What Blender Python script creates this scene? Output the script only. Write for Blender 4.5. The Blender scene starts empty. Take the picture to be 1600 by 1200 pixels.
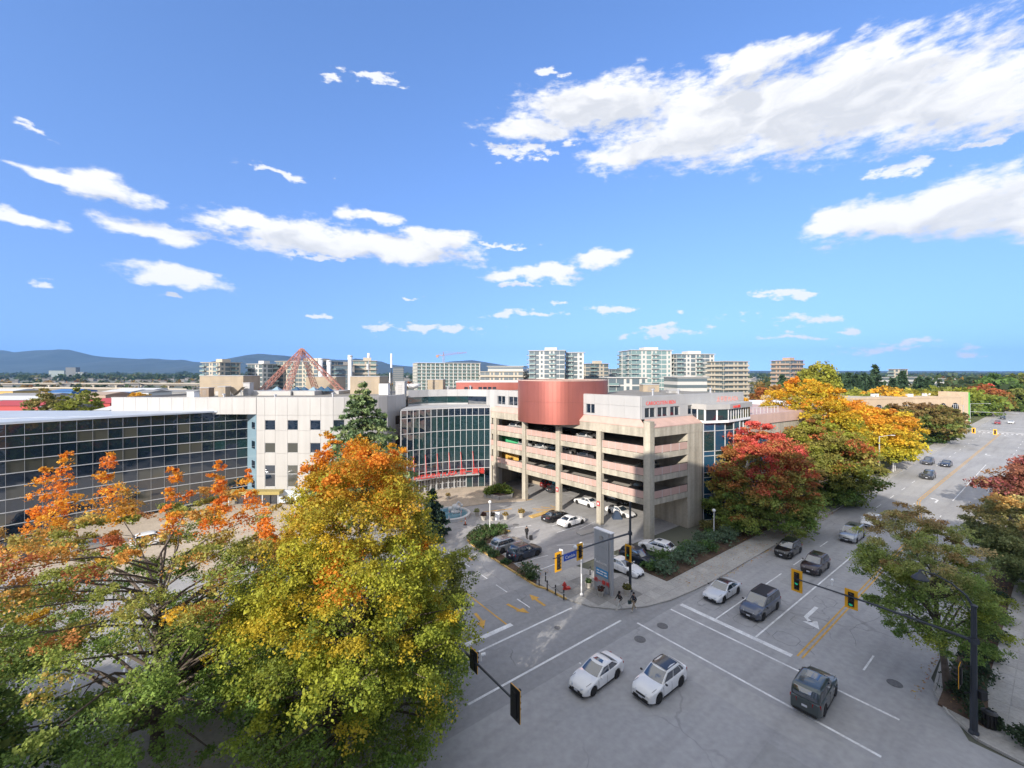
import bpy, bmesh, math, random
import numpy as np
from mathutils import Vector, Matrix
S = bpy.context.scene
COL = S.collection
R = math.radians
# ------------------------------------------------------------------ camera, exposure, sky, sun
CAMH = 23.0                      # eighth floor window
cam = bpy.data.objects.new('camera', bpy.data.cameras.new('camera'))
COL.objects.link(cam)
cam.location = (0, 0, CAMH)
cam.rotation_euler = (R(90), 0, 0)
cam.data.sensor_width = 36
cam.data.lens = 36 * 670 / 1600
cam.data.shift_y = -17 / 1600
cam.data.clip_start = 0.3
cam.data.clip_end = 60000
S.camera = cam
S.view_settings.view_transform = 'Standard'
S.view_settings.look = 'None'
S.view_settings.gamma = 1
S.view_settings.use_curve_mapping = False
S.view_settings.exposure = 1.8
S.cycles.use_denoising = True
S.cycles.max_bounces = 7
S.cycles.diffuse_bounces = 4
S.cycles.glossy_bounces = 3
S.cycles.transmission_bounces = 3
S.cycles.transparent_max_bounces = 6
S.cycles.volume_bounces = 1
S.cycles.sample_clamp_indirect = 6

SUN_EL = R(23)
SUN_TRAVEL = R(30)               # light travels towards 30 degrees right of the view axis
W = bpy.data.worlds.new("World")
S.world = W
W.use_nodes = True
wt = W.node_tree
wt.nodes.clear()
def wn(t, **kw):
    n = wt.nodes.new(t)
    for k, v in kw.items():
        setattr(n, k, v)
    return n
def wl(a, b):
    wt.links.new(a, b)
def wmath(op, a, b=None, c=None):
    n = wn('ShaderNodeMath', operation=op)
    for i, v in enumerate((a, b, c)):
        if v is None: continue
        if isinstance(v, (int, float)): n.inputs[i].default_value = v
        else: wl(v, n.inputs[i])
    return n.outputs[0]
sky = wn('ShaderNodeTexSky', sky_type='NISHITA')
sky.sun_disc = False
sky.sun_elevation = SUN_EL
sky.sun_rotation = R(180) + SUN_TRAVEL
sky.altitude = 10
sky.air_density = 1.0
sky.dust_density = 0.6
sky.ozone_density = 2.2
# the whole dome is read a little higher up, which thins the pale band at the horizon
stc = wn('ShaderNodeTexCoord')
sma = wn('ShaderNodeVectorMath', operation='MULTIPLY_ADD')
wl(stc.outputs['Generated'], sma.inputs[0]); sma.inputs[1].default_value = (1, 1, 0.76); sma.inputs[2].default_value = (0, 0, 0.26)
snm = wn('ShaderNodeVectorMath', operation='NORMALIZE'); wl(sma.outputs[0], snm.inputs[0])
wl(snm.outputs[0], sky.inputs['Vector'])
tc = wn('ShaderNodeTexCoord')
sx = wn('ShaderNodeSeparateXYZ'); wl(tc.outputs['Generated'], sx.inputs[0])
az = wmath('ARCTAN2', sx.outputs[0], sx.outputs[1])
hyp = wmath('SQRT', wmath('ADD', wmath('MULTIPLY', sx.outputs[0], sx.outputs[0]), wmath('MULTIPLY', sx.outputs[1], sx.outputs[1])))
tel = wmath('DIVIDE', sx.outputs[2], wmath('MAXIMUM', hyp, 0.02))
cmb = wn('ShaderNodeCombineXYZ'); wl(az, cmb.inputs[0]); wl(tel, cmb.inputs[1])
def wnoise(vec, scale, detail, rough, yscale):
    m = wn('ShaderNodeVectorMath', operation='MULTIPLY'); wl(vec, m.inputs[0]); m.inputs[1].default_value = (1, yscale, 1)
    n = wn('ShaderNodeTexNoise', noise_dimensions='2D'); wl(m.outputs[0], n.inputs['Vector'])
    n.inputs['Scale'].default_value = scale; n.inputs['Detail'].default_value = detail; n.inputs['Roughness'].default_value = rough
    return n.outputs[0]
# clouds: azimuth / elevation of each puff (measured on the photograph as x, y, half width, half height)
CL_BIG = [(940,162,140,44),(1110,190,190,72),(1010,240,110,24),(1290,158,230,82),(1470,165,170,66),(1640,150,160,48),(840,198,80,18),(1180,95,110,26),
          (1400,338,165,28),(1530,312,150,50),(1310,347,80,16),(1680,322,150,50),
          (570,388,190,22),(480,366,95,26),(590,345,42,12),(690,380,80,18),
          (255,360,85,19),(365,346,78,15),(262,434,102,15),(165,288,85,26),(85,276,85,14),(55,347,58,10),(920,406,56,17),(835,427,78,11)]
CL_SMALL = [(505,405,55,7),(60,437,40,8),(440,265,66,8),(520,115,15,9),(575,117,42,8),(815,235,42,13),(885,225,20,8),(868,110,14,6),(1375,276,62,13),
          (1245,457,45,7),(1245,497,76,12),(1310,512,26,5),(1220,526,55,5),(1385,535,84,8),(1550,545,48,7),(1090,491,14,5),(955,490,45,8),(1030,524,58,5),
          (815,490,52,5),(855,472,22,5),(680,517,85,6),(490,495,20,4),(650,467,20,4),(250,466,25,4),(810,445,20,6),(790,380,40,4),(10,187,24,9),(1500,230,55,8)]
rng0 = random.Random(3)
def to_sky(px, py, a, b):
    dx = px - 800
    return (math.atan2(dx, 670), (583 - py) / math.hypot(670, dx), a * 670 / (670**2 + dx*dx), b / math.hypot(670, dx))
ELL_BIG = [to_sky(*c) for c in CL_BIG]
ELL_SMALL = [to_sky(*c) for c in CL_SMALL]
for i in range(0):
    a = 1.25 + rng0.random() * 3.7
    t = 0.12 + rng0.random() * 0.9
    ELL_SMALL.append((a if a < math.pi else a - 2*math.pi, t, 0.10 + 0.12*rng0.random(), 0.02 + 0.07*t*rng0.random()))
def field(vec, ells):
    acc = None
    for (u, v, ru, rv) in ells:
        m = wn('ShaderNodeVectorMath', operation='MULTIPLY_ADD')
        wl(vec, m.inputs[0]); m.inputs[1].default_value = (1/ru, 1/rv, 0); m.inputs[2].default_value = (-u/ru, -v/rv, 0)
        l = wn('ShaderNodeVectorMath', operation='LENGTH'); wl(m.outputs[0], l.inputs[0])
        acc = l.outputs['Value'] if acc is None else wmath('SMOOTH_MIN', acc, l.outputs['Value'], 0.25)
    return acc
raw = cmb.outputs[0]
def warp(vec, scale, au, av, det):
    m = wn('ShaderNodeVectorMath', operation='MULTIPLY'); wl(raw, m.inputs[0]); m.inputs[1].default_value = (1, 1.6, 1)
    n = wn('ShaderNodeTexNoise', noise_dimensions='2D'); wl(m.outputs[0], n.inputs['Vector']); n.inputs['Scale'].default_value = scale; n.inputs['Detail'].default_value = det
    s = wn('ShaderNodeVectorMath', operation='SUBTRACT'); wl(n.outputs['Color'], s.inputs[0]); s.inputs[1].default_value = (.5, .5, .5)
    a = wn('ShaderNodeVectorMath', operation='MULTIPLY_ADD'); wl(s.outputs[0], a.inputs[0]); a.inputs[1].default_value = (au, av, 0); wl(vec, a.inputs[2])
    return a.outputs[0]
wv = warp(warp(raw, 6, 0.16, 0.055, 2), 19, 0.06, 0.030, 4)
n1 = wnoise(cmb.outputs[0], 11, 10, 0.62, 1.9)
n2 = wnoise(cmb.outputs[0], 2.6, 3, 0.5, 2.2)
nsum = wmath('ADD', wmath('MULTIPLY', wmath('SUBTRACT', n1, 0.5), 1.9), wmath('MULTIPLY', wmath('SUBTRACT', n2, 0.5), 0.5))
n5 = wnoise(cmb.outputs[0], 34, 7, 0.62, 2.2)
n6 = wmath('MULTIPLY', wmath('SUBTRACT', n5, 0.5), 1.3)
fb = field(wv, ELL_BIG)
fs = field(wv, ELL_SMALL)
def ramp(v, lo, hi):
    n = wn('ShaderNodeMapRange', interpolation_type='SMOOTHSTEP'); wl(v, n.inputs[0]); n.inputs[1].default_value = lo; n.inputs[2].default_value = hi
    return n.outputs[0]
db = ramp(wmath('ADD', wmath('ADD', wmath('SUBTRACT', 1.16, fb), wmath('MULTIPLY', nsum, 0.6)), wmath('MULTIPLY', n6, 0.65)), -0.04, 0.58)
ds = wmath('MULTIPLY', ramp(wmath('ADD', wmath('ADD', wmath('SUBTRACT', 1.06, fs), wmath('MULTIPLY', nsum, 1.2)), wmath('MULTIPLY', n6, 2.2)), 0.0, 0.75), 0.9)
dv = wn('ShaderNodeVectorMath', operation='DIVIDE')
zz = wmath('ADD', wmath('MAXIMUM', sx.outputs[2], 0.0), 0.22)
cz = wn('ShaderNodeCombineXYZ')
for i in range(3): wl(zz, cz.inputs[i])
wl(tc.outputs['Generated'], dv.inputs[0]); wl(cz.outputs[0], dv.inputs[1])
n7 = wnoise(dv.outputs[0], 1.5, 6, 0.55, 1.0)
away = wmath('MAXIMUM', ramp(wmath('ABSOLUTE', az), 1.0, 1.3), ramp(tel, 0.95, 1.2))   # denser cloud added out of view, round and above, to brighten the shade
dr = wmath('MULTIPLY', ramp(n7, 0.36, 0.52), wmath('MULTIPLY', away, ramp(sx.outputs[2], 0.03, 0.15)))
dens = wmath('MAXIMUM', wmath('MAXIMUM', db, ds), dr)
# underside: how much cloud lies above this direction
up = wn('ShaderNodeVectorMath', operation='ADD'); wl(wv, up.inputs[0]); up.inputs[1].default_value = (0, 0.035, 0)
n3 = wnoise(up.outputs[0], 9, 5, 0.55, 1.9)
fu = field(up.outputs[0], ELL_BIG)
und = ramp(wmath('ADD', wmath('SUBTRACT', 1.0, fu), wmath('MULTIPLY', wmath('SUBTRACT', n3, 0.5), 2.2)), -0.1, 0.9)
mott = wmath('MULTIPLY', wmath('SUBTRACT', 0.56, wnoise(up.outputs[0], 17, 6, 0.6, 1.7)), 1.5)
shd = wmath('MINIMUM', wmath('MAXIMUM', wmath('ADD', wmath('MULTIPLY', und, 0.85), wmath('MULTIPLY', mott, und)), 0.0), 1.0)
ccol = wn('ShaderNodeMix', data_type='RGBA'); wl(shd, ccol.inputs[0])
ccol.inputs[6].default_value = (2.45, 2.45, 2.48, 1)
ccol.inputs[7].default_value = (1.75, 1.81, 1.94, 1)
fin = wn('ShaderNodeMix', data_type='RGBA'); wl(dens, fin.inputs[0])
hs = wn('ShaderNodeHueSaturation'); wl(sky.outputs[0], hs.inputs['Color'])
hs.inputs['Saturation'].default_value = 1.16
hs.inputs['Value'].default_value = 0.76
hs.inputs['Hue'].default_value = 0.505
tint = wn('ShaderNodeVectorMath', operation='MULTIPLY'); wl(hs.outputs[0], tint.inputs[0]); tint.inputs[1].default_value = (1.0, 0.925, 0.99)
wl(tint.outputs[0], fin.inputs[6]); wl(ccol.outputs[2], fin.inputs[7])
bg = wn('ShaderNodeBackground'); bg.inputs['Strength'].default_value = 0.128
wl(fin.outputs[2], bg.inputs['Color'])
wo = wn('ShaderNodeOutputWorld'); wl(bg.outputs[0], wo.inputs['Surface'])
W.cycles.sampling_method = 'MANUAL'
W.cycles.sample_map_resolution = 512

sl = bpy.data.lights.new('sun', 'SUN')
sl.energy = 2.0
sl.angle = R(0.53)
sl.color = (1.0, 0.92, 0.81)
so = bpy.data.objects.new('sun', sl)
COL.objects.link(so)
so.rotation_euler = Vector((math.sin(SUN_TRAVEL)*math.cos(SUN_EL), math.cos(SUN_TRAVEL)*math.cos(SUN_EL), -math.sin(SUN_EL))).to_track_quat('-Z', 'Y').to_euler()
so.location = (-60, -100, 90)
# ------------------------------------------------------------------ helpers
F = 670.0
def G(px, py, z=0.0):
    """where a line of sight meets the level z; used once, to survey the place from the photograph"""
    Y = F * (CAMH - z) / (py - 583)
    return ((px - 800) / F * Y, Y)
def PX(px, Y):
    return (px - 800) / F * Y
def ZY(py, Y):
    return CAMH - (py - 583) * Y / F
D1 = (0.793, 0.609)              # along the wide street, away from us
D2 = (-0.609, 0.793)             # along the hotel driveway, away from us
def AB(a, b):
    return (a*D1[0] + b*D2[0], a*D1[1] + b*D2[1])
STREET = math.atan2(D1[1], D1[0])

class MB:
    def __init__(s):
        s.v = []; s.f = []; s.m = []
    def add(s, vs, fs, mi=0):
        n = len(s.v); s.v += [tuple(p) for p in vs]
        for f in fs:
            s.f.append(tuple(i + n for i in f)); s.m.append(mi)
        return s
    def hexa(s, b, t, mi=0):
        """b, t: four bottom and four top points, both counter-clockwise from above"""
        return s.add(list(b) + list(t), [(3,2,1,0),(4,5,6,7),(0,1,5,4),(1,2,6,5),(2,3,7,6),(3,0,4,7)], mi)
    def box(s, c, d, rz=0, mi=0):
        hx, hy, hz = d[0]/2, d[1]/2, d[2]/2
        ca, sa = math.cos(rz), math.sin(rz)
        P = lambda x, y, z: (c[0] + x*ca - y*sa, c[1] + x*sa + y*ca, c[2] + z)
        return s.hexa([P(-hx,-hy,-hz),P(hx,-hy,-hz),P(hx,hy,-hz),P(-hx,hy,-hz)], [P(-hx,-hy,hz),P(hx,-hy,hz),P(hx,hy,hz),P(-hx,hy,hz)], mi)
    def seg(s, p, q, z0, z1, o0, o1, mi=0):
        """a wall piece from p to q; o0..o1 measured outwards (to the right of p->q)"""
        dx, dy = q[0]-p[0], q[1]-p[1]; l = math.hypot(dx, dy) or 1
        nx, ny = dy/l, -dx/l
        A = lambda o, r, z: (r[0]+nx*o, r[1]+ny*o, z)
        return s.hexa([A(o1,p,z0),A(o1,q,z0),A(o0,q,z0),A(o0,p,z0)], [A(o1,p,z1),A(o1,q,z1),A(o0,q,z1),A(o0,p,z1)], mi)
    def prism(s, poly, z0, z1, mi=0):
        ar = sum(poly[i][0]*poly[(i+1) % len(poly)][1] - poly[(i+1) % len(poly)][0]*poly[i][1] for i in range(len(poly)))
        if ar < 0: poly = poly[::-1]
        n = len(poly)
        vs = [(x, y, z0) for x, y in poly] + [(x, y, z1) for x, y in poly]
        fs = [tuple(range(n-1, -1, -1)), tuple(range(n, 2*n))] + [(i, (i+1) % n, n+(i+1) % n, n+i) for i in range(n)]
        return s.add(vs, fs, mi)
    def sheet(s, poly, z, mi=0):
        ar = sum(poly[i][0]*poly[(i+1) % len(poly)][1] - poly[(i+1) % len(poly)][0]*poly[i][1] for i in range(len(poly)))
        if ar < 0: poly = poly[::-1]
        return s.add([(x, y, z) for x, y in poly], [tuple(range(len(poly)))], mi)
    def tube(s, pts, rad, n=8, mi=0, cap=True):
        rings = []
        pts = [Vector(p) for p in pts]
        if isinstance(rad, (int, float)): rad = [rad]*len(pts)
        for i, p in enumerate(pts):
            d = (pts[min(i+1, len(pts)-1)] - pts[max(i-1, 0)]).normalized()
            ref = Vector((0, 0, 1)) if abs(d.z) < 0.9 else Vector((1, 0, 0))
            u = d.cross(ref).normalized(); w = d.cross(u)
            rings.append([p + (u*math.cos(2*math.pi*k/n) + w*math.sin(2*math.pi*k/n))*rad[i] for k in range(n)])
        vs = [q for r in rings for q in r]; fs = []
        for i in range(len(rings)-1):
            for k in range(n):
                fs.append((i*n+k, (i+1)*n+k, (i+1)*n+(k+1) % n, i*n+(k+1) % n))
        if cap:
            fs.append(tuple(range(n))); fs.append(tuple((len(rings)-1)*n + k for k in range(n-1, -1, -1)))
        return s.add(vs, fs, mi)
    def lathe(s, prof, c=(0,0,0), n=16, mi=0):
        vs = []; fs = []
        for r, z in prof:
            for k in range(n):
                a = 2*math.pi*k/n; vs.append((c[0]+r*math.cos(a), c[1]+r*math.sin(a), c[2]+z))
        for i in range(len(prof)-1):
            for k in range(n):
                fs.append((i*n+k, i*n+(k+1) % n, (i+1)*n+(k+1) % n, (i+1)*n+k))
        fs.append(tuple(range(n-1, -1, -1))); fs.append(tuple((len(prof)-1)*n+k for k in range(n)))
        return s.add(vs, fs, mi)
    def ball(s, c, r, n=10, m=6, mi=0):
        rx, ry, rz = (r, r, r) if isinstance(r, (int, float)) else r
        prof = [(math.sin(math.pi*i/m), -math.cos(math.pi*i/m)) for i in range(m+1)]
        vs = []; fs = []
        for a, z in prof:
            for k in range(n):
                t = 2*math.pi*k/n; vs.append((c[0]+rx*max(a, .02)*math.cos(t), c[1]+ry*max(a, .02)*math.sin(t), c[2]+rz*z))
        for i in range(m):
            for k in range(n):
                fs.append((i*n+k, i*n+(k+1) % n, (i+1)*n+(k+1) % n, (i+1)*n+k))
        return s.add(vs, fs, mi)
    def mesh(s, name, mats, off=(0,0,0), smooth=False):
        me = bpy.data.meshes.new(name)
        me.from_pydata([(x-off[0], y-off[1], z-off[2]) for x, y, z in s.v], [], s.f)
        for m in (mats if isinstance(mats, (list, tuple)) else [mats]): me.materials.append(m)
        if len(set(s.m)) > 1: me.polygons.foreach_set('material_index', s.m)
        if smooth:
            me.polygons.foreach_set('use_smooth', [True]*len(me.polygons))
        me.update()
        return me
def wloc(o):
    l = Vector(o.location)
    while o.parent: o = o.parent; l += o.location
    return l
def link(name, me, parent=None, loc=(0,0,0), rz=0):
    o = bpy.data.objects.new(name, me); COL.objects.link(o)
    o.parent = parent; o.location = loc; o.rotation_euler = (0, 0, rz)
    return o
def tag(o, label, cat, group=None):
    o['label'] = label; o['category'] = cat
    if group: o['group'] = group
    return o
def thing(name, label, cat, loc=(0,0,0), rz=0, group=None):
    return tag(link(name, None, None, loc, rz), label, cat, group)
def part(name, mb, mat, parent, smooth=False, world=True, label=None, stuff=False):
    """mb in world coordinates when world (the parent has no turn then), else in the parent's own"""
    off = wloc(parent) if world and parent else (0, 0, 0)
    o = link(name, mb.mesh(name, mat, off, smooth), parent)
    if label: o['label'] = label
    if stuff: o['kind'] = 'stuff'
    return o
def struct(name, mb, mat, smooth=False, kind='structure'):
    o = link(name, mb.mesh(name, mat, smooth=smooth)); o['kind'] = kind
    return o
def single(name, mb, mat, label, cat, group=None, smooth=False, base=None):
    """a thing that is one mesh, its origin at its base"""
    b = base or (sum(v[0] for v in mb.v)/len(mb.v), sum(v[1] for v in mb.v)/len(mb.v), min(v[2] for v in mb.v))
    return tag(link(name, mb.mesh(name, mat, b, smooth), None, b), label, cat, group)
def lerp(a, b, t): return a + (b-a)*t
def lerp2(p, q, t): return (p[0]+(q[0]-p[0])*t, p[1]+(q[1]-p[1])*t)
def offs(p, q, o):
    dx, dy = q[0]-p[0], q[1]-p[1]; l = math.hypot(dx, dy)
    return (dy/l*o, -dx/l*o)
def text_mb(body, size, depth, org, u, n, align='LEFT', mirror=False):
    """letters standing on a wall: org the baseline start, u the reading direction, n the outward normal"""
    c = bpy.data.curves.new('lettering', 'FONT'); c.body = body; c.size = size; c.extrude = depth/2; c.align_x = align; c.resolution_u = 2
    o = bpy.data.objects.new('lettering', c); COL.objects.link(o)
    dg = bpy.context.evaluated_depsgraph_get()
    me = bpy.data.meshes.new_from_object(o.evaluated_get(dg))
    bpy.data.objects.remove(o)
    mb = MB()
    u = Vector(u).normalized(); n = Vector(n).normalized(); up = n.cross(u)
    vs = [Vector(org) + u*v.co.x + up*v.co.y + n*(v.co.z + depth/2) for v in me.vertices]
    mb.add(vs, [tuple(p.vertices) for p in me.polygons])
    bpy.data.meshes.remove(me)
    return mb

# ------------------------------------------------------------------ materials
MATS = {}
def mat(name, col, rough=0.8, var=0.0, vscale=0.5, bump=0.0, bscale=20, metal=0.0, spec=0.5, coat=0.0, var2=0.0, v2scale=6, emit=None, attr=None, streak=0.0, ior=None):
    if name in MATS: return MATS[name]
    m = bpy.data.materials.new(name); m.use_nodes = True
    nt = m.node_tree; N = nt.nodes; L = nt.links
    b = N['Principled BSDF']
    b.inputs['Base Color'].default_value = (*col, 1); b.inputs['Roughness'].default_value = rough
    b.inputs['Metallic'].default_value = metal; b.inputs['Specular IOR Level'].default_value = spec
    if coat: b.inputs['Coat Weight'].default_value = coat; b.inputs['Coat Roughness'].default_value = 0.04
    if ior: b.inputs['IOR'].default_value = ior
    if emit: b.inputs['Emission Color'].default_value = (*emit[0], 1); b.inputs['Emission Strength'].default_value = emit[1]
    geo = N.new('ShaderNodeNewGeometry')
    last = None
    def mul(fac_out, lo, hi, prev):
        mr = N.new('ShaderNodeMapRange'); L.new(fac_out, mr.inputs[0]); mr.inputs[1].default_value = 0.3; mr.inputs[2].default_value = 0.7
        mr.inputs[3].default_value = lo; mr.inputs[4].default_value = hi
        vm = N.new('ShaderNodeVectorMath'); vm.operation = 'SCALE'; L.new(mr.outputs[0], vm.inputs['Scale'])
        if prev is None: vm.inputs[0].default_value = col
        else: L.new(prev, vm.inputs[0])
        return vm.outputs[0]
    if attr:
        at = N.new('ShaderNodeAttribute'); at.attribute_name = attr; last = at.outputs['Color']
    for (amt, sc, det, st) in ((var, vscale, 4, 1), (var2, v2scale, 3, 1), (streak, 1.2, 4, 0.06)):
        if not amt: continue
        nz = N.new('ShaderNodeTexNoise'); nz.inputs['Scale'].default_value = sc; nz.inputs['Detail'].default_value = det
        if st != 1:
            vm = N.new('ShaderNodeVectorMath'); vm.operation = 'MULTIPLY'; vm.inputs[1].default_value = (1, 1, st)
            L.new(geo.outputs['Position'], vm.inputs[0]); L.new(vm.outputs[0], nz.inputs['Vector'])
        else: L.new(geo.outputs['Position'], nz.inputs['Vector'])
        last = mul(nz.outputs[0], 1-amt, 1+amt*0.6, last)
    if last is not None: L.new(last, b.inputs['Base Color'])
    if bump:
        nz = N.new('ShaderNodeTexNoise'); nz.inputs['Scale'].default_value = bscale; nz.inputs['Detail'].default_value = 4
        L.new(geo.outputs['Position'], nz.inputs['Vector'])
        bp = N.new('ShaderNodeBump'); bp.inputs['Strength'].default_value = bump; bp.inputs['Distance'].default_value = 0.03
        L.new(nz.outputs[0], bp.inputs['Height']); L.new(bp.outputs[0], b.inputs['Normal'])
    MATS[name] = m
    return m
def asphalt_mat(name, col, crack=0.35):
    m = mat(name, col, 0.88, var=0.10, vscale=0.13, var2=0.10, v2scale=2.2, bump=0.25, bscale=30, spec=0.3)
    nt = m.node_tree; N = nt.nodes; L = nt.links; b = N['Principled BSDF']
    prev = b.inputs['Base Color'].links[0].from_socket
    geo = [n for n in N if n.type == 'NEW_GEOMETRY'][0]
    # tar-filled cracks: thin wandering lines where a coarse mask allows them
    nz = N.new('ShaderNodeTexNoise'); nz.inputs['Scale'].default_value = 0.5; nz.inputs['Detail'].default_value = 5; L.new(geo.outputs['Position'], nz.inputs['Vector'])
    ad = N.new('ShaderNodeVectorMath'); ad.operation = 'MULTIPLY_ADD'; L.new(nz.outputs['Color'], ad.inputs[0]); ad.inputs[1].default_value = (2.2, 2.2, 0); L.new(geo.outputs['Position'], ad.inputs[2])
    vo = N.new('ShaderNodeTexVoronoi'); vo.feature = 'DISTANCE_TO_EDGE'; vo.inputs['Scale'].default_value = 0.16; L.new(ad.outputs[0], vo.inputs['Vector'])
    mr = N.new('ShaderNodeMapRange'); L.new(vo.outputs[0], mr.inputs[0]); mr.inputs[1].default_value = 0.004; mr.inputs[2].default_value = 0.012; mr.inputs[3].default_value = 1; mr.inputs[4].default_value = 0
    nm = N.new('ShaderNodeTexNoise'); nm.inputs['Scale'].default_value = 0.11; L.new(geo.outputs['Position'], nm.inputs['Vector'])
    mk = N.new('ShaderNodeMapRange'); L.new(nm.outputs[0], mk.inputs[0]); mk.inputs[1].default_value = 0.5; mk.inputs[2].default_value = 0.6; mk.inputs[4].default_value = crack
    mu = N.new('ShaderNodeMath'); mu.operation = 'MULTIPLY'; L.new(mr.outputs[0], mu.inputs[0]); L.new(mk.outputs[0], mu.inputs[1])
    # oil and tyre stains along the lanes, in the street's own direction
    rot = N.new('ShaderNodeVectorRotate'); rot.rotation_type = 'Z_AXIS'; L.new(geo.outputs['Position'], rot.inputs['Vector']); rot.inputs['Angle'].default_value = -STREET
    sc = N.new('ShaderNodeVectorMath'); sc.operation = 'MULTIPLY'; L.new(rot.outputs[0], sc.inputs[0]); sc.inputs[1].default_value = (0.06, 0.75, 1)
    n2 = N.new('ShaderNodeTexNoise'); n2.inputs['Scale'].default_value = 1.0; n2.inputs['Detail'].default_value = 5; L.new(sc.outputs[0], n2.inputs['Vector'])
    m2 = N.new('ShaderNodeMapRange'); L.new(n2.outputs[0], m2.inputs[0]); m2.inputs[1].default_value = 0.46; m2.inputs[2].default_value = 0.72; m2.inputs[3].default_value = 0; m2.inputs[4].default_value = 0.26
    ma = N.new('ShaderNodeMath'); ma.operation = 'MAXIMUM'; L.new(mu.outputs[0], ma.inputs[0]); L.new(m2.outputs[0], ma.inputs[1])
    mx = N.new('ShaderNodeMix'); mx.data_type = 'RGBA'; L.new(ma.outputs[0], mx.inputs[0]); L.new(prev, mx.inputs[6]); mx.inputs[7].default_value = (col[0]*.35, col[1]*.35, col[2]*.36, 1)
    L.new(mx.outputs[2], b.inputs['Base Color'])
    return m
def glass_mat(name, col, rough=0.03, wave=0.004, ior=1.75):
    m = mat(name, col, rough, spec=0.5, ior=ior)
    nt = m.node_tree; N = nt.nodes; L = nt.links; b = N['Principled BSDF']
    geo = [n for n in N if n.type == 'NEW_GEOMETRY'][0]
    nz = N.new('ShaderNodeTexNoise'); nz.inputs['Scale'].default_value = 0.45; nz.inputs['Detail'].default_value = 1; L.new(geo.outputs['Position'], nz.inputs['Vector'])
    bp = N.new('ShaderNodeBump'); bp.inputs['Strength'].default_value = 1; bp.inputs['Distance'].default_value = wave*10
    L.new(nz.outputs[0], bp.inputs['Height']); L.new(bp.outputs[0], b.inputs['Normal'])
    return m
def leaf_mat(name, trans=0.42):
    if name in MATS: return MATS[name]
    m = bpy.data.materials.new(name); m.use_nodes = True
    nt = m.node_tree; N = nt.nodes; L = nt.links; b = N['Principled BSDF']
    at = N.new('ShaderNodeAttribute'); at.attribute_name = 'tint'
    L.new(at.outputs['Color'], b.inputs['Base Color']); b.inputs['Roughness'].default_value = 0.62; b.inputs['Specular IOR Level'].default_value = 0.25
    tr = N.new('ShaderNodeBsdfTranslucent'); L.new(at.outputs['Color'], tr.inputs['Color'])
    mx = N.new('ShaderNodeMixShader'); mx.inputs[0].default_value = trans
    L.new(b.outputs[0], mx.inputs[1]); L.new(tr.outputs[0], mx.inputs[2]); L.new(mx.outputs[0], N['Material Output'].inputs['Surface'])
    MATS[name] = m
    return m
m_asphalt = asphalt_mat('asphalt', (0.37, 0.368, 0.372))
m_lot = asphalt_mat('lot_asphalt', (0.36, 0.355, 0.355), 0.2)
m_drive = asphalt_mat('driveway_asphalt', (0.31, 0.31, 0.315), 0.5)
m_conc = mat('concrete', (0.40, 0.385, 0.36), 0.9, var=0.18, vscale=0.4, var2=0.1, v2scale=5, bump=0.15, bscale=30)
m_walk = mat('sidewalk_concrete', (0.40, 0.385, 0.36), 0.9, var=0.2, vscale=0.5, var2=0.14, v2scale=5, bump=0.2, bscale=25)
m_gconc = mat('garage_concrete', (0.42, 0.385, 0.315), 0.9, var=0.14, vscale=0.3, var2=0.1, v2scale=3, streak=0.30, bump=0.15, bscale=14)
m_deck = mat('garage_deck', (0.40, 0.375, 0.34), 0.9, var=0.2, vscale=0.3)
m_pave = mat('plaza_paving', (0.46, 0.385, 0.30), 0.9, var=0.15, vscale=0.5, var2=0.15, v2scale=4, bump=0.2, bscale=20)
m_white = mat('white_panel', (0.41, 0.402, 0.388), 0.55, var=0.05, vscale=0.25, streak=0.07)
m_grey = mat('grey_panel', (0.40, 0.40, 0.40), 0.6, var=0.05, vscale=0.3, streak=0.06)
m_joint = mat('panel_backing', (0.30, 0.29, 0.28), 0.8)
m_roof = mat('roof_gravel', (0.24, 0.225, 0.20), 0.95, var=0.25, vscale=0.3, var2=0.2, v2scale=5)
m_beige = mat('beige_stucco', (0.36, 0.295, 0.215), 0.9, var=0.1, vscale=0.4, streak=0.08)
m_pink = mat('pink_metal', (0.53, 0.36, 0.305), 0.55, var=0.08, vscale=0.5, streak=0.08)
m_pinkrail = mat('pink_railing', (0.49, 0.33, 0.285), 0.6, var=0.10, vscale=0.6)
m_red = mat('red_cladding', (0.45, 0.155, 0.125), 0.40, var=0.05, vscale=0.5, metal=0.7, streak=.06)
m_redlet = mat('red_letter', (0.70, 0.06, 0.045), 0.5)
m_alu = mat('white_mullion', (0.52, 0.53, 0.54), 0.4)
m_whitep = mat('white_paint', (0.78, 0.78, 0.78), 0.6, var=0.08, vscale=1.0)
m_black = mat('black_paint', (0.018, 0.018, 0.02), 0.45)
m_pole = mat('dark_pole', (0.035, 0.042, 0.055), 0.45)
m_galv = mat('galvanised', (0.50, 0.51, 0.53), 0.45, metal=0.6)
m_yel = mat('signal_yellow', (0.85, 0.42, 0.015), 0.5)
m_lens = mat('signal_lens', (0.03, 0.02, 0.018), 0.2)
m_green = mat('signal_green_lit', (0.02, 0.25, 0.14), 0.3, emit=((0.02, 0.75, 0.42), 0.10))
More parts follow.
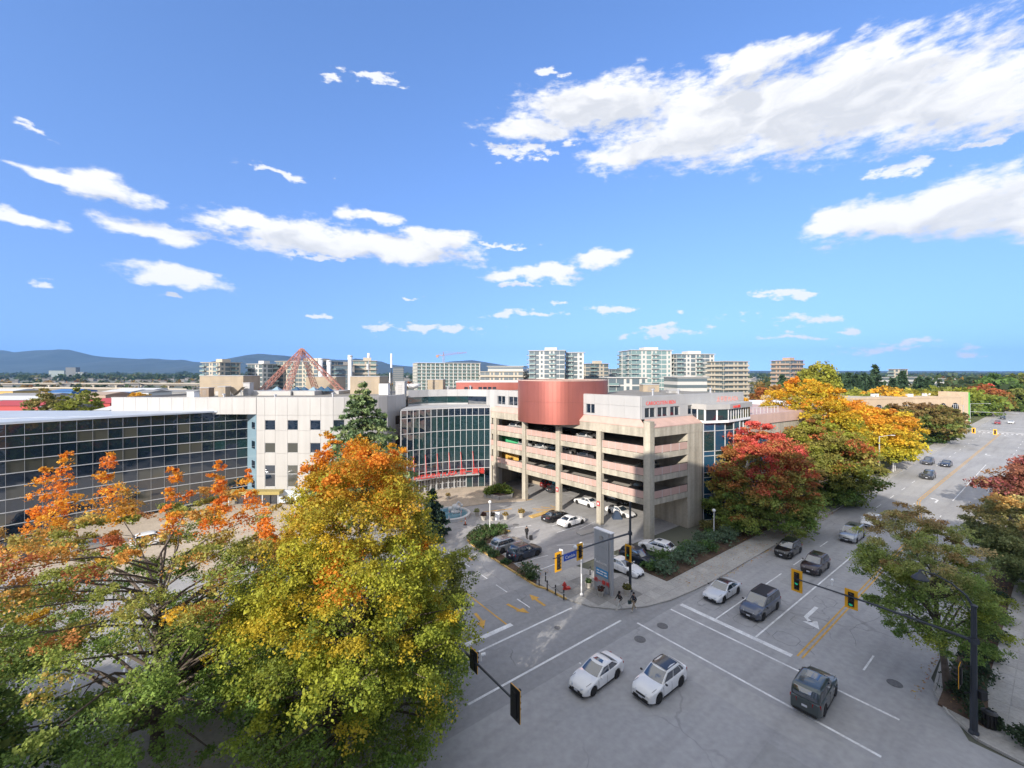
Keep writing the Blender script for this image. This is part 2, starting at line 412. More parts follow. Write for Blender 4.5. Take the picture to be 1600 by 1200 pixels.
def worn(m, fill, amt):
    """paint rubbed through to the asphalt in small flecks"""
    nt = m.node_tree; N = nt.nodes; L = nt.links; b = N['Principled BSDF']; prev = b.inputs['Base Color'].links[0].from_socket
    geo = [n for n in N if n.type == 'NEW_GEOMETRY'][0]
    nz = N.new('ShaderNodeTexNoise'); nz.inputs['Scale'].default_value = 7; nz.inputs['Detail'].default_value = 8; nz.inputs['Roughness'].default_value = .75; L.new(geo.outputs['Position'], nz.inputs['Vector'])
    n2 = N.new('ShaderNodeTexNoise'); n2.inputs['Scale'].default_value = .45; L.new(geo.outputs['Position'], n2.inputs['Vector'])
    ad = N.new('ShaderNodeMath'); ad.operation = 'MULTIPLY_ADD'; L.new(n2.outputs[0], ad.inputs[0]); ad.inputs[1].default_value = .5; L.new(nz.outputs[0], ad.inputs[2])
    mr = N.new('ShaderNodeMapRange'); L.new(ad.outputs[0], mr.inputs[0]); mr.inputs[1].default_value = .78; mr.inputs[2].default_value = .9; mr.inputs[4].default_value = amt
    mx = N.new('ShaderNodeMix'); mx.data_type = 'RGBA'; L.new(mr.outputs[0], mx.inputs[0]); L.new(prev, mx.inputs[6]); mx.inputs[7].default_value = (*fill, 1); L.new(mx.outputs[2], b.inputs['Base Color'])
    return m
m_mwhite = mat('marking_white', (0.78, 0.78, 0.78), 0.75, var=0.22, vscale=1.2, var2=0.15, v2scale=9)
m_myel = mat('marking_yellow', (0.66, 0.37, 0.07), 0.8, var=0.22, vscale=1.2, var2=0.15, v2scale=9)
worn(m_mwhite, (.34, .34, .34), .45); worn(m_myel, (.30, .27, .2), .45)
m_tar = mat('tar_seal', (.17, .17, .17), .6)
m_kyel = mat('kerb_yellow', (0.55, 0.36, 0.12), 0.85, var=0.25, vscale=2)
m_soil = mat('bark_mulch', (0.115, 0.075, 0.05), 0.95, var=0.35, vscale=1.5, var2=0.3, v2scale=9, bump=0.4, bscale=18)
m_grass = mat('lawn', (0.115, 0.13, 0.045), 0.95, var=0.3, vscale=0.4, var2=0.3, v2scale=8, bump=0.4, bscale=30)
m_earth = mat('far_ground', (0.13, 0.135, 0.10), 0.95, var=0.35, vscale=0.01, var2=0.3, v2scale=0.06)
m_bark = mat('bark', (0.13, 0.105, 0.085), 0.95, var=0.3, vscale=3, bump=0.5, bscale=14)
m_gdark = glass_mat('dark_glass', (0.010, 0.019, 0.034), ior=2.3)
m_gcurt = glass_mat('curtained_glass', (0.072, 0.072, 0.060), ior=2.0)
m_gteal = glass_mat('teal_glass', (0.015, 0.043, 0.048), ior=1.9)
m_gsky = glass_mat('pale_blue_glass', (0.22, 0.33, 0.40))
m_gblue = glass_mat('blue_glass', (0.016, 0.07, 0.13), ior=1.9)
m_gfar = mat('far_glass', (0.11, 0.14, 0.15), 0.12)
m_gfarg = mat('far_green_glass', (0.17, 0.25, 0.24), 0.12)
m_leaf = leaf_mat('leaf')
m_needle = leaf_mat('needle', 0.15)
# ------------------------------------------------------------------ ground, roads, markings
def poly_ab(pts): return [AB(a, b) for a, b in pts]
def poly_px(pts, z=0.0): return [G(x, y, z) for x, y in pts]
GR = 11000
mb = MB(); mb.sheet([(-20000, -600), (20000, -600), (20000, GR), (-20000, GR)], -0.06); struct('ground', mb, m_earth)
mb = MB(); mb.sheet(poly_ab([(-70, 6.4), (900, 6.4), (900, 24), (-70, 24)]), 0.0)
struct('road', mb, m_asphalt)
mb = MB(); mb.sheet(poly_ab([(15.4, -60), (39, -60), (39, 6.5), (15.4, 6.5)]), 0.004)
mb.sheet(poly_ab([(37, 3), (45, 6.5), (37, 6.5)]), 0.008)
struct('side_street', mb, m_asphalt)
mb = MB(); mb.sheet(poly_ab([(4, 23.8), (46, 23.8), (36, 36), (4, 36)]), 0.004)
struct('driveway', mb, m_drive)
mb = MB(); mb.sheet(poly_ab([(252, -200), (272, -200), (272, 260), (252, 260)]), 0.004)
struct('cross_street', mb, m_asphalt)
mb = MB(); mb.sheet(poly_ab([(-70, 35.9), (75, 35.9), (100, 27.2), (116, 27.2), (116, 75), (60, 100), (-70, 100)]), 0.008)
struct('parking_lot', mb, m_lot)
mb = MB(); mb.sheet(poly_px([(300, 900), (470, 868), (650, 800), (700, 796), (760, 787), (822, 783), (826, 772), (775, 752), (630, 768), (380, 778), (-120, 838), (-300, 900)]), 0.10)
mb2 = MB(); mb2.prism([(x, y) for x, y, z in mb.v], 0.0, 0.10)
struct('plaza', mb2, m_pave)
# sidewalks: a base slab, with the cast squares laid on it one by one
def inside(poly, x, y):
    r = False; n = len(poly)
    for i in range(n):
        x1, y1 = poly[i]; x2, y2 = poly[(i+1) % n]
        if (y1 > y) != (y2 > y) and x < (x2-x1)*(y-y1)/(y2-y1) + x1: r = not r
    return r
def sidewalk(name, poly, step, amax, seed, offa=0.0, offb=0.0, z=0.12):
    mb = MB(); mb.prism(poly_ab(poly), -0.05, z)
    s = struct(name, mb, m_walk)
    c = step - 0.035
    q = MB(); q.hexa([(0.0, 0, 0), (c, 0, 0), (c, c, 0), (0, c, 0)], [(.012, .012, .014), (c-.012, .012, .014), (c-.012, c-.012, .014), (.012, c-.012, .014)])
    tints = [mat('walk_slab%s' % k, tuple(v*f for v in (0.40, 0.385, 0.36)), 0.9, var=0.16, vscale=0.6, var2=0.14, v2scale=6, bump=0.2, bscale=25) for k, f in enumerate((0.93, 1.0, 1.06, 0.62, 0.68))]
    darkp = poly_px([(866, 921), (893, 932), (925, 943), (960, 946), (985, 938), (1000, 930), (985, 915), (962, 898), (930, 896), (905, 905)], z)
    mes = [q.mesh('slab', t) for t in tints]
    rg = random.Random(seed); n = 0
    aa = [p[0] for p in poly]; bb = [p[1] for p in poly]
    a = math.floor(min(aa)/step)*step + offa
    while a < min(max(aa), amax):
        b = min(bb) + offb
        while b < max(bb):
            cs = [(a, b), (a+step, b), (a, b+step), (a+step, b+step)]
            if all(inside(poly, *p) for p in cs) and n < 280:
                x, y = AB(a, b)
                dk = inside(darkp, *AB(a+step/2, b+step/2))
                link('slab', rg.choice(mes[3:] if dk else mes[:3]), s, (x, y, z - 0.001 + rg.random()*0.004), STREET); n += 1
            b += step
        a += step
    return s
corner = [(420, 24.16), (47, 24.16), (43, 24.35), (39, 24.75), (36.2, 25.5), (33.6, 26.9), (31.9, 28.8), (31.0, 31.2), (30.75, 34), (30.75, 36.0), (37.0, 35.8), (37.8, 33.4), (40, 31.0), (42.2, 30.7), (42.2, 27.0), (420, 27.0)]
sidewalk('sidewalk', corner, 1.34, 128, 1, 0.3, 0.1)
near = [(50, 6.2), (43, 5.9), (41, 4.9), (39.6, 3.4), (39.2, 1), (39.2, -14), (75, -14), (75, 0.2), (130, 0.2), (130, 6.2)]
sidewalk('sidewalk', near, 1.5, 80, 2, 0.2, 0.05)
west = [(15.2, 70), (15.2, 30), (14.6, 27.2), (13, 25.2), (10, 24.3), (6, 24.16), (-70, 24.16), (-70, 33), (-2, 33), (-2, 70)]
mb = MB(); mb.prism(poly_ab([(15.2, 39), (15.2, 30), (14.6, 27.2), (13, 25.2), (10, 24.3), (6, 24.16), (-70, 24.16), (-70, 39)]), -0.05, 0.12)
struct('sidewalk', mb, m_walk)
def kerb(pts, m, w=0.16, z=0.14, name='kerb'):
    mb = MB()
    for p, q in zip(pts[:-1], pts[1:]):
        mb.seg(p, q, -0.03, z, -w/2, w/2)
    return struct(name, mb, m)
kerb([AB(*p) for p in [(420, 24.06), (47, 24.06), (43, 24.25), (39, 24.65), (36.2, 25.4), (33.5, 26.8), (31.8, 28.7), (30.95, 31.1)]], m_conc)
kerb([AB(*p) for p in [(30.9, 31.1), (30.65, 34)]] + poly_px([(839, 917), (812, 900), (785, 883), (760, 866), (738, 852), (731, 845), (735, 836), (749, 828), (774, 824.5), (797, 831)]), m_kyel, 0.2, 0.15)
kerb([AB(*p) for p in [(130, 6.3), (50, 6.3), (43, 6.0), (40.9, 5.0), (39.5, 3.5), (39.1, 1), (39.1, -14)]], m_conc)
kerb([AB(*p) for p in [(15.3, 70), (15.3, 30), (14.7, 27.1), (13.1, 25.1), (10, 24.2), (6, 24.06), (-70, 24.06)]], m_conc)
kerb([AB(*p) for p in [(-70, 6.3), (6, 6.3), (12, 4.8), (15, 1), (15.3, -14)]], m_conc)
# planting beds and lawns
bed1 = poly_px([(733, 846), (738, 837), (752, 829), (775, 825.5), (795, 832), (760, 851), (779, 864), (809, 887), (839, 909), (836, 914), (812, 898), (785, 881), (760, 864)])
mb = MB(); mb.prism(bed1, -0.02, 0.13); struct('flower_bed', mb, m_soil)
bed2 = [AB(a, b) for a, b in [(42.3, 27.05), (76, 27.05), (97, 27.05), (97, 31), (78, 33.6), (60, 33.4), (59.5, 30.9), (42.3, 30.75)]]
mb = MB(); mb.prism(bed2, -0.02, 0.14); struct('planting_bed', mb, m_soil)
mb = MB(); mb.prism([AB(a, b) for a, b in [(118, 27.1), (250, 27.1), (250, 34), (118, 34)]], -0.02, 0.13); struct('lawn', mb, m_grass)
mb = MB(); mb.prism([AB(a, b) for a, b in [(274, 27.1), (420, 27.1), (420, 40), (274, 40)]], -0.02, 0.13)
mb.prism([AB(a, b) for a, b in [(131, -10), (250, -10), (250, 6), (131, 6)]], -0.02, 0.13); struct('lawn', mb, m_grass)
mb = MB(); mb.prism([AB(a, b) for a, b in [(41.5, 5.6), (128, 5.6), (128, 3.7), (46.5, 3.7), (43.5, 3.4), (41.0, 3.2)]], -0.02, 0.16); struct('planting_bed', mb, m_soil)
# painted markings, 4 mm sheets each a little above the road
MK = MB(); MY = MB(); MY2 = MB()
def line_a(mb, b, a0, a1, w, z=0.012): mb.sheet(poly_ab([(a0, b-w/2), (a1, b-w/2), (a1, b+w/2), (a0, b+w/2)]), z)
def line_b(mb, a, b0, b1, w, z=0.012): mb.sheet(poly_ab([(a-w/2, b0), (a+w/2, b0), (a+w/2, b1), (a-w/2, b1)]), z)
line_b(MK, 33.2, 6.9, 24.3, 0.2); line_b(MK, 37.7, 6.9, 23.7, 0.2)
line_b(MK, 39.3, 13.8, 23.6, 0.5)
line_a(MK, 20.2, 39.6, 54.5, 0.13)
line_a(MK, 16.7, 39.6, 78, 0.15)
for k in range(24): line_a(MK, 20.2, 58 + 9*k, 61 + 9*k, 0.13)
for k in range(9): line_a(MK, 16.75, 80.5 + 3*k, 81.6 + 3*k, 0.17)
for k in range(5): line_a(MK, 12.7 , 84 + 3*k, 85.1 + 3*k, 0.15)
for k in range(24): line_a(MK, 9.75, 41.8 + 9*k, 44.6 + 9*k, 0.13)
line_a(MK, 12.9, 110, 160, 0.13)
def polyline(mb, pts, w, z=0.012):
    for (p, q) in zip(pts[:-1], pts[1:]):
        o = offs(p, q, w/2)
        mb.sheet([(p[0]+o[0], p[1]+o[1]), (q[0]+o[0], q[1]+o[1]), (q[0]-o[0], q[1]-o[1]), (p[0]-o[0], p[1]-o[1])], z)
for d in (-0.17, 0.17):
    polyline(MY, [AB(a, b + d) for a, b in [(39.6, 13.35), (86, 13.5), (87.5, 13.6), (104, 16.5), (106, 16.65), (170, 16.4), (246, 16.2)]], 0.13)
line_a(MK, 25.45, 15.7, 32.3, 0.2, 0.016); line_a(MK, 29.75, 16.4, 30.2, 0.2, 0.016)
line_a(MK, 31.15, 16.6, 23.9, 0.5, 0.016)
line_b(MK, 20.4, 31.4, 36.4, 0.13, 0.020)
for b0 in (32.3, 36.0, 39.7, 43.4, 47.1): line_b(MK, 27.0, b0, b0+2.0, 0.13, 0.020)
line_b(MY2, 23.5, 31.4, 62, 0.15, 0.020)
for k in range(14): line_b(MK, 247.5, 7 + 1.2*k, 7.6 + 1.2*k, 2.6, 0.012)
line_b(MK, 275, 6.8, 23.7, 0.4); line_b(MK, 243.5, 13, 23.7, 0.5)
# arrows
def turn_arrow(mb, a, b, s, da, side, z):
    """da: +1 or -1 the way the traffic runs along a; side: +1 turns towards +b"""
    P = lambda u, v: (a + u*da*s, b + v*side*s)
    mb.sheet(poly_ab([P(-1.6, -.1), P(.3, -.1), P(.3, .12), P(-1.6, .12)]), z)
    mb.sheet(poly_ab([P(.3, -.1), P(.75, .3), P(.55, .5), P(.3, .12)]), z)
    mb.sheet(poly_ab([P(.25, .62), P(.95, .05), P(1.15, 1.0)]), z)
turn_arrow(MK, 47.0, 15.2, 1.5, -1, -1, 0.012)
turn_arrow(MK, 108, 14.6, 1.25, 1, 1, 0.012)
turn_arrow(MK, 240, 14.7, 1.25, -1, -1, 0.012); turn_arrow(MK, 180, 14.6, 1.25, -1, -1, 0.012)
def flow_arrow(mb, a, b, db, bend, z=0.020):
    P = lambda u, v: (a + v, b + u*db)
    mb.sheet(poly_ab([P(-1.3, -.14), P(.2, -.14+bend*.3), P(.2, .16+bend*.3), P(-1.3, .16)]), z)
    mb.sheet(poly_ab([P(.2, -.45+bend*.4), P(1.3, bend*.9), P(.2, .5+bend*.4)]), z)
for px, py, db, bend in ((838, 938, 1, 0.2), (805, 953, -1, .8), (754, 968, -1, -.8), (703, 990, 1, -.5), (729, 870, 1, 0.1)):
    X, Y = G(px, py)
    flow_arrow(MY2, X*D1[0] + Y*D1[1], X*D2[0] + Y*D2[1], db, bend)
# parking stalls
for px0, py0, px1, py1 in ((799, 882, 856, 868), (839, 892, 874, 879), (786, 866, 836, 853), (884, 904, 905, 895), (787, 827, 830, 821), (905, 827, 930, 815), (862, 822, 905, 808), (870, 832, 912, 820),
                           (985, 885, 1035, 868), (855, 768, 905, 776), (885, 775, 935, 781), (1010, 812, 1068, 803), (870, 852, 925, 850)):
    polyline(MK, [G(px0, py0), G(px1, py1)], 0.14, 0.016)
for k in range(12):
    polyline(MK, [AB(-26 + 2.8*k, 44), AB(-26 + 2.8*k, 49.5)], 0.14, 0.016)
for px0, py0, px1, py1 in ((832, 795, 872, 797), (838, 798, 866, 799), (845, 792, 868, 795), (815, 783, 832, 780), (712, 800, 724, 804), (705, 809, 722, 815), (755, 800, 800, 795), (860, 790, 868, 793)):
    polyline(MY2, [G(px0, py0), G(px1, py1)], 0.3, 0.018)
struct('road_markings', MK, m_mwhite); struct('centre_line', MY, m_myel); struct('lane_markings', MY2, m_myel)
# tar-sealed seams: detector loops before the stop bar and wandering cracks
TS = MB()
def loop(a, b, w, l):
    c = .35; pts = [(a+c, b), (a+l-c, b), (a+l, b+c), (a+l, b+w-c), (a+l-c, b+w), (a+c, b+w), (a, b+w-c), (a, b+c), (a+c, b)]
    polyline(TS, [AB(*p) for p in pts], .04, 0.010)
for b0 in (14.1, 17.5, 21.0):
    loop(40.6, b0, 1.8, 1.8); loop(44.6, b0, 1.8, 1.8)
    polyline(TS, [AB(41.5, b0), AB(41.3, b0-.9), AB(40.9, b0-1.4)], .05, 0.010)
loop(50.5, 14.2, 1.8, 1.8); loop(54, 14.2, 1.8, 1.8)
rt_ = random.Random(41)
def crack(a, b, da, db, n):
    pts = [(a, b)]
    for i in range(n): pts.append((pts[-1][0]+da+rt_.gauss(0, .35), pts[-1][1]+db+rt_.gauss(0, .35)))
    polyline(TS, [AB(*p) for p in pts], .032, 0.010)
crack(45, 11, 1.1, .1, 14); crack(66, 15, 1.2, .2, 25); crack(56, 22.5, 1.2, -.2, 12); crack(18, 33, .3, .9, 10); crack(27, 31, .1, 1.0, 14); crack(47.5, 17, .2, .7, 5)
struct('tar_seams', TS, m_tar)
m_patch = asphalt_mat('patch_asphalt', (0.335, 0.335, 0.335), .1); m_patch2 = asphalt_mat('pale_patch_asphalt', (0.40, 0.395, 0.39), .1)
PT = MB(); PT2 = MB()
for a0, a1, b0, b1 in ((52, 60, 17.2, 19.6), (24, 29, 9, 11.5), (88, 101, 20.6, 23.4), (66, 70, 7.2, 9.2)): PT.sheet(poly_ab([(a0, b0), (a1, b0+.1), (a1-.1, b1), (a0+.1, b1-.1)]), .005)
for a0, a1, b0, b1 in ((108, 128, 17, 20), (30.2, 32.6, 7.0, 21), (62, 80, 8.2, 9.4)): PT2.sheet(poly_ab([(a0, b0), (a1, b0+.1), (a1-.1, b1), (a0+.1, b1-.1)]), .005)
struct('road_patch', PT, m_patch); struct('road_patch', PT2, m_patch2)
# low kerb islands in the lot
for i, (pp, m) in enumerate((([(826, 807), (858, 798.5), (862, 801), (832, 810)], m_kyel), ([(900, 833), (930, 826), (938, 829), (908, 838)], m_conc), ([(862, 801), (880, 797), (884, 801), (868, 806)], m_conc))):
    mb = MB(); mb.prism(poly_px(pp), 0.0, 0.16); struct('kerb_island', mb, m)
# manhole covers: ring and lid
m_iron = mat('cast_iron', (0.15, 0.15, 0.155), 0.7, var=0.3, vscale=9)
for px, py, r, lab in ((1035, 978, .42, 'round iron manhole cover between the two crosswalk lines below the stop bar'), (1000, 999, .42, 'round iron manhole cover nearest the two white cars in the intersection'),
                  (871, 981, .3, 'small iron cover in the driveway crosswalk'), (806, 820, .4, 'dark oily iron cover beside the hedge in the hotel lot'), (737, 895, .4, 'iron cover in the middle of the hotel driveway lane'),
                  (1276, 833, .35, 'dark rectangular drain cover near the kerb of the wide street'), (1398, 1068, .4, 'dark patched cover in the lane beside the dark green car')):
    X, Y = G(px, py)
    t = thing('manhole_cover', lab, 'manhole cover', (X, Y, 0.008), group='covers set in the asphalt')
    q = MB(); q.lathe([(r+.07, 0), (r+.07, .012), (r, .012), (r, .004)], n=20); part('frame', q, m_conc if r < .35 else m_iron, t, world=False)
    q = MB(); q.lathe([(r-.02, 0.004), (r-.02, .014)], n=20)
    for k in range(-2, 3): q.box((k*r*.3, 0, .016), (.03, 2*math.sqrt(max(r*r-(k*r*.3)**2, .01))*.85, .006))
    part('lid', q, m_iron, t, world=False)
# ------------------------------------------------------------------ buildings
rb = random.Random(11)
def seglen(p, q): return math.hypot(q[0]-p[0], q[1]-p[1])
def quadmesh_cache():
    c = {}
    def get(name, w, h, d, m):
        k = (name, round(w, 2), round(h, 2), round(d, 3), m.name)
        if k not in c:
            q = MB(); q.hexa([(-w/2, -d, 0), (w/2, -d, 0), (w/2, 0, 0), (-w/2, 0, 0)], [(-w/2, -d, h), (w/2, -d, h), (w/2, 0, h), (-w/2, 0, h)])
            c[k] = q.mesh(name, m)
        return c[k]
    return get
pcs = quadmesh_cache()
def place(name, parent, p, q, z0, z1, d, m, out=0.0, gap=0.0):
    """one flat piece on the wall line p->q (outside to the right), its outer face `out` beyond the line"""
    l = seglen(p, q); ang = math.atan2(q[1]-p[1], q[0]-p[0]); o = offs(p, q, out)
    mx, my = (p[0]+q[0])/2 + o[0], (p[1]+q[1])/2 + o[1]
    b = wloc(parent)
    # local -y is the outside when local x runs p->q
    me = pcs(name, l-gap, z1-z0-gap, d, m)
    o = link(name, me, parent, (mx-b.x, my-b.y, z0+gap/2-b.z), ang)
    if name == 'pane': o.rotation_euler = ((rb.random()-.5)*.012, 0, ang + (rb.random()-.5)*.012)
    return o
# pieces are built with their outer face at local y=-d

# ---- the white hotel wing with its drum corner
hotel = thing('hotel_building', 'white panelled hotel block with a rounded corner and rows of small square windows', 'building', (-39, 77, 0))
flat0, flat1 = (-44.9, 75.45), (-33.8, 75.45)
path = [flat0]
cols = []                        # (p, q, has_window)
x = flat0[0]
bay = 1.76
x += 1.45; path.append((x, 75.45)); cols.append((path[-2], path[-1], False))
k = 0
while x < -33.9:
    w = 1.86 if k % 2 == 0 else 2.12
    x2 = min(x + w, -33.6)
    path.append((x2, 75.45)); cols.append(((x, 75.45), (x2, 75.45), k % 2 == 0)); x = x2; k += 1
cx, cy, rr = x, 75.45 + 12, 12
th = 0.0
while th < 88:
    w = 1.86 if k % 2 == 0 else 2.12
    t2 = min(th + math.degrees(w/rr), 88.5)
    p = (cx + rr*math.sin(R(th)), cy - rr*math.cos(R(th))); q = (cx + rr*math.sin(R(t2)), cy - rr*math.cos(R(t2)))
    cols.append((p, q, k % 2 == 0)); path.append(q); th = t2; k += 1
drum_end = path[-1]
ZR = 18.7
bd = MB()
for p, q, w in cols: bd.seg(p, q, 0, ZR-.15, -0.5, -0.10)
part('backing_wall', bd, m_joint, hotel)
rows = [(13.0, 14.75), (9.0, 10.75), (3.0, 6.85)]
for p, q, w in cols:
    place('panel', hotel, p, q, 15.6, ZR, 0.10, m_white, gap=0.035)
    if not w:
        for z0, z1 in ((0.9, 4.9), (4.9, 8.9), (8.9, 12.9), (12.9, 15.6)): place('panel', hotel, p, q, z0, z1, 0.10, m_white, gap=0.03)
    else:
        edges = [0.9] + [z for r in rows[::-1] for z in r] + [15.6]
        for z0, z1 in zip(edges[0::2], edges[1::2]):
            if z1 - z0 > .1: place('panel', hotel, p, q, z0, z1, 0.10, m_white, gap=0.03)
        for z0, z1 in rows:
            o = place('window', hotel, p, q, z0, z1, 0.04, rb.choice([m_gdark, m_gdark, m_gcurt]), out=-0.05)
            fr = MB(); l = seglen(p, q)
            for zz in ([0, z1-z0-.06] if z1-z0 < 2.5 else [0, (z1-z0)*.58, z1-z0-.06]): fr.box((0, -.055, zz+.03), (l-.05, .07, .06))
            for xx in (-l/2+.03, l/2-.03): fr.box((xx, -.055, (z1-z0)/2), (.06, .07, z1-z0))
            link('frame', fr.mesh('frame', m_alu if z1-z0 > 2.5 else m_grey), o)
rf = MB(); roofp = path + [(-21.3, 118), (-96, 118), (-82, 86), (-60.9, 65.9), (-48.9, 78.4)]
rf.prism([(a, b) for a, b in roofp[:len(path)]] + [(-21.3, 90), (-21.3, 118), (-70.2, 118), (-70.2, 75.95), (-45.3, 75.95)], 17.6, 18.25)
part('roof', rf, m_roof, hotel)
cap = MB()
for p, q, w in cols: cap.seg(p, q, ZR-.02, ZR+.06, -0.55, 0.06)
part('coping', cap, m_white, hotel)
cs = MB(); cs.prism([(-44.4, 76.3), (-34, 76.2), (-23.5, 86), (-23.5, 112), (-46, 112), (-46.5, 79.5)], 0.0, 17.5); part('core', cs, m_joint, hotel)

# ---- glass curtain wall wing
gw = thing('curtain_wall_wing', 'long dark glass curtain wall wing with thin white grid lines beside the white hotel block', 'building', (-60, 66, 0))
gd = (0.716, 0.698); g0 = (-68.5, 58.0); g1 = (-48.6, 78.8)
GWP = 1.685
tot = seglen(g0, g1); gu = ((g1[0]-g0[0])/tot, (g1[1]-g0[1])/tot)
npan = int(tot/GWP); lv = [0.6, 2.35, 4.1, 5.85, 7.6, 9.35, 11.1, 12.85, 14.45, 16.1]
tints = [m_gdark]*5 + [m_gcurt]
def gp(s):
    bow = 0.9*math.sin(math.pi*min(max(s/tot, 0), 1))   # the wall is gently hollow
    o = offs(g0, g1, -bow)
    return (g0[0]+gu[0]*s+o[0], g0[1]+gu[1]*s+o[1])
gback = MB()
def onebar(nm, parent, fn, m=None):
    q = MB(); fn(q); part(nm, q, m or m_alu, parent)
gpts = [gp(i*tot/npan) for i in range(-7, npan+1)]
def strip(q, pts, z0, z1, o0, o1):
    for p, r in zip(pts[:-1], pts[1:]): q.seg(p, r, z0, z1, o0, o1)
for z in lv: onebar('transom', gw, lambda q: strip(q, gpts, z-.045, z+.045, -0.05, 0.09))
for i in range(-7, npan+1):
    s0, s1 = i*tot/npan, (i+1)*tot/npan
    if i == npan: break
    p, q = gp(s0), gp(s1)
    for j in range(len(lv)-1):
        vis = j % 2 == 1
        m = m_gdark
        if vis: m = rb.choice([m_gdark, m_gdark, m_gcurt]) if i < npan-3 else m_gdark
        if i >= npan-3 and rb.random() < .2: m = m_gteal
        place('pane', gw, p, q, lv[j], lv[j+1], 0.03, m, out=-0.06, gap=0.02)
    onebar('mullion', gw, lambda q: q.seg((p[0]-gu[0]*.016, p[1]-gu[1]*.016), (p[0]+gu[0]*.016, p[1]+gu[1]*.016), lv[0], lv[-1], -0.08, 0.03), m_galv)
    gback.seg(p, q, 0, 16.0, -0.5, -0.16)
part('backing_wall', gback, m_black, gw)
# pale return wall where the glass meets the white block
for j in range(len(lv)-1):
    place('pane', gw, gp(tot), (-45.0, 75.5), lv[j], lv[j+1], 0.03, m_gsky, out=-0.02, gap=0.03)
    if j % 2 == 1:
        mid0, mid1 = lerp2(gp(tot), (-45.0, 75.5), .5), lerp2(gp(tot), (-45.0, 75.5), .85)
        place('pane', gw, mid0, mid1, lv[j]+.2, lv[j+1]-.2, 0.03, m_gdark, out=0.01)
rt = MB(); rt.seg(gp(tot), (-45.0, 75.5), 0, 16.0, -0.5, -0.1); part('return_wall', rt, m_joint, gw)
# the white wall runs on behind the glass wing in its own plane and overhangs its far end
x = -70.4
while x < -45.0:
    x2 = min(x + 2.12, -44.92); place('panel', hotel, (x, 75.45), (x2, 75.45), 15.75, ZR, 0.10, m_white, gap=0.035); x = x2
pb = MB(); pb.seg((-70.4, 75.45), (-44.95, 75.45), 15.8, ZR-.1, -0.6, -0.06); pb.seg((-70.35, 96), (-70.35, 75.6), 15.5, ZR-.05, -.3, .05); part('parapet_backing', pb, m_joint, hotel)
cp = MB(); cp.seg((-70.45, 75.45), (-44.9, 75.45), ZR-.02, ZR+.06, -.55, .14); part('coping', cp, m_white, hotel)
mr_ = MB()
a_, b_ = gp(-7*tot/npan), gp(10.6)
o1 = offs(a_, b_, 0.15); o2 = offs(a_, b_, -5.5)
mr_.hexa([(a_[0]+o1[0], a_[1]+o1[1], 16.1), (b_[0]+o1[0], b_[1]+o1[1], 16.1), (b_[0]+o2[0], b_[1]+o2[1], 16.1), (a_[0]+o2[0], a_[1]+o2[1], 16.1)],
         [(a_[0]+o1[0], a_[1]+o1[1], 16.35), (b_[0]+o1[0], b_[1]+o1[1], 16.35), (b_[0]+o2[0], b_[1]+o2[1], 16.36), (a_[0]+o2[0], a_[1]+o2[1], 16.36)])
gA, gB = gp(10.6), gp(25.4)
mr_.hexa([(gA[0]+.1, gA[1]-.1, 16.1), (gB[0]+.1, gB[1]-.1, 16.1), (gB[0]-.6, 75.3, 16.1), (-74, 75.3, 16.1)], [(gA[0]+.1, gA[1]-.1, 16.36), (gB[0]+.1, gB[1]-.1, 16.36), (gB[0]-.6, 75.3, 16.4), (-74, 75.3, 16.4)])
mr_.hexa([(-86, 60, 16.1), (gA[0], gA[1]+.1, 16.1), (-74, 75.2, 16.1), (-92, 75.2, 16.1)], [(-86, 60, 16.4), (gA[0], gA[1]+.1, 16.42), (-74, 75.2, 16.42), (-92, 75.2, 16.42)])
part('metal_roof', mr_, mat('zinc_roof', (0.42, 0.46, 0.52), 0.5, var=.08, vscale=.5), gw)
bk = MB(); bk.hexa([(-86, 44, 0), (-68.9, 59.8, 0), (-62, 68, 0), (-79, 54, 0)], [(-86, 44, 16), (-68.9, 59.8, 16), (-62, 68, 16), (-79, 54, 16)]); part('core', bk, m_joint, gw)
# shopfront strip at the foot of the white block
sf = thing('shopfront_canopy', 'olive canopy over a dark shopfront at the foot of the white hotel block', 'canopy', (-47, 76, 0))
q = MB(); q.box((-44.5, 74.5, 2.35), (9, 1.6, .55)); part('canopy_roof', q, mat('olive_canopy', (0.34, 0.27, 0.09), .7), sf)
q = MB()
for xx in (-48.8, -46, -43, -40.3): q.box((xx, 73.9, 1.05), (.14, .14, 2.1))
part('post', q, m_alu, sf)
q = MB(); q.box((-44.4, 75.2, .95), (8.4, .1, 1.7)); part('shop_window', q, m_gdark, sf)
q = MB(); q.box((-38.6, 75.1, 1.4), (4.6, .12, 2.2)); part('poster_wall', q, mat('pale_poster', (.55, .62, .68), .6, var=.4, vscale=.9), sf)

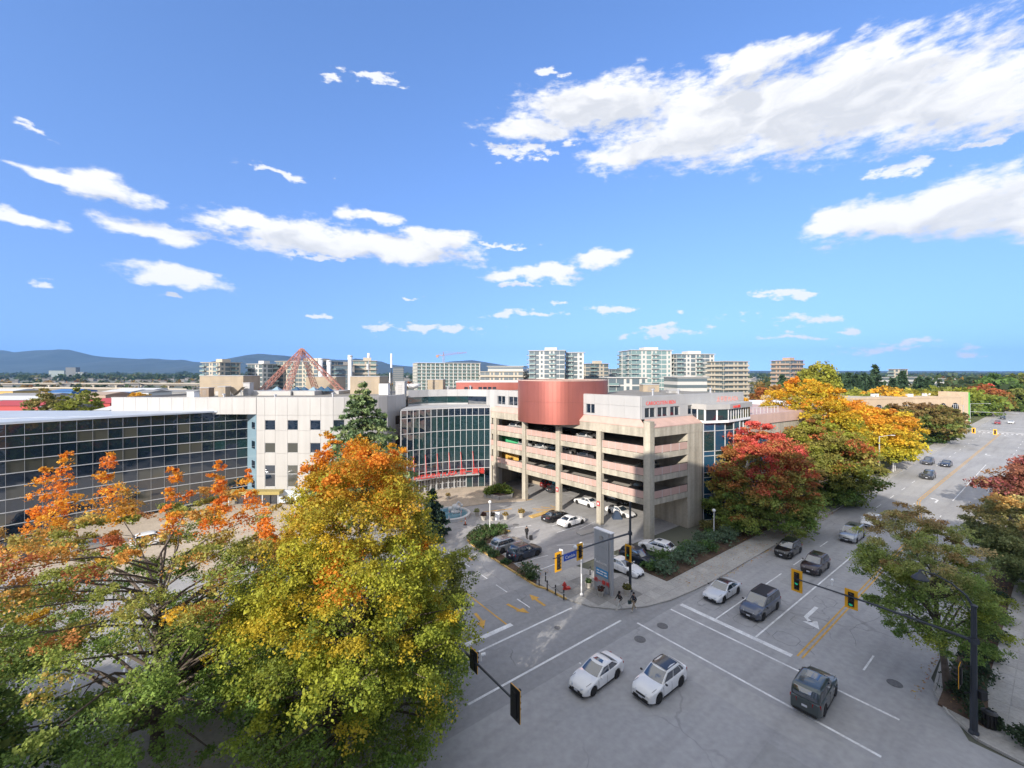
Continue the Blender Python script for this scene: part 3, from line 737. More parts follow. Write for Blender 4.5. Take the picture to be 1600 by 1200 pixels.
# ---- glass atrium between the drum and the car park
at = thing('glass_atrium', 'hollow curved glass entrance hall with white grid between hotel drum and car park', 'building', (-12, 84, 0))
A0, A1 = (-20.6, 79.6), (-4.35, 87.0)
NA = 15
def ap(t):
    o = offs(A0, A1, -1.5*math.sin(math.pi*t)); p = lerp2(A0, A1, t); return (p[0]+o[0], p[1]+o[1])
alv = [3.9, 5.5, 8.4, 11.6, 14.5, 16.0]
bk = MB()
for z in alv: onebar('transom', at, lambda q: strip(q, [ap(i/NA) for i in range(NA+1)], z-.05, z+.05, -0.05, 0.05))
onebar('mullion', at, lambda q: q.seg(ap(.99), ap(1.004), .1, 16, -.1, .09))
for i in range(NA):
    p, q = ap(i/NA), ap((i+1)/NA)
    for j in range(5):
        m = [m_gdark, m_gteal, m_gteal, m_gteal, m_gdark][j]
        if j in (1, 2, 3) and (i < 5 and rb.random() < .55): m = m_gdark
        place('pane', at, p, q, alv[j], alv[j+1], 0.03, m, out=-0.06, gap=0.02)
    onebar('mullion', at, lambda b_: b_.seg(lerp2(p, q, -.03), lerp2(p, q, .03), .1, 16.0, -0.1, 0.07))
    bk.seg(p, q, 3.4, 15.9, -0.6, -0.2)
    if not 3 <= i <= 10: place('pane', at, p, q, .15, 3.3, 0.03, m_gteal if i % 2 else m_gdark, out=-0.06, gap=0.02)
part('backing_wall', bk, m_black, at)
for i in range(3, 11):           # the doors
    p, q = ap(i/NA), ap((i+1)/NA)
    d = place('door', at, p, q, .12, 2.65, 0.05, m_gdark, out=-0.5, gap=0.04)
    fr = MB(); l = seglen(p, q)
    for xx in (-l/2+.05, 0, l/2-.05): fr.box((xx, -.06, 1.25), (.07, .08, 2.5))
    for zz in (.06, 1.1, 2.46): fr.box((0, -.06, zz), (l-.1, .08, .08))
    link('frame', fr.mesh('frame', m_alu), d)
cn = MB()
for i in range(1, 13):
    cn.seg(ap(i/NA), ap((i+1)/NA), 2.75, 3.05, -0.6, 1.3)
part('canopy', cn, m_grey, at)
rods = MB()
for i in range(2, 13, 2):
    p = ap(i/NA); o = offs(A0, A1, 1.2); rods.tube([(p[0]+o[0], p[1]+o[1], 3.05), (p[0]+.05, p[1]-.1, 7.3)], .05, 5)
part('stay_rod', rods, m_redlet, at)
# lettering over the doors
tl = seglen(ap(.16), ap(.78)); tx = text_mb('PRESIDENT PLAZA', 1.05, .12, (*ap(.13), 3.1), (ap(.6)[0]-ap(.13)[0], ap(.6)[1]-ap(.13)[1], 0), (*offs(ap(.13), ap(.6), 1), 0))
o = offs(A0, A1, 1.25); tx.v = [(x+o[0], y+o[1], z) for x, y, z in tx.v]; part('sign_lettering', tx, m_redlet, at)
tx = text_mb('統一廣場', 1.25, .14, (*ap(.635), 3.1), (ap(.9)[0]-ap(.62)[0], ap(.9)[1]-ap(.62)[1], 0), (*offs(ap(.62), ap(.9), 1), 0))
tx.v = [(x+o[0], y+o[1], z) for x, y, z in tx.v]; part('sign_lettering', tx, m_redlet, at)
# roof ledge and the set-back upper storey
led = MB(); lp = [ap(i/NA) for i in range(NA+1)] + [(-3.2, 93), (-14, 95.5), (-21.4, 90)]
led.prism(lp, 15.95, 16.25); part('ledge', led, m_grey, at)
up_path = [(-21.3, 87.9), (-17.8, 91.2), (-14, 92.8), (-9.5, 92.9), (-5.4, 91.6), (-3.7, 88.4)]
ub = MB(); uw = MB()
for i, (p, q) in enumerate(zip(up_path[:-1], up_path[1:])):
    n = max(1, round(seglen(p, q)/2.1))
    for k in range(n):
        a, b = lerp2(p, q, k/n), lerp2(p, q, (k+1)/n)
        place('panel', at, a, b, 18.0, 19.5, .1, m_grey, gap=.03)
        if i in (0, 1, 2):
            w = place('window', at, a, b, 16.6, 18.0, .04, m_gteal, out=-.12)
            place('panel', at, a, b, 16.2, 16.6, .1, m_grey, gap=.03)
        elif i == 3 and k < 2:
            place('window', at, a, b, 16.4, 18.0, .04, m_gdark, out=-.12)
        else: place('panel', at, a, b, 16.2, 18.0, .1, m_grey, gap=.03)
    ub.seg(p, q, 16.2, 19.4, -.6, -.14)
part('backing_wall', ub, m_joint, at)
rf = MB(); rf.prism(up_path + [(-3, 118), (-21, 118)], 18.4, 19.0); part('roof', rf, m_roof, at)
pr = MB(); pr.seg((-4.25, 86.8), (-2.75, 85.6), 0, 19.5, -1.2, 0.35); part('pier', pr, m_grey, at)

# ---- the parking garage
C0 = (18.9, 59.0); UL = (-.654, .756); UR = (.845, .535)
def gl(t, inn=0.0):              # along the long open side; inn = metres inside
    return (C0[0]+UL[0]*t + .756*inn, C0[1]+UL[1]*t + .654*inn)
def gr(t, inn=0.0):
    return (C0[0]+UR[0]*t - .535*inn, C0[1]+UR[1]*t + .845*inn)
gar = thing('parking_garage', 'open concrete parking garage of four decks with pink railings and a rust red drum', 'building', (C0[0], C0[1], 0))
lev = [5.45, 8.65, 11.75]
TL, TR, DEP = 35.4, 11.9, 40.0
def gplan(inn=0.0):
    c = (C0[0] + (.756-.535)*inn*.62, C0[1] + (.654+.845)*inn*.62)
    return [c, gr(TR, inn), (gr(TR)[0]-.5*DEP, gr(TR)[1]+.85*DEP), (gl(TL)[0]+.55*DEP, gl(TL)[1]+.9*DEP), gl(TL, inn)]
for z in lev:
    q = MB(); q.prism(gplan(0.12), z-0.32, z); part('deck', q, m_deck, gar)
    q = MB(); q.seg(gl(TL), C0, z-0.80, z+0.02, -0.45, 0.0); part('edge_beam', q, m_gconc, gar)
    q = MB(); q.seg(C0, gr(TR-3.4), z-0.80, z+0.02, -0.45, 0.0); part('edge_beam', q, m_gconc, gar)
q = MB(); q.prism(gplan(0.3), 14.2, 15.45); part('roof_deck', q, m_gconc, gar)
q = MB(); q.seg(gl(TL), C0, 14.12, 15.4, -0.5, 0.06); part('edge_beam', q, m_gconc, gar)
q = MB(); q.seg(C0, gr(TR), 14.12, 15.4, -0.5, 0.06); part('edge_beam', q, m_gconc, gar)
ct = [0.0, 8.4, 16.9, 25.3, 33.7]
for t in ct:
    q = MB()
    if t == 0:
        c = (C0[0]+.1, C0[1]+.55); q.prism([(c[0]-.78, c[1]-.1), (c[0]-.05, c[1]-.72), (c[0]+.72, c[1]-.2), (c[0]+.5, c[1]+.7), (c[0]-.5, c[1]+.7)], 0, 16.3)
    else: q.box((*gl(t, .02), 7.1), (.86, .72, 14.2), math.atan2(UL[1], UL[0]))
    part('column', q, m_gconc, gar)
for t in (6.5, 15, 23.5, 32):    # inner columns
    for inn in (15.5, 29):
        q = MB(); q.box((*gl(t, inn), 7), (.7, .7, 14), .8); part('column', q, m_gconc, gar)
q = MB(); q.seg(gr(TR-3.5), gr(TR), 0, 15.4, -1.0, 0.02); part('stair_wall', q, m_gconc, gar)
q = MB(); q.seg(gr(TR-3.5), gr(TR-3.3), 0, 15.4, -8, -1.0); part('stair_wall', q, m_gconc, gar)
q = MB(); q.seg(gr(TR-.2, 1), (gr(TR)[0]-.5*DEP, gr(TR)[1]+.85*DEP), 0, 14.2, -.3, 0); part('side_wall', q, m_gconc, gar)
q = MB(); q.seg((gr(TR)[0]-.5*DEP, gr(TR)[1]+.85*DEP), (gl(TL)[0]+.55*DEP, gl(TL)[1]+.9*DEP), 0, 14.2, -.3, 0); part('back_wall', q, m_gconc, gar)
q = MB(); q.seg((gl(TL)[0]+.55*DEP, gl(TL)[1]+.9*DEP), gl(TL), 0, 14.2, -.3, 0); part('side_wall', q, m_gconc, gar)
q = MB(); q.seg(gl(TL, 9), gl(27.5, 9), 0, 4.4, -.3, 0.0); part('inner_wall', q, m_beige, gar)
# painted cyan wall and coloured deck-number panels inside
m_cyan = mat('cyan_mural', (.10, .42, .52), .7, var=.3, vscale=.7)
for t0, t1, inn in ((27.0, 24.8, 9), (24.2, 19.5, 14)):
    q = MB(); q.seg(gl(t0, inn), gl(t1, inn), .1, 3.0, 0, .12); part('mural_panel', q, m_cyan, gar)
for z, m in ((8.65, mat('green_panel', (.05, .36, .16), .7)), (5.45, mat('ochre_panel', (.55, .32, .06), .7))):
    q = MB(); q.seg(gl(TL, 2.2), gl(31.5, 4.0), z+.1, z+1.9, -.1, 0.0); part('level_panel', q, m, gar)
# railings: posts and separate sheet panels
post = MB(); rail = MB()
def railing(pa, pb, z, n):
    for k in range(n):
        a, b = lerp2(pa, pb, k/n), lerp2(pa, pb, (k+1)/n)
        place('railing_panel', gar, a, b, z+.06, z+1.12, .03, m_pinkrail, out=-.03, gap=.05)
        post.seg(lerp2(a, b, -.015), lerp2(a, b, .015), z, z+1.17, -.08, .02)
    rail.seg(pa, pb, z+1.14, z+1.20, -.09, .03)
for z in lev:
    for t0, t1 in zip(ct[:-1], ct[1:]): railing(gl(t1-.45), gl(t0+(.9 if t0 == 0 else .45)), z, 6)
    railing(gl(TL), gl(ct[-1]+.45), z, 1)
    railing(gr(.8), gr(TR-3.55), z, 4)
part('railing_post', post, m_alu, gar); part('handrail', rail, m_black, gar)
# sloping pink fascia round the roof edge, in sheets
def fascia(pa, pb, ia, ib, n):
    for k in range(n):
        e = .012/seglen(pa, pb)
        a, b = lerp2(pa, pb, k/n+e), lerp2(pa, pb, (k+1)/n-e); c, d = lerp2(ia, ib, k/n+e), lerp2(ia, ib, (k+1)/n-e)
        q = MB(); q.hexa([(*a, 15.38), (*b, 15.38), (*d, 15.38), (*c, 15.38)], [(*a, 15.52), (*b, 15.52), (*d, 16.45), (*c, 16.45)])
        part('fascia_panel', q, m_pink, gar)
P0 = (18.25, 60.75)
def pl_(t): return (P0[0]+UL[0]*t, P0[1]+UL[1]*t)
def pr_(t): return (P0[0]+UR[0]*t, P0[1]+UR[1]*t)
fo = offs(gl(TL), C0, .12)
fascia((gl(TL)[0]+fo[0], gl(TL)[1]+fo[1]), (C0[0]+fo[0]-.35, C0[1]+fo[1]+.4), pl_(TL-1), P0, 14)
fascia((C0[0]+.75, C0[1]+.3), gr(TR+.3), (P0[0]+.6, P0[1]+.3), pr_(TR), 6)
# penthouse: two panelled walls, windows, roof
ph = thing('penthouse', 'pale grey panelled penthouse with paired dark windows on top of the parking garage', 'penthouse', (24, 70, 16.4))
Z0, Z1 = 16.42, 19.65
def wallrun(parent, fn, t0, t1, n, wins, z0, z1, m, rev=False):
    """wins: list of (t, half width, z0, z1); panels split around them"""
    edges = sorted(set([lerp(t0, t1, k/n) for k in range(n+1)]))
    ws = sorted(wins)
    cuts = [t0] + [e for w in ws for e in (w[0]-w[1], w[0]+w[1])] + [t1]
    segs = []
    for i in range(0, len(cuts)-1):
        a, b = cuts[i], cuts[i+1]
        if b - a < .02: continue
        segs.append((a, b, ws[i//2] if i % 2 == 1 else None))
    for a, b, w in segs:
        p, q = (fn(a), fn(b)) if not rev else (fn(b), fn(a))
        if w is None:
            nn = max(1, round((b-a)/3.2))
            for k in range(nn):
                pp, qq = lerp2(p, q, k/nn), lerp2(p, q, (k+1)/nn)
                place('panel', parent, pp, qq, z0, lerp(z0, z1, .56), .12, m, gap=.025); place('panel', parent, pp, qq, lerp(z0, z1, .56), z1, .12, m, gap=.025)
        else:
            if w[2]-z0 > .05: place('panel', parent, p, q, z0, w[2], .12, m, gap=.02)
            place('panel', parent, p, q, w[3], z1, .12, m, gap=.02)
            for h in (0, 1):
                pp, qq = lerp2(p, q, .01+h*.5), lerp2(p, q, .49+h*.5)
                o = place('window', parent, pp, qq, w[2]+.05, w[3]-.05, .04, m_gdark, out=-.1)
                fr = MB(); l = seglen(pp, qq)
                for xx in (-l/2+.02, l/2-.02): fr.box((xx, -.06, (w[3]-w[2])/2-.05), (.04, .05, w[3]-w[2]))
                link('frame', fr.mesh('frame', m_alu), o)
    q = MB(); p0, q0 = (fn(t0), fn(t1)) if not rev else (fn(t1), fn(t0)); q.seg(p0, q0, z0, z1-.05, -.5, -.16); part('backing_wall', q, m_joint, parent)
wallrun(ph, pl_, 0.0, 11.2, 4, [(8.95, .85, 16.75, 18.15)], Z0, Z1, m_grey, rev=True)
wallrun(ph, pr_, 0.0, 26.0, 9, [(1.85, 1.15, 16.65, 18.0), (4.6, 1.15, 16.65, 18.0), (7.4, 1.1, 16.65, 18.0), (11.6, 1.1, 16.65, 18.0)], Z0, Z1, m_grey)
rf = MB(); rf.prism([pl_(.1), (P0[0]+.4, P0[1]+.4), pr_(25.9), (pr_(26)[0]-9, pr_(26)[1]+16), (pl_(11)[0]+14, pl_(11)[1]+22), pl_(11)], 19.1, 19.45); part('roof', rf, m_roof, ph)
cp = MB(); cp.seg(pl_(11.2), P0, Z1, Z1+.07, -.4, .06); cp.seg(P0, pr_(26), Z1, Z1+.07, -.4, .06); part('coping', cp, m_grey, ph)
nR = (UR[1], -UR[0], 0)
tx = text_mb('CAROCUTEN IBEN', .78, .1, (*pr_(.9), 18.4), (*UR, 0), nR); tx.v = [(x+nR[0]*.05, y+nR[1]*.05, z) for x, y, z in tx.v]; part('sign_lettering', tx, m_redlet, ph)
tx = text_mb('太平洋 PLAZA', 1.0, .1, (*pr_(18.0), 18.35), (*UR, 0), nR); tx.v = [(x+nR[0]*.05, y+nR[1]*.05, z) for x, y, z in tx.v]; part('sign_lettering', tx, mat('pale_red_letter', (.66, .25, .20), .6), ph)
# white storey over the garage beyond the red drum
ph2 = thing('penthouse', 'short white storey with dark windows squeezed between the glass atrium and the red drum', 'penthouse', (2, 82, 16.4))
wallrun(ph2, pl_, 21.5, 34.6, 4, [(24.2, 1.3, 16.9, 18.5), (27.5, 1.3, 16.9, 18.5), (31, 1.2, 16.9, 18.5)], Z0, 19.7, m_grey, rev=True)
rf = MB(); rf.prism([pl_(21.6), pl_(34.5), (pl_(34.5)[0]+14, pl_(34.5)[1]+20), (pl_(21.6)[0]+14, pl_(21.6)[1]+14)], 19.0, 19.3); part('roof', rf, m_roof, ph2)
# the red drum, clad in curved sheets
dc, dr_ = (8.9, 75.9), 7.85
for k in range(20):
    a0, a1 = 2*math.pi*k/20, 2*math.pi*(k+1)/20
    for z0, z1 in ((14.75, 18.3), (18.3, 21.75)):
        q = MB(); n = 4
        ring = lambda r, z: [(dc[0]+r*math.cos(lerp(a0+.001, a1-.001, i/n)), dc[1]+r*math.sin(lerp(a0+.001, a1-.001, i/n)), z) for i in range(n+1)]
        A, B, C, D = ring(dr_, z0+.01), ring(dr_, z1-.01), ring(dr_-.1, z0+.01), ring(dr_-.1, z1-.01)
        m5 = n+1
        fs = []
        for i in range(n):
            fs += [(i, i+1, m5+i+1, m5+i), (m5+i, m5+i+1, 3*m5+i+1, 3*m5+i), (i+1, i, 2*m5+i, 2*m5+i+1)]
        q.add(A+B+C+D, fs); part('cladding_sheet', q, m_red, gar, smooth=False)
q = MB(); q.lathe([(dr_-.12, 14.8), (dr_-.12, 21.6)], (dc[0], dc[1], 0), 48); part('drum_core', q, mat('dark_red', (.12, .03, .025), .7), gar)
q = MB(); q.lathe([(dr_+.08, 21.7), (dr_+.08, 21.85), (dr_-.3, 21.85), (dr_-.3, 21.7)], (dc[0], dc[1], 0), 48); part('drum_coping', q, m_pink, gar)
a_ = -1.15; q = MB(); q.box((dc[0]+dr_*math.cos(a_), dc[1]+dr_*math.sin(a_), 16.9), (.25, 1.3, .8), a_); part('louvre', q, m_black, gar)
# red numbered plates on the columns and a barrier
m_redpl = mat('red_plate', (.45, .07, .07), .6)
for t, zz in ((16.9, 3.6), (8.4, 3.2)):
    q = MB(); c = gl(t, -.42); q.box((*c, zz), (.55, .06, .75), math.atan2(UL[1], UL[0])); o = part('column_sign', q, m_redpl, gar)
    q = MB(); c = gl(t, -.46); q.box((c[0], c[1], zz), (.2, .03, .3), math.atan2(UL[1], UL[0])); link('emblem', q.mesh('emblem', m_whitep, wloc(gar)), o)

# ---- blue glass stair tower with its white clerestory cap
gt = thing('glass_stair_tower', 'narrow deep blue glass tower with white clerestory cap beside the garage', 'building', (*gr(18, 1), 0))
Tp = [gr(TR+.35), gr(TR+2.4, -.55), gr(TR+4.5, -.95), gr(TR+6.6, -1.1), gr(TR+8.6, -.95), gr(TR+10.4, -.5), gr(TR+12, .2)]
tl_ = [0.5, 3.75, 4.45, 7.0, 7.75, 10.3, 11.0, 14.1, 15.35]
bk = MB()
for z in tl_: onebar('transom', gt, lambda q: strip(q, Tp, z-.04, z+.04, -.06, .06))
for i, (p, q) in enumerate(zip(Tp[:-1], Tp[1:])):
    for j in range(len(tl_)-1):
        place('pane', gt, p, q, tl_[j], tl_[j+1], .03, m_gblue if (i+j) % 3 else m_gteal, out=-.05, gap=.02)
    onebar('mullion', gt, lambda b_: b_.seg(lerp2(p, q, -.02), lerp2(p, q, .02), .3, 15.4, -.1, .08))
    bk.seg(p, q, 0, 15.4, -.6, -.15)
part('backing_wall', bk, m_black, gt)
bkp = MB(); bkp.prism([gr(TR+.4, .3), gr(TR+12, .9), gr(TR+12, 8), gr(TR+.4, 8)], 0, 15.3); part('core', bkp, m_joint, gt)
Cp = [gr(TR+.2, -.6), gr(TR+3.2, -1.5)]
lg = MB(); capp = MB()
Cq = [gr(TR+.1, 5), gr(TR+.1, -.5), gr(TR+4.2, -1.75), gr(TR+12.4, -.6), gr(TR+12.4, 5)]
lg.prism(Cq, 15.38, 15.75); capp.prism([gr(TR+.0, 5.2), gr(TR+0, -.7), gr(TR+4.2, -1.95), gr(TR+12.6, -.8), gr(TR+12.6, 5.2)], 17.45, 18.25)
part('ledge', lg, m_whitep, gt); part('cap', capp, m_white, gt)
sgn = MB()
for (p, q, n) in ((Cq[0], Cq[1], 4), (Cq[1], Cq[2], 2), (Cq[2], Cq[3], 9)):
    for k in range(n):
        a, b = lerp2(p, q, k/n), lerp2(p, q, (k+1)/n)
        place('clerestory_pane', gt, a, b, 15.75, 17.45, .03, m_gteal if k % 2 else m_gdark, out=-.1, gap=.02)
        sgn.seg(lerp2(a, b, -.06), lerp2(a, b, .06), 15.75, 17.45, -.14, -.02)
part('clerestory_post', sgn, m_whitep, gt)
bkp = MB(); bkp.prism([(lerp2(c, gr(18, 2), .12)) for c in Cq], 15.7, 17.4); part('clerestory_core', bkp, m_joint, gt)
cd_ = (Cq[3][0]-Cq[2][0], Cq[3][1]-Cq[2][1]); cn_ = offs(Cq[2], Cq[3], 1)
tx = text_mb('PLAZA 廣場', .5, .05, (Cq[2][0]+cn_[0]*.25+cd_[0]*.12, Cq[2][1]+cn_[1]*.25+cd_[1]*.12, 17.6), (*cd_, 0), (*cn_, 0)); part('sign_lettering', tx, m_redlet, gt)
# lower annex carrying on along the street
an = thing('street_annex', 'low pink banded annex half hidden behind the red maple along the street', 'building', (*gr(36, 3), 0))
q = MB(); q.seg(gr(TR+12.2), gr(52), 0, 14.2, -18, 0); part('wall', q, m_gconc, an)
q = MB(); q.seg(gr(TR+12.2), gr(52), 14.2, 15.9, -17, .25); part('fascia', q, m_pink, an)
for z in (3, 6.4, 9.8):
    for k in range(8): place('window', an, gr(25+3.2*k), gr(27.6+3.2*k), z, z+2, .05, m_gblue, out=.02)
q = MB()
for k in range(10): q.tube([(*gr(TR+13+1.2*k, .6), 15.9), (*gr(TR+13+1.2*k, .6), 17.0)], .04, 5)
q.tube([(*gr(TR+13, .6), 17.0), (*gr(TR+24, .6), 17.0)], .04, 5); part('roof_railing', q, m_alu, an)

# ---- things standing on the hotel roof
def rbox(name, label, cat, x0, x1, yf, dep, z0, z1, m, rz=0, extra=None, group=None):
    q = MB(); cx_, cy_ = (PX(x0, yf)+PX(x1, yf))/2, yf + dep/2; w = PX(x1, yf)-PX(x0, yf)
    t = thing(name, label, cat, (cx_, cy_, z0), rz, group)
    q.box((0, 0, (z1-z0)/2), (w, dep, z1-z0)); part('housing', q, m, t, world=False)
    q = MB(); q.box((0, 0, z1-z0+.05), (w+.2, dep+.2, .12)); part('cover', q, m_grey, t, world=False)
    q = MB()
    for k in range(5): q.box((0, -dep/2-.03, (z1-z0)*(.2+.13*k)), (w*.45, .05, .06))
    part('louvre', q, m_joint, t, world=False)
    return t
rbox('rooftop_plant_room', 'long beige plant room on the white hotel roof next to the lattice pyramid', 'plant room', 312, 380, 97, 6.5, 18.25, 22.35, m_beige)
rbox('rooftop_plant_room', 'beige plant room seen through the legs of the lattice pyramid', 'plant room', 478, 526, 113, 6, 18.25, 22.0, m_beige)
rbox('rooftop_plant_room', 'beige plant room behind the spruce top beside the tall antenna', 'plant room', 547, 593, 98, 7, 18.25, 22.2, m_beige)
rbox('rooftop_plant_room', 'small tan plant room near the satellite dish on the atrium roof', 'plant room', 668, 692, 104, 4, 19.0, 21.4, m_beige)
rbox('rooftop_cabinet', 'grey metal cabinet at the edge of the drum roof under the antenna', 'cabinet', 618, 632, 90, 2.2, 18.25, 21.2, m_grey)
rbox('rooftop_cabinet', 'white equipment cabinet in front of the antenna plant room', 'cabinet', 592, 606, 94, 1.6, 18.25, 20.6, m_whitep)
rbox('rooftop_unit', 'small brown air unit on the parapet in front of the beige plant room', 'air unit', 313, 326, 86, 1.6, 18.25, 20.0, mat('brown_unit', (.25, .19, .14), .8))
rbox('rooftop_unit', 'tan air unit with sloping duct in front of the beige plant room', 'air unit', 341, 352, 86, 1.6, 18.25, 20.2, m_beige)
rbox('rooftop_unit', 'tall lilac grey door hood against the beige plant room', 'air unit', 380, 390, 90, 1.4, 18.25, 20.9, m_grey)
rbox('rooftop_unit', 'white box vent on the hotel roof near the parapet end', 'air unit', 292, 303, 80, 1.4, 18.25, 19.5, m_whitep)
rbox('rooftop_unit', 'beige box unit on the garage penthouse roof', 'air unit', 1005, 1030, 82, 2.4, 19.45, 20.75, m_beige)
rbox('rooftop_unit', 'flat grey vent at the rear of the garage penthouse roof', 'air unit', 1045, 1060, 76, 1.4, 19.45, 19.9, m_grey)
t = thing('duct', 'brown wedge duct on the hotel roof beside the tan air unit', 'duct', (PX(366, 88), 88, 18.25))
q = MB(); q.add([(-1.4, 0, 1.9), (1.6, 0, 1.9), (-.2, 0, .2), (-1.4, 1.2, 1.9), (1.6, 1.2, 1.9), (-.2, 1.2, .2)], [(0, 2, 1), (3, 4, 5), (0, 1, 4, 3), (1, 2, 5, 4), (2, 0, 3, 5)]); part('hood', q, m_beige, t, world=False)
q = MB(); q.tube([(-1, .6, 0), (-1, .6, 1.9)], .08); q.tube([(1, .6, 0), (1, .6, 1.9)], .08); part('leg', q, m_galv, t, world=False)
# low white upstand with skylights
t = thing('roof_upstand', 'low white upstand carrying a row of small blue skylights under the lattice pyramid', 'roof lights', (-50, 96, 18.25))
q = MB(); q.box((-55, 93.5, 18.7), (16, 5, .9)); q.box((-44.5, 93.8, 18.7), (4.6, 4.4, .9)); q.box((-50, 101, 18.6), (22, 9, .7)); part('kerb', q, m_white, t)
for k, px in enumerate((433, 463, 475, 490, 502, 512)):
    y = 97.5 - (k % 2)*1.5; q = MB(); q.add([(PX(px, y)-1, y-1, 19.0), (PX(px, y)+1, y-1, 19.0), (PX(px, y)+1, y+1, 19.0), (PX(px, y)-1, y+1, 19.0), (PX(px, y), y, 20.0)], [(0, 1, 4), (1, 2, 4), (2, 3, 4), (3, 0, 4), (3, 2, 1, 0)])
    part('skylight', q, m_gsky if k % 3 == 0 else m_gblue, t)
# lattice pyramid
py = thing('lattice_pyramid', 'open pyramid of pinkish red lattice girders standing on the hotel roof', 'lattice pyramid', (-50.2, 102.5, 18.2))
m_truss = mat('faded_red_steel', (.42, .20, .16), .6, var=.12, vscale=.8)
apex = Vector((-50.2, 102.4, 28.6)); feet = [(-59.8, 102), (-50, 94.6), (-40.6, 103), (-50.4, 110.4)]
for f in feet:
    f = Vector((*f, 18.4)); d = (apex - f); L_ = d.length; d.normalize()
    u = d.cross(Vector((0, 0, 1))).normalized(); w = d.cross(u).normalized(); h = .55
    q = MB(); cor = [u*h+w*h, u*h-w*h, -u*h-w*h, -u*h+w*h]; n = 11
    for c in cor: q.tube([f+c, apex+c*.55], .075, 4)
    for k in range(n):
        s0, s1 = f + d*L_*k/n, f + d*L_*(k+1)/n; k0, k1 = 1-.45*k/n, 1-.45*(k+1)/n
        for j in range(4):
            c0, c1 = cor[j], cor[(j+1) % 4]
            q.tube([s0+c0*k0, s1+c1*k1], .05, 4, cap=False); q.tube([s0+c0*k0, s0+c1*k0], .05, 4, cap=False)
    part('girder', q, m_truss, py)
q = MB()
for i in range(4):
    for hh in (.40, .72):
        a, b = Vector((*feet[i], 18.4)).lerp(apex, hh), Vector((*feet[(i+1) % 4], 18.4)).lerp(apex, hh)
        if hh > .5: q.tube([a, b], .06, 4)
part('tie_bar', q, m_alu, py)
q = MB(); q.lathe([(.9, 28.1), (.75, 28.7), (.1, 29.0)], (apex.x, apex.y, 0), 4); part('apex_joint', q, m_truss, py)
# aerials and the dish
def aerial(px, y, z0, z1, lab, fat=True):
    t = thing('antenna_mast', lab, 'antenna', (PX(px, y), y, z0))
    q = MB(); q.tube([(0, 0, 0), (0, 0, (z1-z0)*.7)], .09, 6); part('pole', q, m_pole if fat else m_galv, t, world=False)
    q = MB(); q.lathe([(.2, (z1-z0)*.66), (.2, z1-z0)] if fat else [(.3, (z1-z0)*.8), (.35, (z1-z0)*.9), (.3, z1-z0)], n=8); part('antenna', q, m_whitep, t, world=False)
    for s in (-1, 1):
        q = MB(); q.box((.3*s, -.12, (z1-z0)*.42), (.16, .14, (z1-z0)*.24)); part('panel_antenna', q, m_pole if s > 0 else m_whitep, t, world=False)
aerial(611.5, 92, 18.25, 27.2, 'tall antenna mast with white tube on top at the drum roof edge')
aerial(576, 99, 22.2, 27.6, 'thin antenna mast with white head on the plant room roof', False)
t = thing('satellite_dish', 'white satellite dish lying open on the atrium roof', 'satellite dish', (PX(646, 98), 98, 19.0))
q = MB(); q.lathe([(.1, .5), (.9, .75), (1.7, 1.5), (1.75, 1.52), (1.0, .68), (.1, .42)], n=18); part('bowl', q, m_whitep, t, world=False, smooth=True)
q = MB(); q.tube([(0, 0, 0), (0, 0, .5)], .12); part('stand', q, m_galv, t, world=False)
q = MB()
for k in range(3): q.tube([(1.5*math.cos(k*2.1), 1.5*math.sin(k*2.1), 1.4), (0, 0, 2.1)], .03, 4)
part('feed_arm', q, m_galv, t, world=False)
# red block behind
t = thing('red_block', 'long low brick red building block rising behind the atrium roof', 'building', (-6, 108, 0))
q = MB(); q.box((-5.4, 109, 10.4), (16.4, 9, 20.8)); part('wall', q, m_red, t)
q = MB(); q.box((6.2, 108, 10.2), (6.5, 7, 20.4)); part('wall', q, mat('dark_red_wall', (.20, .06, .05), .6), t)
q = MB(); q.box((-5.4, 109, 20.9), (16.7, 9.3, .25)); part('coping', q, m_whitep, t)
for k in range(7):
    if k in (2,): continue
    q = MB(); q.box((-11.2+1.15*k, 104.47, 19.35), (.85, .1, .55)); part('window', q, m_gdark, t)

# small things that collect on flat roofs
vk = ['squat grey vent pipe on the hotel roof behind the drum parapet', 'low hatch on the hotel roof beyond the bend', 'thin white pipe on the hotel roof near the spruce', 'short pipe on the penthouse roof above the red letters', 'roof hatch in the middle of the penthouse roof', 'goose neck vent on the penthouse roof near the stair tower', 'grey vent box on the atrium roof', 'white pipe on the atrium roof beside the red block']
for i, (px, Y, z) in enumerate(((430, 80, 18.25), (350, 80, 18.25), (520, 82, 18.25), (1020, 66, 19.45), (1060, 72, 19.45), (1110, 76, 19.45), (700, 98, 19.0), (735, 97, 19.0))):
    t = thing('roof_vent', vk[i], 'vent', (PX(px, Y), Y, z), group='vents on the flat roofs')
    q = MB(); h = .6 + .12*(i % 4); q.lathe([(.16, 0), (.16, h), (.3, h), (.3, h+.14), (.05, h+.22)], n=10); part('pipe', q, m_galv, t, world=False)
    q = MB(); q.box((0, 0, .05), (.7, .7, .1)); part('flashing', q, m_joint, t, world=False)
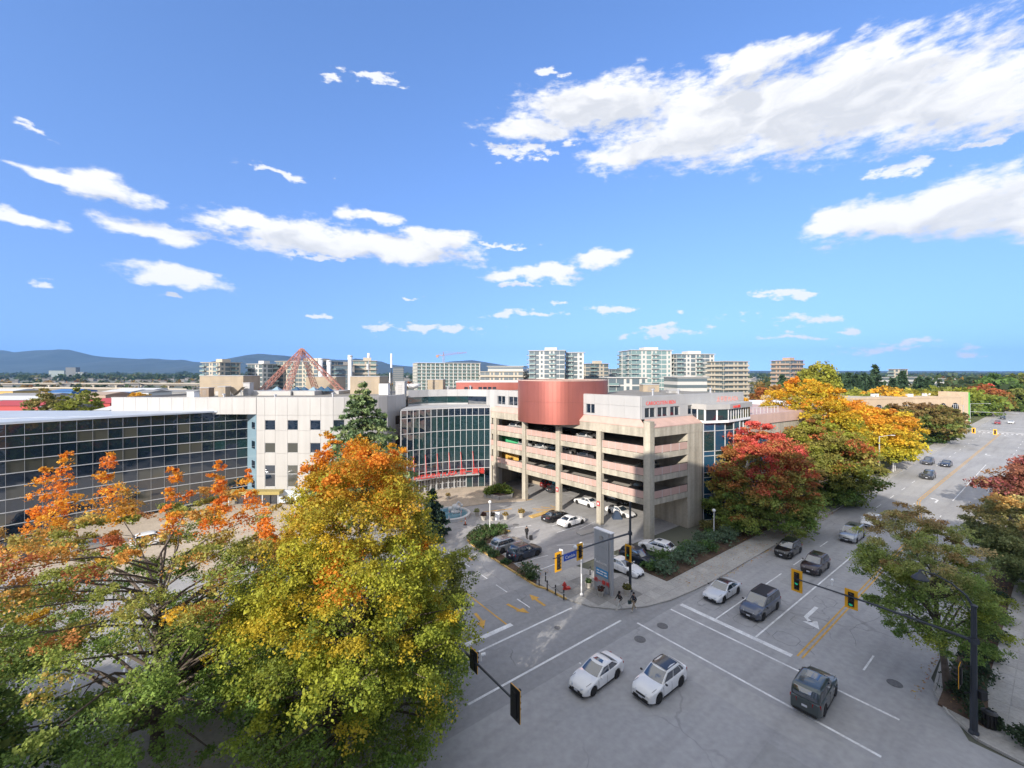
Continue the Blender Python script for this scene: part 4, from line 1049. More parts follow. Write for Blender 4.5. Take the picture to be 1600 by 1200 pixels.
# ------------------------------------------------------------------ cars
def paint(name, col, metal=0.0, rough=0.28):
    return mat('paint_'+name, col, rough, metal=metal, coat=1.0, spec=0.5, var=0.03, vscale=2.0)
PAINT = dict(white=paint('white', (.80, .80, .80)), pearl=paint('pearl', (.60, .62, .65), .1), black=paint('black', (.010, .010, .012)), navy=paint('navy', (.012, .022, .045), .3),
             grey=paint('grey', (.11, .12, .15), .6), silver=paint('silver', (.40, .42, .44), .7), green=paint('green', (.075, .095, .10), .6), brown=paint('brown', (.045, .032, .034), .5),
             dgrey=paint('dark_grey', (.055, .06, .068), .5), lilac=paint('lilac_grey', (.30, .30, .36), .5), red=paint('red', (.35, .03, .03), .2), teal=paint('slate', (.07, .09, .095), .4))
m_carglass = glass_mat('car_glass', (.022, .036, .055), .02, .0, ior=2.7)
m_tyre = mat('tyre', (.016, .016, .017), .85)
m_rim = mat('alloy', (.38, .39, .41), .35, metal=.9)
m_dkrim = mat('dark_alloy', (.03, .03, .034), .4, metal=.5)
m_trim = mat('black_trim', (.02, .02, .022), .55)
m_chrome = mat('chrome', (.55, .56, .58), .18, metal=1.0)
m_head = mat('headlamp', (.62, .66, .70), .12, spec=.8)
m_tail = mat('tail_lamp', (.34, .015, .015), .2)
m_plate = mat('plate', (.62, .64, .70), .5)
# kind: length, width, height, sill, nose top, cowl height, belt height, tail deck height, cowl x, windscreen top x, roof end x, rear glass base x, deck length flag
KIND = dict(
 sedan=dict(L=4.72, W=1.82, H=1.45, nose=.62, cowl=.95, belt=.98, deck=1.02, xc=1.02, xw=.12, xr=-.95, xb=-1.78, wr=.66, tl=.93, wh=.335, fw=1.42, rw=-1.35),
 suv=dict(L=4.62, W=1.86, H=1.69, nose=.82, cowl=1.06, belt=1.08, deck=1.06, xc=1.08, xw=.32, xr=-1.72, xb=-2.12, wr=.70, tl=1.0, wh=.37, fw=1.42, rw=-1.32),
 boxy=dict(L=4.72, W=1.9, H=1.82, nose=.92, cowl=1.12, belt=1.12, deck=1.1, xc=.92, xw=.42, xr=-2.0, xb=-2.26, wr=.80, tl=1.06, wh=.38, fw=1.45, rw=-1.3),
 van=dict(L=5.15, W=1.98, H=1.77, nose=.80, cowl=1.08, belt=1.06, deck=1.04, xc=1.45, xw=.50, xr=-2.18, xb=-2.5, wr=.78, tl=1.0, wh=.36, fw=1.62, rw=-1.42),
 sport=dict(L=4.98, W=1.95, H=1.40, nose=.60, cowl=.90, belt=.93, deck=.97, xc=1.02, xw=.15, xr=-.75, xb=-2.0, wr=.64, tl=.9, wh=.36, fw=1.47, rw=-1.45),
 cross=dict(L=4.66, W=1.88, H=1.62, nose=.78, cowl=1.02, belt=1.05, deck=1.10, xc=1.05, xw=.22, xr=-1.45, xb=-2.1, wr=.68, tl=1.02, wh=.37, fw=1.42, rw=-1.32),
)
CARM = {}
def sm(a, b, x):
    t = min(max((x-a)/(b-a), 0), 1); return t*t*(3-2*t)
def car_meshes(kind):
    if kind in CARM: return CARM[kind]
    k = KIND[kind]; L, W, H = k['L'], k['W'], k['H']; hl, hw = L/2, W/2
    out = {}
    # lower body, lofted from tail to nose with the wheel arches cut into its lower edge
    xs = sorted(set([-hl, -hl+.04, -hl+.12, -hl+.28, hl-.30, hl-.14, hl-.05, hl] + [x0 + .44*math.cos(math.pi*i/12) for x0 in (k['fw'], k['rw']) for i in range(13)]
                + [lerp(-hl+.3, hl-.3, i/16) for i in range(17)]))
    xs = [x for i, x in enumerate(xs) if i == 0 or x - xs[i-1] > .012]
    def top(x):
        if x > k['xc']: t = (x-k['xc'])/(hl-k['xc']); return lerp(k['cowl'], k['nose'], t**1.6) - .12*sm(.86, 1, t)
        if x < k['xb']: t = (k['xb']-x)/(hl+k['xb']+1e-6); return k['deck'] - .05*t - .14*sm(.6, 1, t)
        return lerp(k['deck'], k['cowl'], (x-k['xb'])/(k['xc']-k['xb']))
    def halfw(x):
        t = abs(x)/hl; r = hw*(1 - .035*t**3)
        e = max(0, (t-.80)/.20); return r*(1 - (.20 if x > 0 else .13)*e**2.2)
    def low(x):
        z = .22 + .06*sm(hl-.5, hl, abs(x))
        for x0 in (k['fw'], k['rw']):
            d = abs(x-x0); Rr = k['wh'] + .065
            if d < Rr: z = max(z, k['wh']*.95 + math.sqrt(Rr*Rr-d*d))
        return z
    rings = []
    for x in xs:
        zt, w, zb = top(x), halfw(x), low(x)
        zs = lambda t: lerp(zb, zt, t)
        half = [(0, zb), (w*.88, zb), (w*.985, zb+.02), (w*1.0, zs(.38)), (w*.995, zs(.62)), (w*.975, zs(.83)), (w*.93, zs(.965)), (w*.82, zt+.012), (w*.45, zt+.035), (0, zt+.042)]
        rings.append([(x, y, z) for y, z in half] + [(x, -y, z) for y, z in half[-2:0:-1]])
    mb = MB(); n = len(rings[0]); vs = [p for r in rings for p in r]; fs = []
    for i in range(len(rings)-1):
        for j in range(n): fs.append((i*n+j, i*n+(j+1) % n, (i+1)*n+(j+1) % n, (i+1)*n+j))
    fs.append(tuple(range(n-1, -1, -1))); fs.append(tuple((len(rings)-1)*n+j for j in range(n)))
    mb.add(vs, fs)
    # greenhouse shell: rounded rings from belt to roof
    zb0 = k['belt']-.03
    def gf(t): return lerp(k['xc'], k['xw'], t) + .10*math.sin(math.pi*t)*(.5 if t < 1 else 0)
    def gb(t): return lerp(k['xb'], k['xr'], t) - (.10 if kind in ('suv', 'boxy', 'van', 'cross') else .05)*math.sin(math.pi*t)
    def gw_(t): return lerp(hw*.90, hw*k['wr'] + .07, t**1.15)
    def gz(t): return lerp(zb0, H-.055, t)
    def ring(t, shrink=0.0, z=None):
        a, b, w = gf(t)-shrink, gb(t)+shrink, gw_(t)-shrink*.6
        pts = []
        N1, N2 = 8, 9
        bulge_f, bulge_b = .16, .10
        for i in range(N1+1): v = -1+2*i/N1; pts.append((a - bulge_f*v*v, v*w*.97))
        for i in range(1, N2): u = i/N2; pts.append((lerp(a-bulge_f, b+bulge_b, u), w*(.97+.03*math.sin(math.pi*u))))
        for i in range(N1+1): v = 1-2*i/N1; pts.append((b + bulge_b*v*v, v*w*.97))
        for i in range(1, N2): u = i/N2; pts.append((lerp(b+bulge_b, a-bulge_f, u), -w*(.97+.03*math.sin(math.pi*u))))
        zz = gz(t) if z is None else z
        return [(x, y, zz) for x, y in pts]
    rg = [ring(0), ring(.3), ring(.6), ring(.85), ring(.95), ring(1.0, .07, H-.03), ring(1.0, .22, H-.005), ring(1.0, .45, H+.008)]
    g = MB(); n = len(rg[0]); vs = [p for r in rg for p in r]; fs = []
    for i in range(len(rg)-1):
        for j in range(n): fs.append((i*n+j, i*n+(j+1) % n, (i+1)*n+(j+1) % n, (i+1)*n+j))
    vs.append((lerp(gf(1), gb(1), .5), 0, H+.012)); c = len(vs)-1
    for j in range(n): fs.append(((len(rg)-1)*n+j, (len(rg)-1)*n+(j+1) % n, c))
    g.add(vs, fs)
    mb.add(g.v, g.f)
    out['body'] = (mb, True)
    # glazing, a few millimetres proud of the shell
    E = .012
    def screen(front, t0, t1, vmax):
        q = MB(); N, T = 8, 3; vs = []
        for i in range(T+1):
            t = lerp(t0, t1, i/T); w = gw_(t)
            for j in range(N+1):
                v = lerp(-vmax, vmax, j/N)
                x = gf(t) - .16*v*v + E*1.3 if front else gb(t) + .10*v*v - E*1.3
                vs.append((x, v*w*.97, gz(t) + E*.7))
        fs = []
        for i in range(T):
            for j in range(N):
                f = (i*(N+1)+j, i*(N+1)+j+1, (i+1)*(N+1)+j+1, (i+1)*(N+1)+j); fs.append(f if front else f[::-1])
        return q.add(vs, fs)
    out['windscreen'] = (screen(True, .06, .95, .90), True)
    out['rear_window'] = (screen(False, .10 if k['deck'] > 1 else .04, .9, .84), True)
    def side(u0, u1, s, t0=.10, t1=.86):
        q = MB(); N, T = 4, 3; vs = []
        for i in range(T+1):
            t = lerp(t0, t1, i/T); a, b, w = gf(t)-.16, gb(t)+.10, gw_(t)
            for j in range(N+1):
                u = lerp(u0, u1, j/N)
                vs.append((lerp(a, b, u), s*(w*(.97+.03*math.sin(math.pi*u)) + E), gz(t)))
        fs = []
        for i in range(T):
            for j in range(N):
                f = (i*(N+1)+j, i*(N+1)+j+1, (i+1)*(N+1)+j+1, (i+1)*(N+1)+j); fs.append(f if s < 0 else f[::-1])
        return q.add(vs, fs)
    cuts = {'sedan': [(.05, .49), (.53, .94)], 'sport': [(.05, .50), (.54, .93)], 'suv': [(.04, .37), (.40, .70), (.73, .95)], 'boxy': [(.05, .37), (.40, .67), (.70, .95)], 'van': [(.04, .34), (.37, .66), (.69, .95)], 'cross': [(.05, .41), (.44, .80), (.83, .93)]}[kind]
    out['side_windows'] = [(side(u0, u1, s), True) for s in (-1, 1) for u0, u1 in cuts]
    # wheels
    r, wd = k['wh'], .23
    q = MB(); q.lathe([(r*.66, -wd/2), (r*.93, -wd/2), (r, -wd*.36), (r, wd*.36), (r*.93, wd/2), (r*.66, wd/2)], n=20)
    tyre = MB(); tyre.add([(x, z, y) for x, y, z in q.v], [f[::-1] for f in q.f]); out['tyre'] = (tyre, False)
    q = MB(); q.lathe([(.02, wd*.30), (r*.68, wd*.30), (r*.68, wd*.42), (r*.60, wd*.42), (r*.57, wd*.34), (.02, wd*.34)], n=20)
    for i in range(5):
        a = 2*math.pi*i/5; q.box((r*.32*math.cos(a), r*.32*math.sin(a), wd*.37), (r*.56, r*.15, wd*.12), a)
    rim = MB(); rim.add([(x, z, y) for x, y, z in q.v], [f[::-1] for f in q.f]); out['rim'] = (rim, False)
    zn = k['nose']
    def patch(x, y, z, w, h, d=.05, yaw=0.0):
        q = MB(); q.box((x, y, z), (d, w, h), yaw); return q
    xf = lambda y, z: hl
    q = MB()
    out['headlamps'] = []
    for s in (-1, 1):
        y0, y1 = halfw(hl-.02)*.52, halfw(hl-.34)*.99; z = zn-.10 if kind not in ('sedan', 'sport') else zn-.02
        h = {'boxy': .16, 'sport': .09}.get(kind, .11)
        q = MB(); b = [(hl-.04, s*y0), (hl+.015, s*y0), (hl-.29, s*(y1+.012)), (hl-.36, s*(y1-.03))]
        if s > 0: pass
        else: b = b[::-1]
        q.hexa([(x, y, z-h/2) for x, y in b], [(x-.03, y*.985, z+h/2+.02) for x, y in b]); out['headlamps'].append((q, False))
    out['tail_lamps'] = []
    for s in (-1, 1):
        y0, y1 = halfw(-hl+.02)*.55, halfw(-hl+.25)*.99; z = k['deck']-.17; h = .14 if kind in ('sedan', 'sport') else .22
        b = [(-hl+.03, s*y0), (-hl-.012, s*y0), (-hl+.20, s*(y1+.010)), (-hl+.26, s*(y1-.03))]
        if s > 0: b = b[::-1]
        q = MB(); q.hexa([(x, y, z-h/2) for x, y in b], [(x, y, z+h/2) for x, y in b]); out['tail_lamps'].append((q, False))
    gwid = halfw(hl)*2
    q = MB(); q.box((hl-.015, 0, zn-.20), (.06, gwid*.50, .13)); q.box((hl-.01, 0, .34), (.07, gwid*.82, .16)); out['grille'] = (q, False)
    q = MB(); q.box((hl-.02, 0, .225), (.12, gwid*.92, .07)); q.box((-hl+.02, 0, .30), (.1, gwid*.95, .14))
    for s in (-1, 1): q.box((0.03, s*(hw*.955), .235), ((k['fw']-k['rw'])-2*k['wh']-.16, .08, .10))
    out['bumper_trim'] = (q, False)
    q = MB(); q.box((hl+.03, 0, .43), (.02, .32, .12)); out['number_plate'] = [(q, False)]
    q = MB(); q.box((-hl-.012, 0, .72 if kind not in ('sedan', 'sport') else .62), (.03, .32, .13)); out['number_plate'].append((q, False))
    out['mirrors'] = []
    for s in (-1, 1):
        q = MB(); q.ball((k['xc']-.28, s*(hw+.10), k['belt']+.06), (.075, .12, .075), 8, 5); out['mirrors'].append((q, True))
    out['handles'] = []
    for s in (-1, 1):
        for x in (-.02, -1.0 if kind != 'sport' else -.85):
            q = MB(); q.box((x, s*(hw*.985), lerp(.25, k['belt'], .80)), (.2, .03, .03)); out['handles'].append((q, False))
    # door and bonnet shut lines as thin dark strips sunk against the skin
    q = MB()
    for s in (-1, 1):
        for x in (k['xc']-.12, .0-.08 if kind != 'sport' else -.1, k['rw']+.28):
            for z0, z1, yy in ((.30, .52, .998), (.52, .74, 1.0), (.74, k['belt']-.12, .988)):
                q.box((x, s*(halfw(x)*yy), (z0+z1)/2), (.014, .014, z1-z0))
    for s in (-1, 1): q.box(((k['xc']+hl-.25)/2, s*halfw(1.3)*.80, top((k['xc']+hl-.25)/2)+.012), (hl-.25-k['xc'], .014, .02))
    out['shut_lines'] = (q, False)
    q = MB()
    for s in (-1, 1): q.tube([(gf(1)-.25, s*(gw_(1)-.10), H-.005), (gf(1)-.4, s*(gw_(1)-.10), H+.045), (gb(1)+.4, s*(gw_(1)-.10), H+.045), (gb(1)+.2, s*(gw_(1)-.10), H-.005)], .022, 5)
    out['roof_rail'] = (q, False)
    sh = MB(); a, b, w = gf(1)-.10, gb(1)+.12, gw_(1)-.08
    def roofpanel(u0, u1, wf):
        q = MB(); x0, x1 = lerp(a, b, u0), lerp(a, b, u1); vs = []; N = 6
        for i in range(4):
            x = lerp(x0, x1, i/3)
            for j in range(N+1): v = -1+2*j/N; vs.append((x, v*w*wf, H+.026-.012*abs(v)-.028*abs(v)**4))
        fs = [(i*(N+1)+j, i*(N+1)+j+1, (i+1)*(N+1)+j+1, (i+1)*(N+1)+j) for i in range(3) for j in range(N)]
        return q.add(vs, fs)
    out['roof_panel'] = (roofpanel(.0, .98, .98), True)
    out['sunroof'] = (roofpanel(.12, .5, .72), True)
    fin = {}
    for key, v in out.items():
        fin[key] = [x[0].mesh(key, m_trim, smooth=x[1]) for x in v] if isinstance(v, list) else v[0].mesh(key, m_trim, smooth=v[1])
    for key in ('body',):
        try: fin[key].set_sharp_from_angle(angle=R(38))
        except Exception: pass
    CARM[kind] = fin
    return fin
def car(name, kind, col, label, cat, loc, heading, group=None, roof=None, rails=False, sunroof=False, rim=None, simple=False, paintlow=None):
    """heading: direction (dx, dy) that the nose points"""
    f = car_meshes(kind); k = KIND[kind]
    rz = math.atan2(heading[1], heading[0])
    t = thing(name, label, cat, (loc[0], loc[1], loc[2] if len(loc) > 2 else 0.0), rz, group)
    def P(nm, me, m, par=t, loc=(0,0,0), rot=0):
        o = link(nm, me, par, loc, rot); 
        o.material_slots[0].link = 'OBJECT'; o.material_slots[0].material = m
        return o
    P('body', f['body'], PAINT[col])
    P('windscreen', f['windscreen'], m_carglass); P('rear_window', f['rear_window'], m_carglass)
    for me in f['side_windows']: P('side_window', me, m_carglass)
    for x in (k['fw'], k['rw']):
        for s in (-1, 1):
            w = P('wheel', f['tyre'], m_tyre, t, (x, s*(k['W']/2-.125), k['wh']), 0 if s > 0 else math.pi)
            P('rim', f['rim'], rim or m_rim, w)
    for me in f['headlamps']: P('headlamp', me, m_head)
    for me in f['tail_lamps']: P('tail_lamp', me, m_tail)
    P('grille', f['grille'], m_trim); P('bumper_trim', f['bumper_trim'], m_trim)
    for me in f['number_plate']: P('number_plate', me, m_plate)
    for me in f['mirrors']: P('mirror', me, PAINT[col] if not roof else m_trim)
    if not simple:
        for me in f['handles']: P('door_handle', me, m_chrome if col in ('black', 'navy', 'grey') else PAINT[col])
        P('shut_lines', f['shut_lines'], m_trim)
    if roof: P('roof_panel', f['roof_panel'], roof)
    if rails: P('roof_rail', f['roof_rail'], m_chrome if rails == 'c' else m_trim)
    if sunroof: P('sunroof', f['sunroof'], m_carglass)
    return t
mD1 = (-D1[0], -D1[1]); mD2 = (-D2[0], -D2[1])
gm = 'cars driving on the wide street'
m_glossroof = paint('gloss_black', (.012, .013, .017))
car('sedan', 'sedan', 'white', 'white sedan with glass roof panel entering the intersection beside the black roofed white car', 'car', (*AB(24.6, 21.6), .01), (-D1[0]+.02, -D1[1]-.05), gm, sunroof=True, rim=m_dkrim)
car('sport_utility', 'cross', 'white', 'white crossover with gloss black roof crossing the intersection', 'car', (*AB(27.7, 18.3), .01), mD1, gm, roof=m_glossroof, rails=True)
car('sport_utility', 'boxy', 'green', 'old boxy dark green four wheel drive car leaving the intersection, rear window facing us', 'car', (*AB(35.4, 11.0), .01), (D1[0]-.03, D1[1]+.05), gm, sunroof=True)
car('sports_car', 'sport', 'pearl', 'low pearl white sports saloon with black roof waiting at the stop line', 'car', (*AB(44.4, 22.0), .01), mD1, gm, roof=m_glossroof, rim=m_dkrim)
car('minivan', 'van', 'grey', 'blue grey minivan waiting first in the middle lane behind the stop line', 'car', (*AB(44.4, 18.3), .01), mD1, gm, roof=m_trim)
car('sport_utility', 'suv', 'black', 'glossy black sport utility car in the kerb lane behind the pearl sports car', 'car', (*AB(61.2, 21.9), .01), mD1, gm, roof=m_glossroof)
car('sport_utility', 'suv', 'brown', 'dark maroon sport utility car with roof rails behind the minivan', 'car', (*AB(58.8, 18.2), .01), mD1, gm, rails='c', sunroof=True)
car('minivan', 'van', 'silver', 'silver minivan with dark sunroof behind the maroon car', 'car', (*AB(73.9, 18.5), .01), mD1, gm, sunroof=True)
car('sedan', 'cross', 'white', 'white hatchback with dark windscreen following the silver minivan', 'car', (*AB(82.6, 18.3), .01), mD1, gm)
car('sport_utility', 'suv', 'dgrey', 'dark grey sport utility car nearest the bend of the yellow centre line', 'car', (*AB(129.6, 18.9), .01), mD1, gm, rails=True)
car('sport_utility', 'suv', 'grey', 'grey blue sport utility car in the kerb lane passing the golden tree', 'car', (*AB(149.8, 21.9), .01), mD1, gm)
car('sedan', 'sedan', 'navy', 'dark blue sedan beside the grey blue car next to the golden tree', 'car', (*AB(150.0, 18.7), .01), mD1, gm)
gf_ = 'tiny cars beyond the far crossing'
for i, (a, b, c, kd, lab, ) in enumerate(((292, 20, 'red', 'suv', 'tiny dark red car beyond the far crossing'), (300, 16.5, 'white', 'sedan', 'tiny white car beyond the far crossing'), (325, 20.5, 'dgrey', 'suv', 'tiny dark car furthest up the wide street'))):
    car('distant_car', kd, c, lab, 'car', (*AB(a, b), .01), mD1, gf_, simple=True)
gl_ = 'cars parked in the hotel lot'
def at_px(px, py, z=0.0): return (*G(px, py, z), z+.01)
car('sport_utility', 'suv', 'silver', 'silver sport utility car parked against the hedge island', 'car', (*AB(33.6, 44.9), .01), D1, gl_, rails='c', sunroof=True)
car('sport_utility', 'suv', 'navy', 'dark navy sport utility car parked next to the silver one by the yellow kerb', 'car', (*AB(34.0, 41.7), .01), D1, gl_, rails='c')
car('coupe', 'sedan', 'white', 'white coupe parked beside a black sedan at the foot of a garage column', 'car', (*AB(46.9, 46.2), .01), D1, gl_)
car('sedan', 'sedan', 'black', 'black sedan parked beside the white coupe under the garage edge', 'car', (*AB(46.4, 49.2), .01), D1, gl_)
car('sedan', 'sedan', 'white', 'white sedan with dark rear half in the shade under the garage, between two columns', 'car', at_px(916, 789), D2, gl_)
car('sedan', 'sport', 'white', 'white saloon parked under the garage next to the column with the small red plate', 'car', at_px(969, 804), mD2, gl_, sunroof=True, roof=m_trim)
car('sport_utility', 'cross', 'white', 'white crossover parked in front of the corner column, tail towards the street hedge', 'car', at_px(1027, 862), (-.70, .72), gl_, sunroof=True)
car('sport_utility', 'suv', 'navy', 'navy car parked behind the tall hotel sign next to the street hedge', 'car', at_px(997, 878), (.64, -.77), gl_)
car('sedan', 'sedan', 'white', 'white car mostly hidden behind the tall hotel sign', 'car', at_px(974, 892), (.62, -.78), gl_)
car('sedan', 'suv', 'silver', 'silver car deep in the shade under the garage bay that faces the street', 'car', at_px(1047, 787), (-.5, .86), gl_)
car('sedan', 'sedan', 'black', 'black car behind the white saloon under the garage', 'car', at_px(962, 786), mD2, gl_)
car('sedan', 'sedan', 'dgrey', 'dark car parked deep under the garage beside the cyan painted wall', 'car', at_px(872, 768), (.9, .4), gl_)
car('sedan', 'suv', 'red', 'brownish red car parked under the garage near the cyan painted wall', 'car', at_px(862, 761), (.9, .4), gl_)
gd_ = 'cars parked on the garage decks'
def deckcar(t, inn, z, kind, col, lab, **kw):
    p = gl(t, inn-.75); car('parked_car', kind, col, lab, 'car', (p[0], p[1], z+.02), (-.756, -.654), gd_, simple=True, **kw)
deckcar(31.0, 3.6, 11.75, 'suv', 'white', 'white car on the top garage deck nearest the glass atrium, beside the drum')
deckcar(22.2, 3.6, 11.75, 'sport', 'teal', 'slate coloured low car on the top garage deck directly under the drum')
deckcar(19.6, 3.6, 11.75, 'sedan', 'black', 'black car on the top garage deck under the drum next to the slate car')
deckcar(13.9, 3.8, 11.75, 'sedan', 'white', 'white car alone on the top garage deck between the two middle columns')
deckcar(28.3, 3.6, 8.65, 'sedan', 'white', 'white car on the third deck beside the end column of the garage')
deckcar(23.6, 3.6, 8.65, 'suv', 'white', 'white car on the third garage deck with a dark windscreen just past a column')
deckcar(20.7, 3.6, 8.65, 'sedan', 'black', 'dark car between two white cars on the third garage deck')
deckcar(18.4, 3.6, 8.65, 'sedan', 'white', 'second white car next to the dark one on the third garage deck')
deckcar(13.6, 3.6, 8.65, 'sport', 'lilac', 'lilac grey car on the third garage deck in the middle bay')
deckcar(21.0, 3.8, 5.45, 'sedan', 'teal', 'slate car standing alone on the second garage deck')
deckcar(3.4, 3.8, 5.45, 'sedan', 'black', 'black car on the second garage deck close to the corner column')
deckcar(2.6, 4.4, 8.65, 'sedan', 'teal', 'dark slate car on the third garage deck close to the corner column')
gs_ = 'cars parked along the glass wing'
for i, (px, py, kd, c, lab) in enumerate(((18, 862, 'sedan', 'black', 'black car at the foot of the glass wing, furthest from the white block'), (75, 866, 'suv', 'dgrey', 'dark grey car at the foot of the glass wing beside the black one'),
                                          (150, 856, 'sedan', 'silver', 'silver car glimpsed through the orange tree at the glass wing'), (238, 850, 'suv', 'white', 'white car glimpsed through the orange tree near the white block'),
                                          (1327, 752, 'sedan', 'white', 'white car in the side lot behind the green cabinet'), (1349, 709, 'van', 'silver', 'pale van in the side lot under the golden trees'))):
    car('parked_car', kd, c, lab, 'car', at_px(px, py), gd if px < 1000 else (.6, .8), gs_ if px < 1000 else None, simple=True)
# ------------------------------------------------------------------ street furniture
def signal_head(mast, c, n, lamps, lit=None, big=.30, plate=True):
    """c: centre (world), n: direction it faces; a head with its own housing, backplate, hoods and lenses"""
    n = Vector((n[0], n[1], 0)).normalized(); u = Vector((-n.y, n.x, 0)); c = Vector(c); b = wloc(mast)
    h = lamps*big*1.12
    P = lambda x, y, z: tuple(c + u*x + n*y + Vector((0, 0, z)))
    def bx(q, x, y, z, w, d, hh): q.hexa([P(x-w/2, y-d/2, z-hh/2), P(x+w/2, y-d/2, z-hh/2), P(x+w/2, y+d/2, z-hh/2), P(x-w/2, y+d/2, z-hh/2)], [P(x-w/2, y-d/2, z+hh/2), P(x+w/2, y-d/2, z+hh/2), P(x+w/2, y+d/2, z+hh/2), P(x-w/2, y+d/2, z+hh/2)])
    q = MB(); bx(q, 0, 0, 0, .36, .2, h); hd = part('signal_head', q, m_black, mast)
    if plate:
        q = MB(); w, hh = .36, h
        bx(q, -w/2-.11, .02, 0, .22, .03, hh+.40); bx(q, w/2+.11, .02, 0, .22, .03, hh+.40); bx(q, 0, .02, hh/2+.10, w, .03, .20); bx(q, 0, .02, -hh/2-.10, w, .03, .20)
        o = link('backplate', q.mesh('backplate', m_yel, b), hd)
        q = MB(); bx(q, 0, -.012, 0, w+.43, .02, hh+.39); link('back_sheet', q.mesh('back_sheet', m_black, b), hd)
    for k in range(lamps):
        z = h/2 - big*.56 - k*big*1.12
        q = MB(); pts = []
        r = big*.42; N = 10; vs = []
        for i in range(N): a = 2*math.pi*i/N; vs.append(P(r*math.cos(a), .105, z + r*math.sin(a)))
        q.add(vs, [tuple(range(N))]); link('lens', q.mesh('lens', m_green if lit == k else m_lens, b), hd)
        q = MB(); vs = []
        for i in range(8): a = math.pi*(-.08 + 1.16*i/7); vs += [P(r*1.1*math.cos(a), .1, z + r*1.1*math.sin(a)), P(r*1.1*math.cos(a), .34 if 1 < i < 6 else .2, z + r*1.1*math.sin(a))]
        q.add(vs, [(2*i, 2*i+1, 2*i+3, 2*i+2) for i in range(7)]); link('hood', q.mesh('hood', m_black, b), hd)
    return hd
def mast(label, base, H, arm_z, tip, sag=.0, r=.13, name='traffic_signal_mast'):
    t = thing(name, label, 'traffic light', (base[0], base[1], 0.1), group='traffic light masts with long arms')
    q = MB(); q.tube([(*base, .1), (*base, H)], [r*1.15, r*.8], 10); q.lathe([(.26, .1), (.26, .2), (.16, .4), (.14, .55)], (base[0], base[1], 0), 10); q.lathe([(r*1.1, H-.05), (r*1.1, H+.05), (.03, H+.12)], (base[0], base[1], 0), 8)
    part('pole', q, m_pole, t, smooth=False)
    q = MB(); mid = lerp2(base, tip, .5); q.tube([(*base, arm_z), (*lerp2(base, tip, .25), arm_z+.12), (*mid, arm_z+.2), (*tip, arm_z+.22)], [.105, .09, .075, .055], 8)
    q.box((base[0], base[1], arm_z), (.36, .36, .34)); part('arm', q, m_pole, t)
    return t
def cam_unit(t, p, d, m=None):
    q = MB(); q.tube([(p[0], p[1], p[2]-.35), (p[0], p[1], p[2])], .035, 6); q.tube([p, (p[0]+d[0]*.5, p[1]+d[1]*.5, p[2]+.02)], .09, 8); part('detector_camera', q, m_whitep, t)
# mast over the far left-turn corner, its arm across the driveway
B1 = (12.4, 45.0); t1 = mast('dark mast at the hotel sign corner with arm, blue street sign and yellow signal heads', B1, 9.4, 6.2, (B1[0]-D1[0]*11, B1[1]-D1[1]*11))
pa = lambda s: (B1[0]-D1[0]*s, B1[1]-D1[1]*s)
signal_head(t1, (*pa(10.4), 6.0), mD2, 4); signal_head(t1, (*pa(7.6), 6.2), mD2, 3, big=.34)
signal_head(t1, (B1[0]-D1[0]*.30, B1[1]-D1[1]*.30, 4.2), mD1, 4, lit=2)
q = MB(); c = pa(9.0); q.box((c[0]+D2[0]*-.12, c[1]+D2[1]*-.12, 6.2), (1.6, .05, .62), STREET); o = part('street_sign', q, mat('sign_blue', (.02, .08, .42), .45), t1, label='blue street name sign with white lettering')
tx = text_mb('Cambie', .42, .02, (c[0]-D1[0]*.66-D2[0]*.15, c[1]-D1[1]*.66-D2[1]*.15, 6.06), (*D1, 0), (*mD2, 0)); link('lettering', tx.mesh('lettering', m_whitep, wloc(t1)), o)
cam_unit(t1, (*pa(9.8), 6.85), (-.6, .3)); q = MB(); c = pa(8.2); q.ball((c[0], c[1], 6.75), .2, 8, 6); part('detector_dome', q, m_whitep, t1)
q = MB(); q.box((B1[0]-.25, B1[1]-.15, 3.0), (.35, .3, .4)); part('pedestrian_signal', q, m_black, t1)
# mast by the near kerb
B2 = (29.35, 27.25); t2 = mast('tall dark mast rising before the green street tree, with hooded lamp and yellow signal heads', B2, 8.2, 6.0, AB(39.7, 13.8), r=.17)
pb_ = lambda s: (B2[0]+D2[0]*s, B2[1]+D2[1]*s)
signal_head(t2, (*pb_(9.9), 6.0), mD1, 4, lit=2, big=.31); signal_head(t2, (*pb_(6.3), 6.0), mD1, 3, lit=2, big=.31)
signal_head(t2, (B2[0]-.62, B2[1]+.25, 3.6), D2, 3, big=.3)
cam_unit(t2, (*pb_(7.5), 6.9), (.35, .4))
q = MB(); lp_ = [(*B2, 8.1), (*pb_(.35), 8.75), (*pb_(1.0), 9.25), (*pb_(1.8), 9.55), (*pb_(2.5), 9.6)]; q.tube(lp_, [.07, .06, .05, .045, .04], 6)
q.tube([(*pb_(.0), 7.4), (*pb_(.6), 8.6)], .025, 5); part('lamp_arm', q, m_pole, t2)
c = pb_(2.5); q = MB(); q.lathe([(.05, 9.6), (.09, 9.42), (.16, 9.36), (.30, 9.22), (.46, 9.04), (.48, 8.98), (.44, 8.98), (.1, 9.1)], (c[0], c[1], 0), 16); part('lamp_shade', q, m_pole, t2, smooth=True)
q = MB(); q.ball((c[0], c[1], 9.0), (.24, .24, .12), 10, 5); part('lamp_glass', q, mat('lamp_diffuser', (.55, .55, .5), .3), t2)
q = MB(); q.box((B2[0]+.3, B2[1]-.2, 2.7), (.4, .3, .5)); q.box((B2[0]-.3, B2[1]+.12, 2.6), (.35, .08, .06)); q.box((B2[0]-.3, B2[1]+.12, 4.3), (.45, .08, .06)); part('pedestrian_signal', q, m_black, t2)
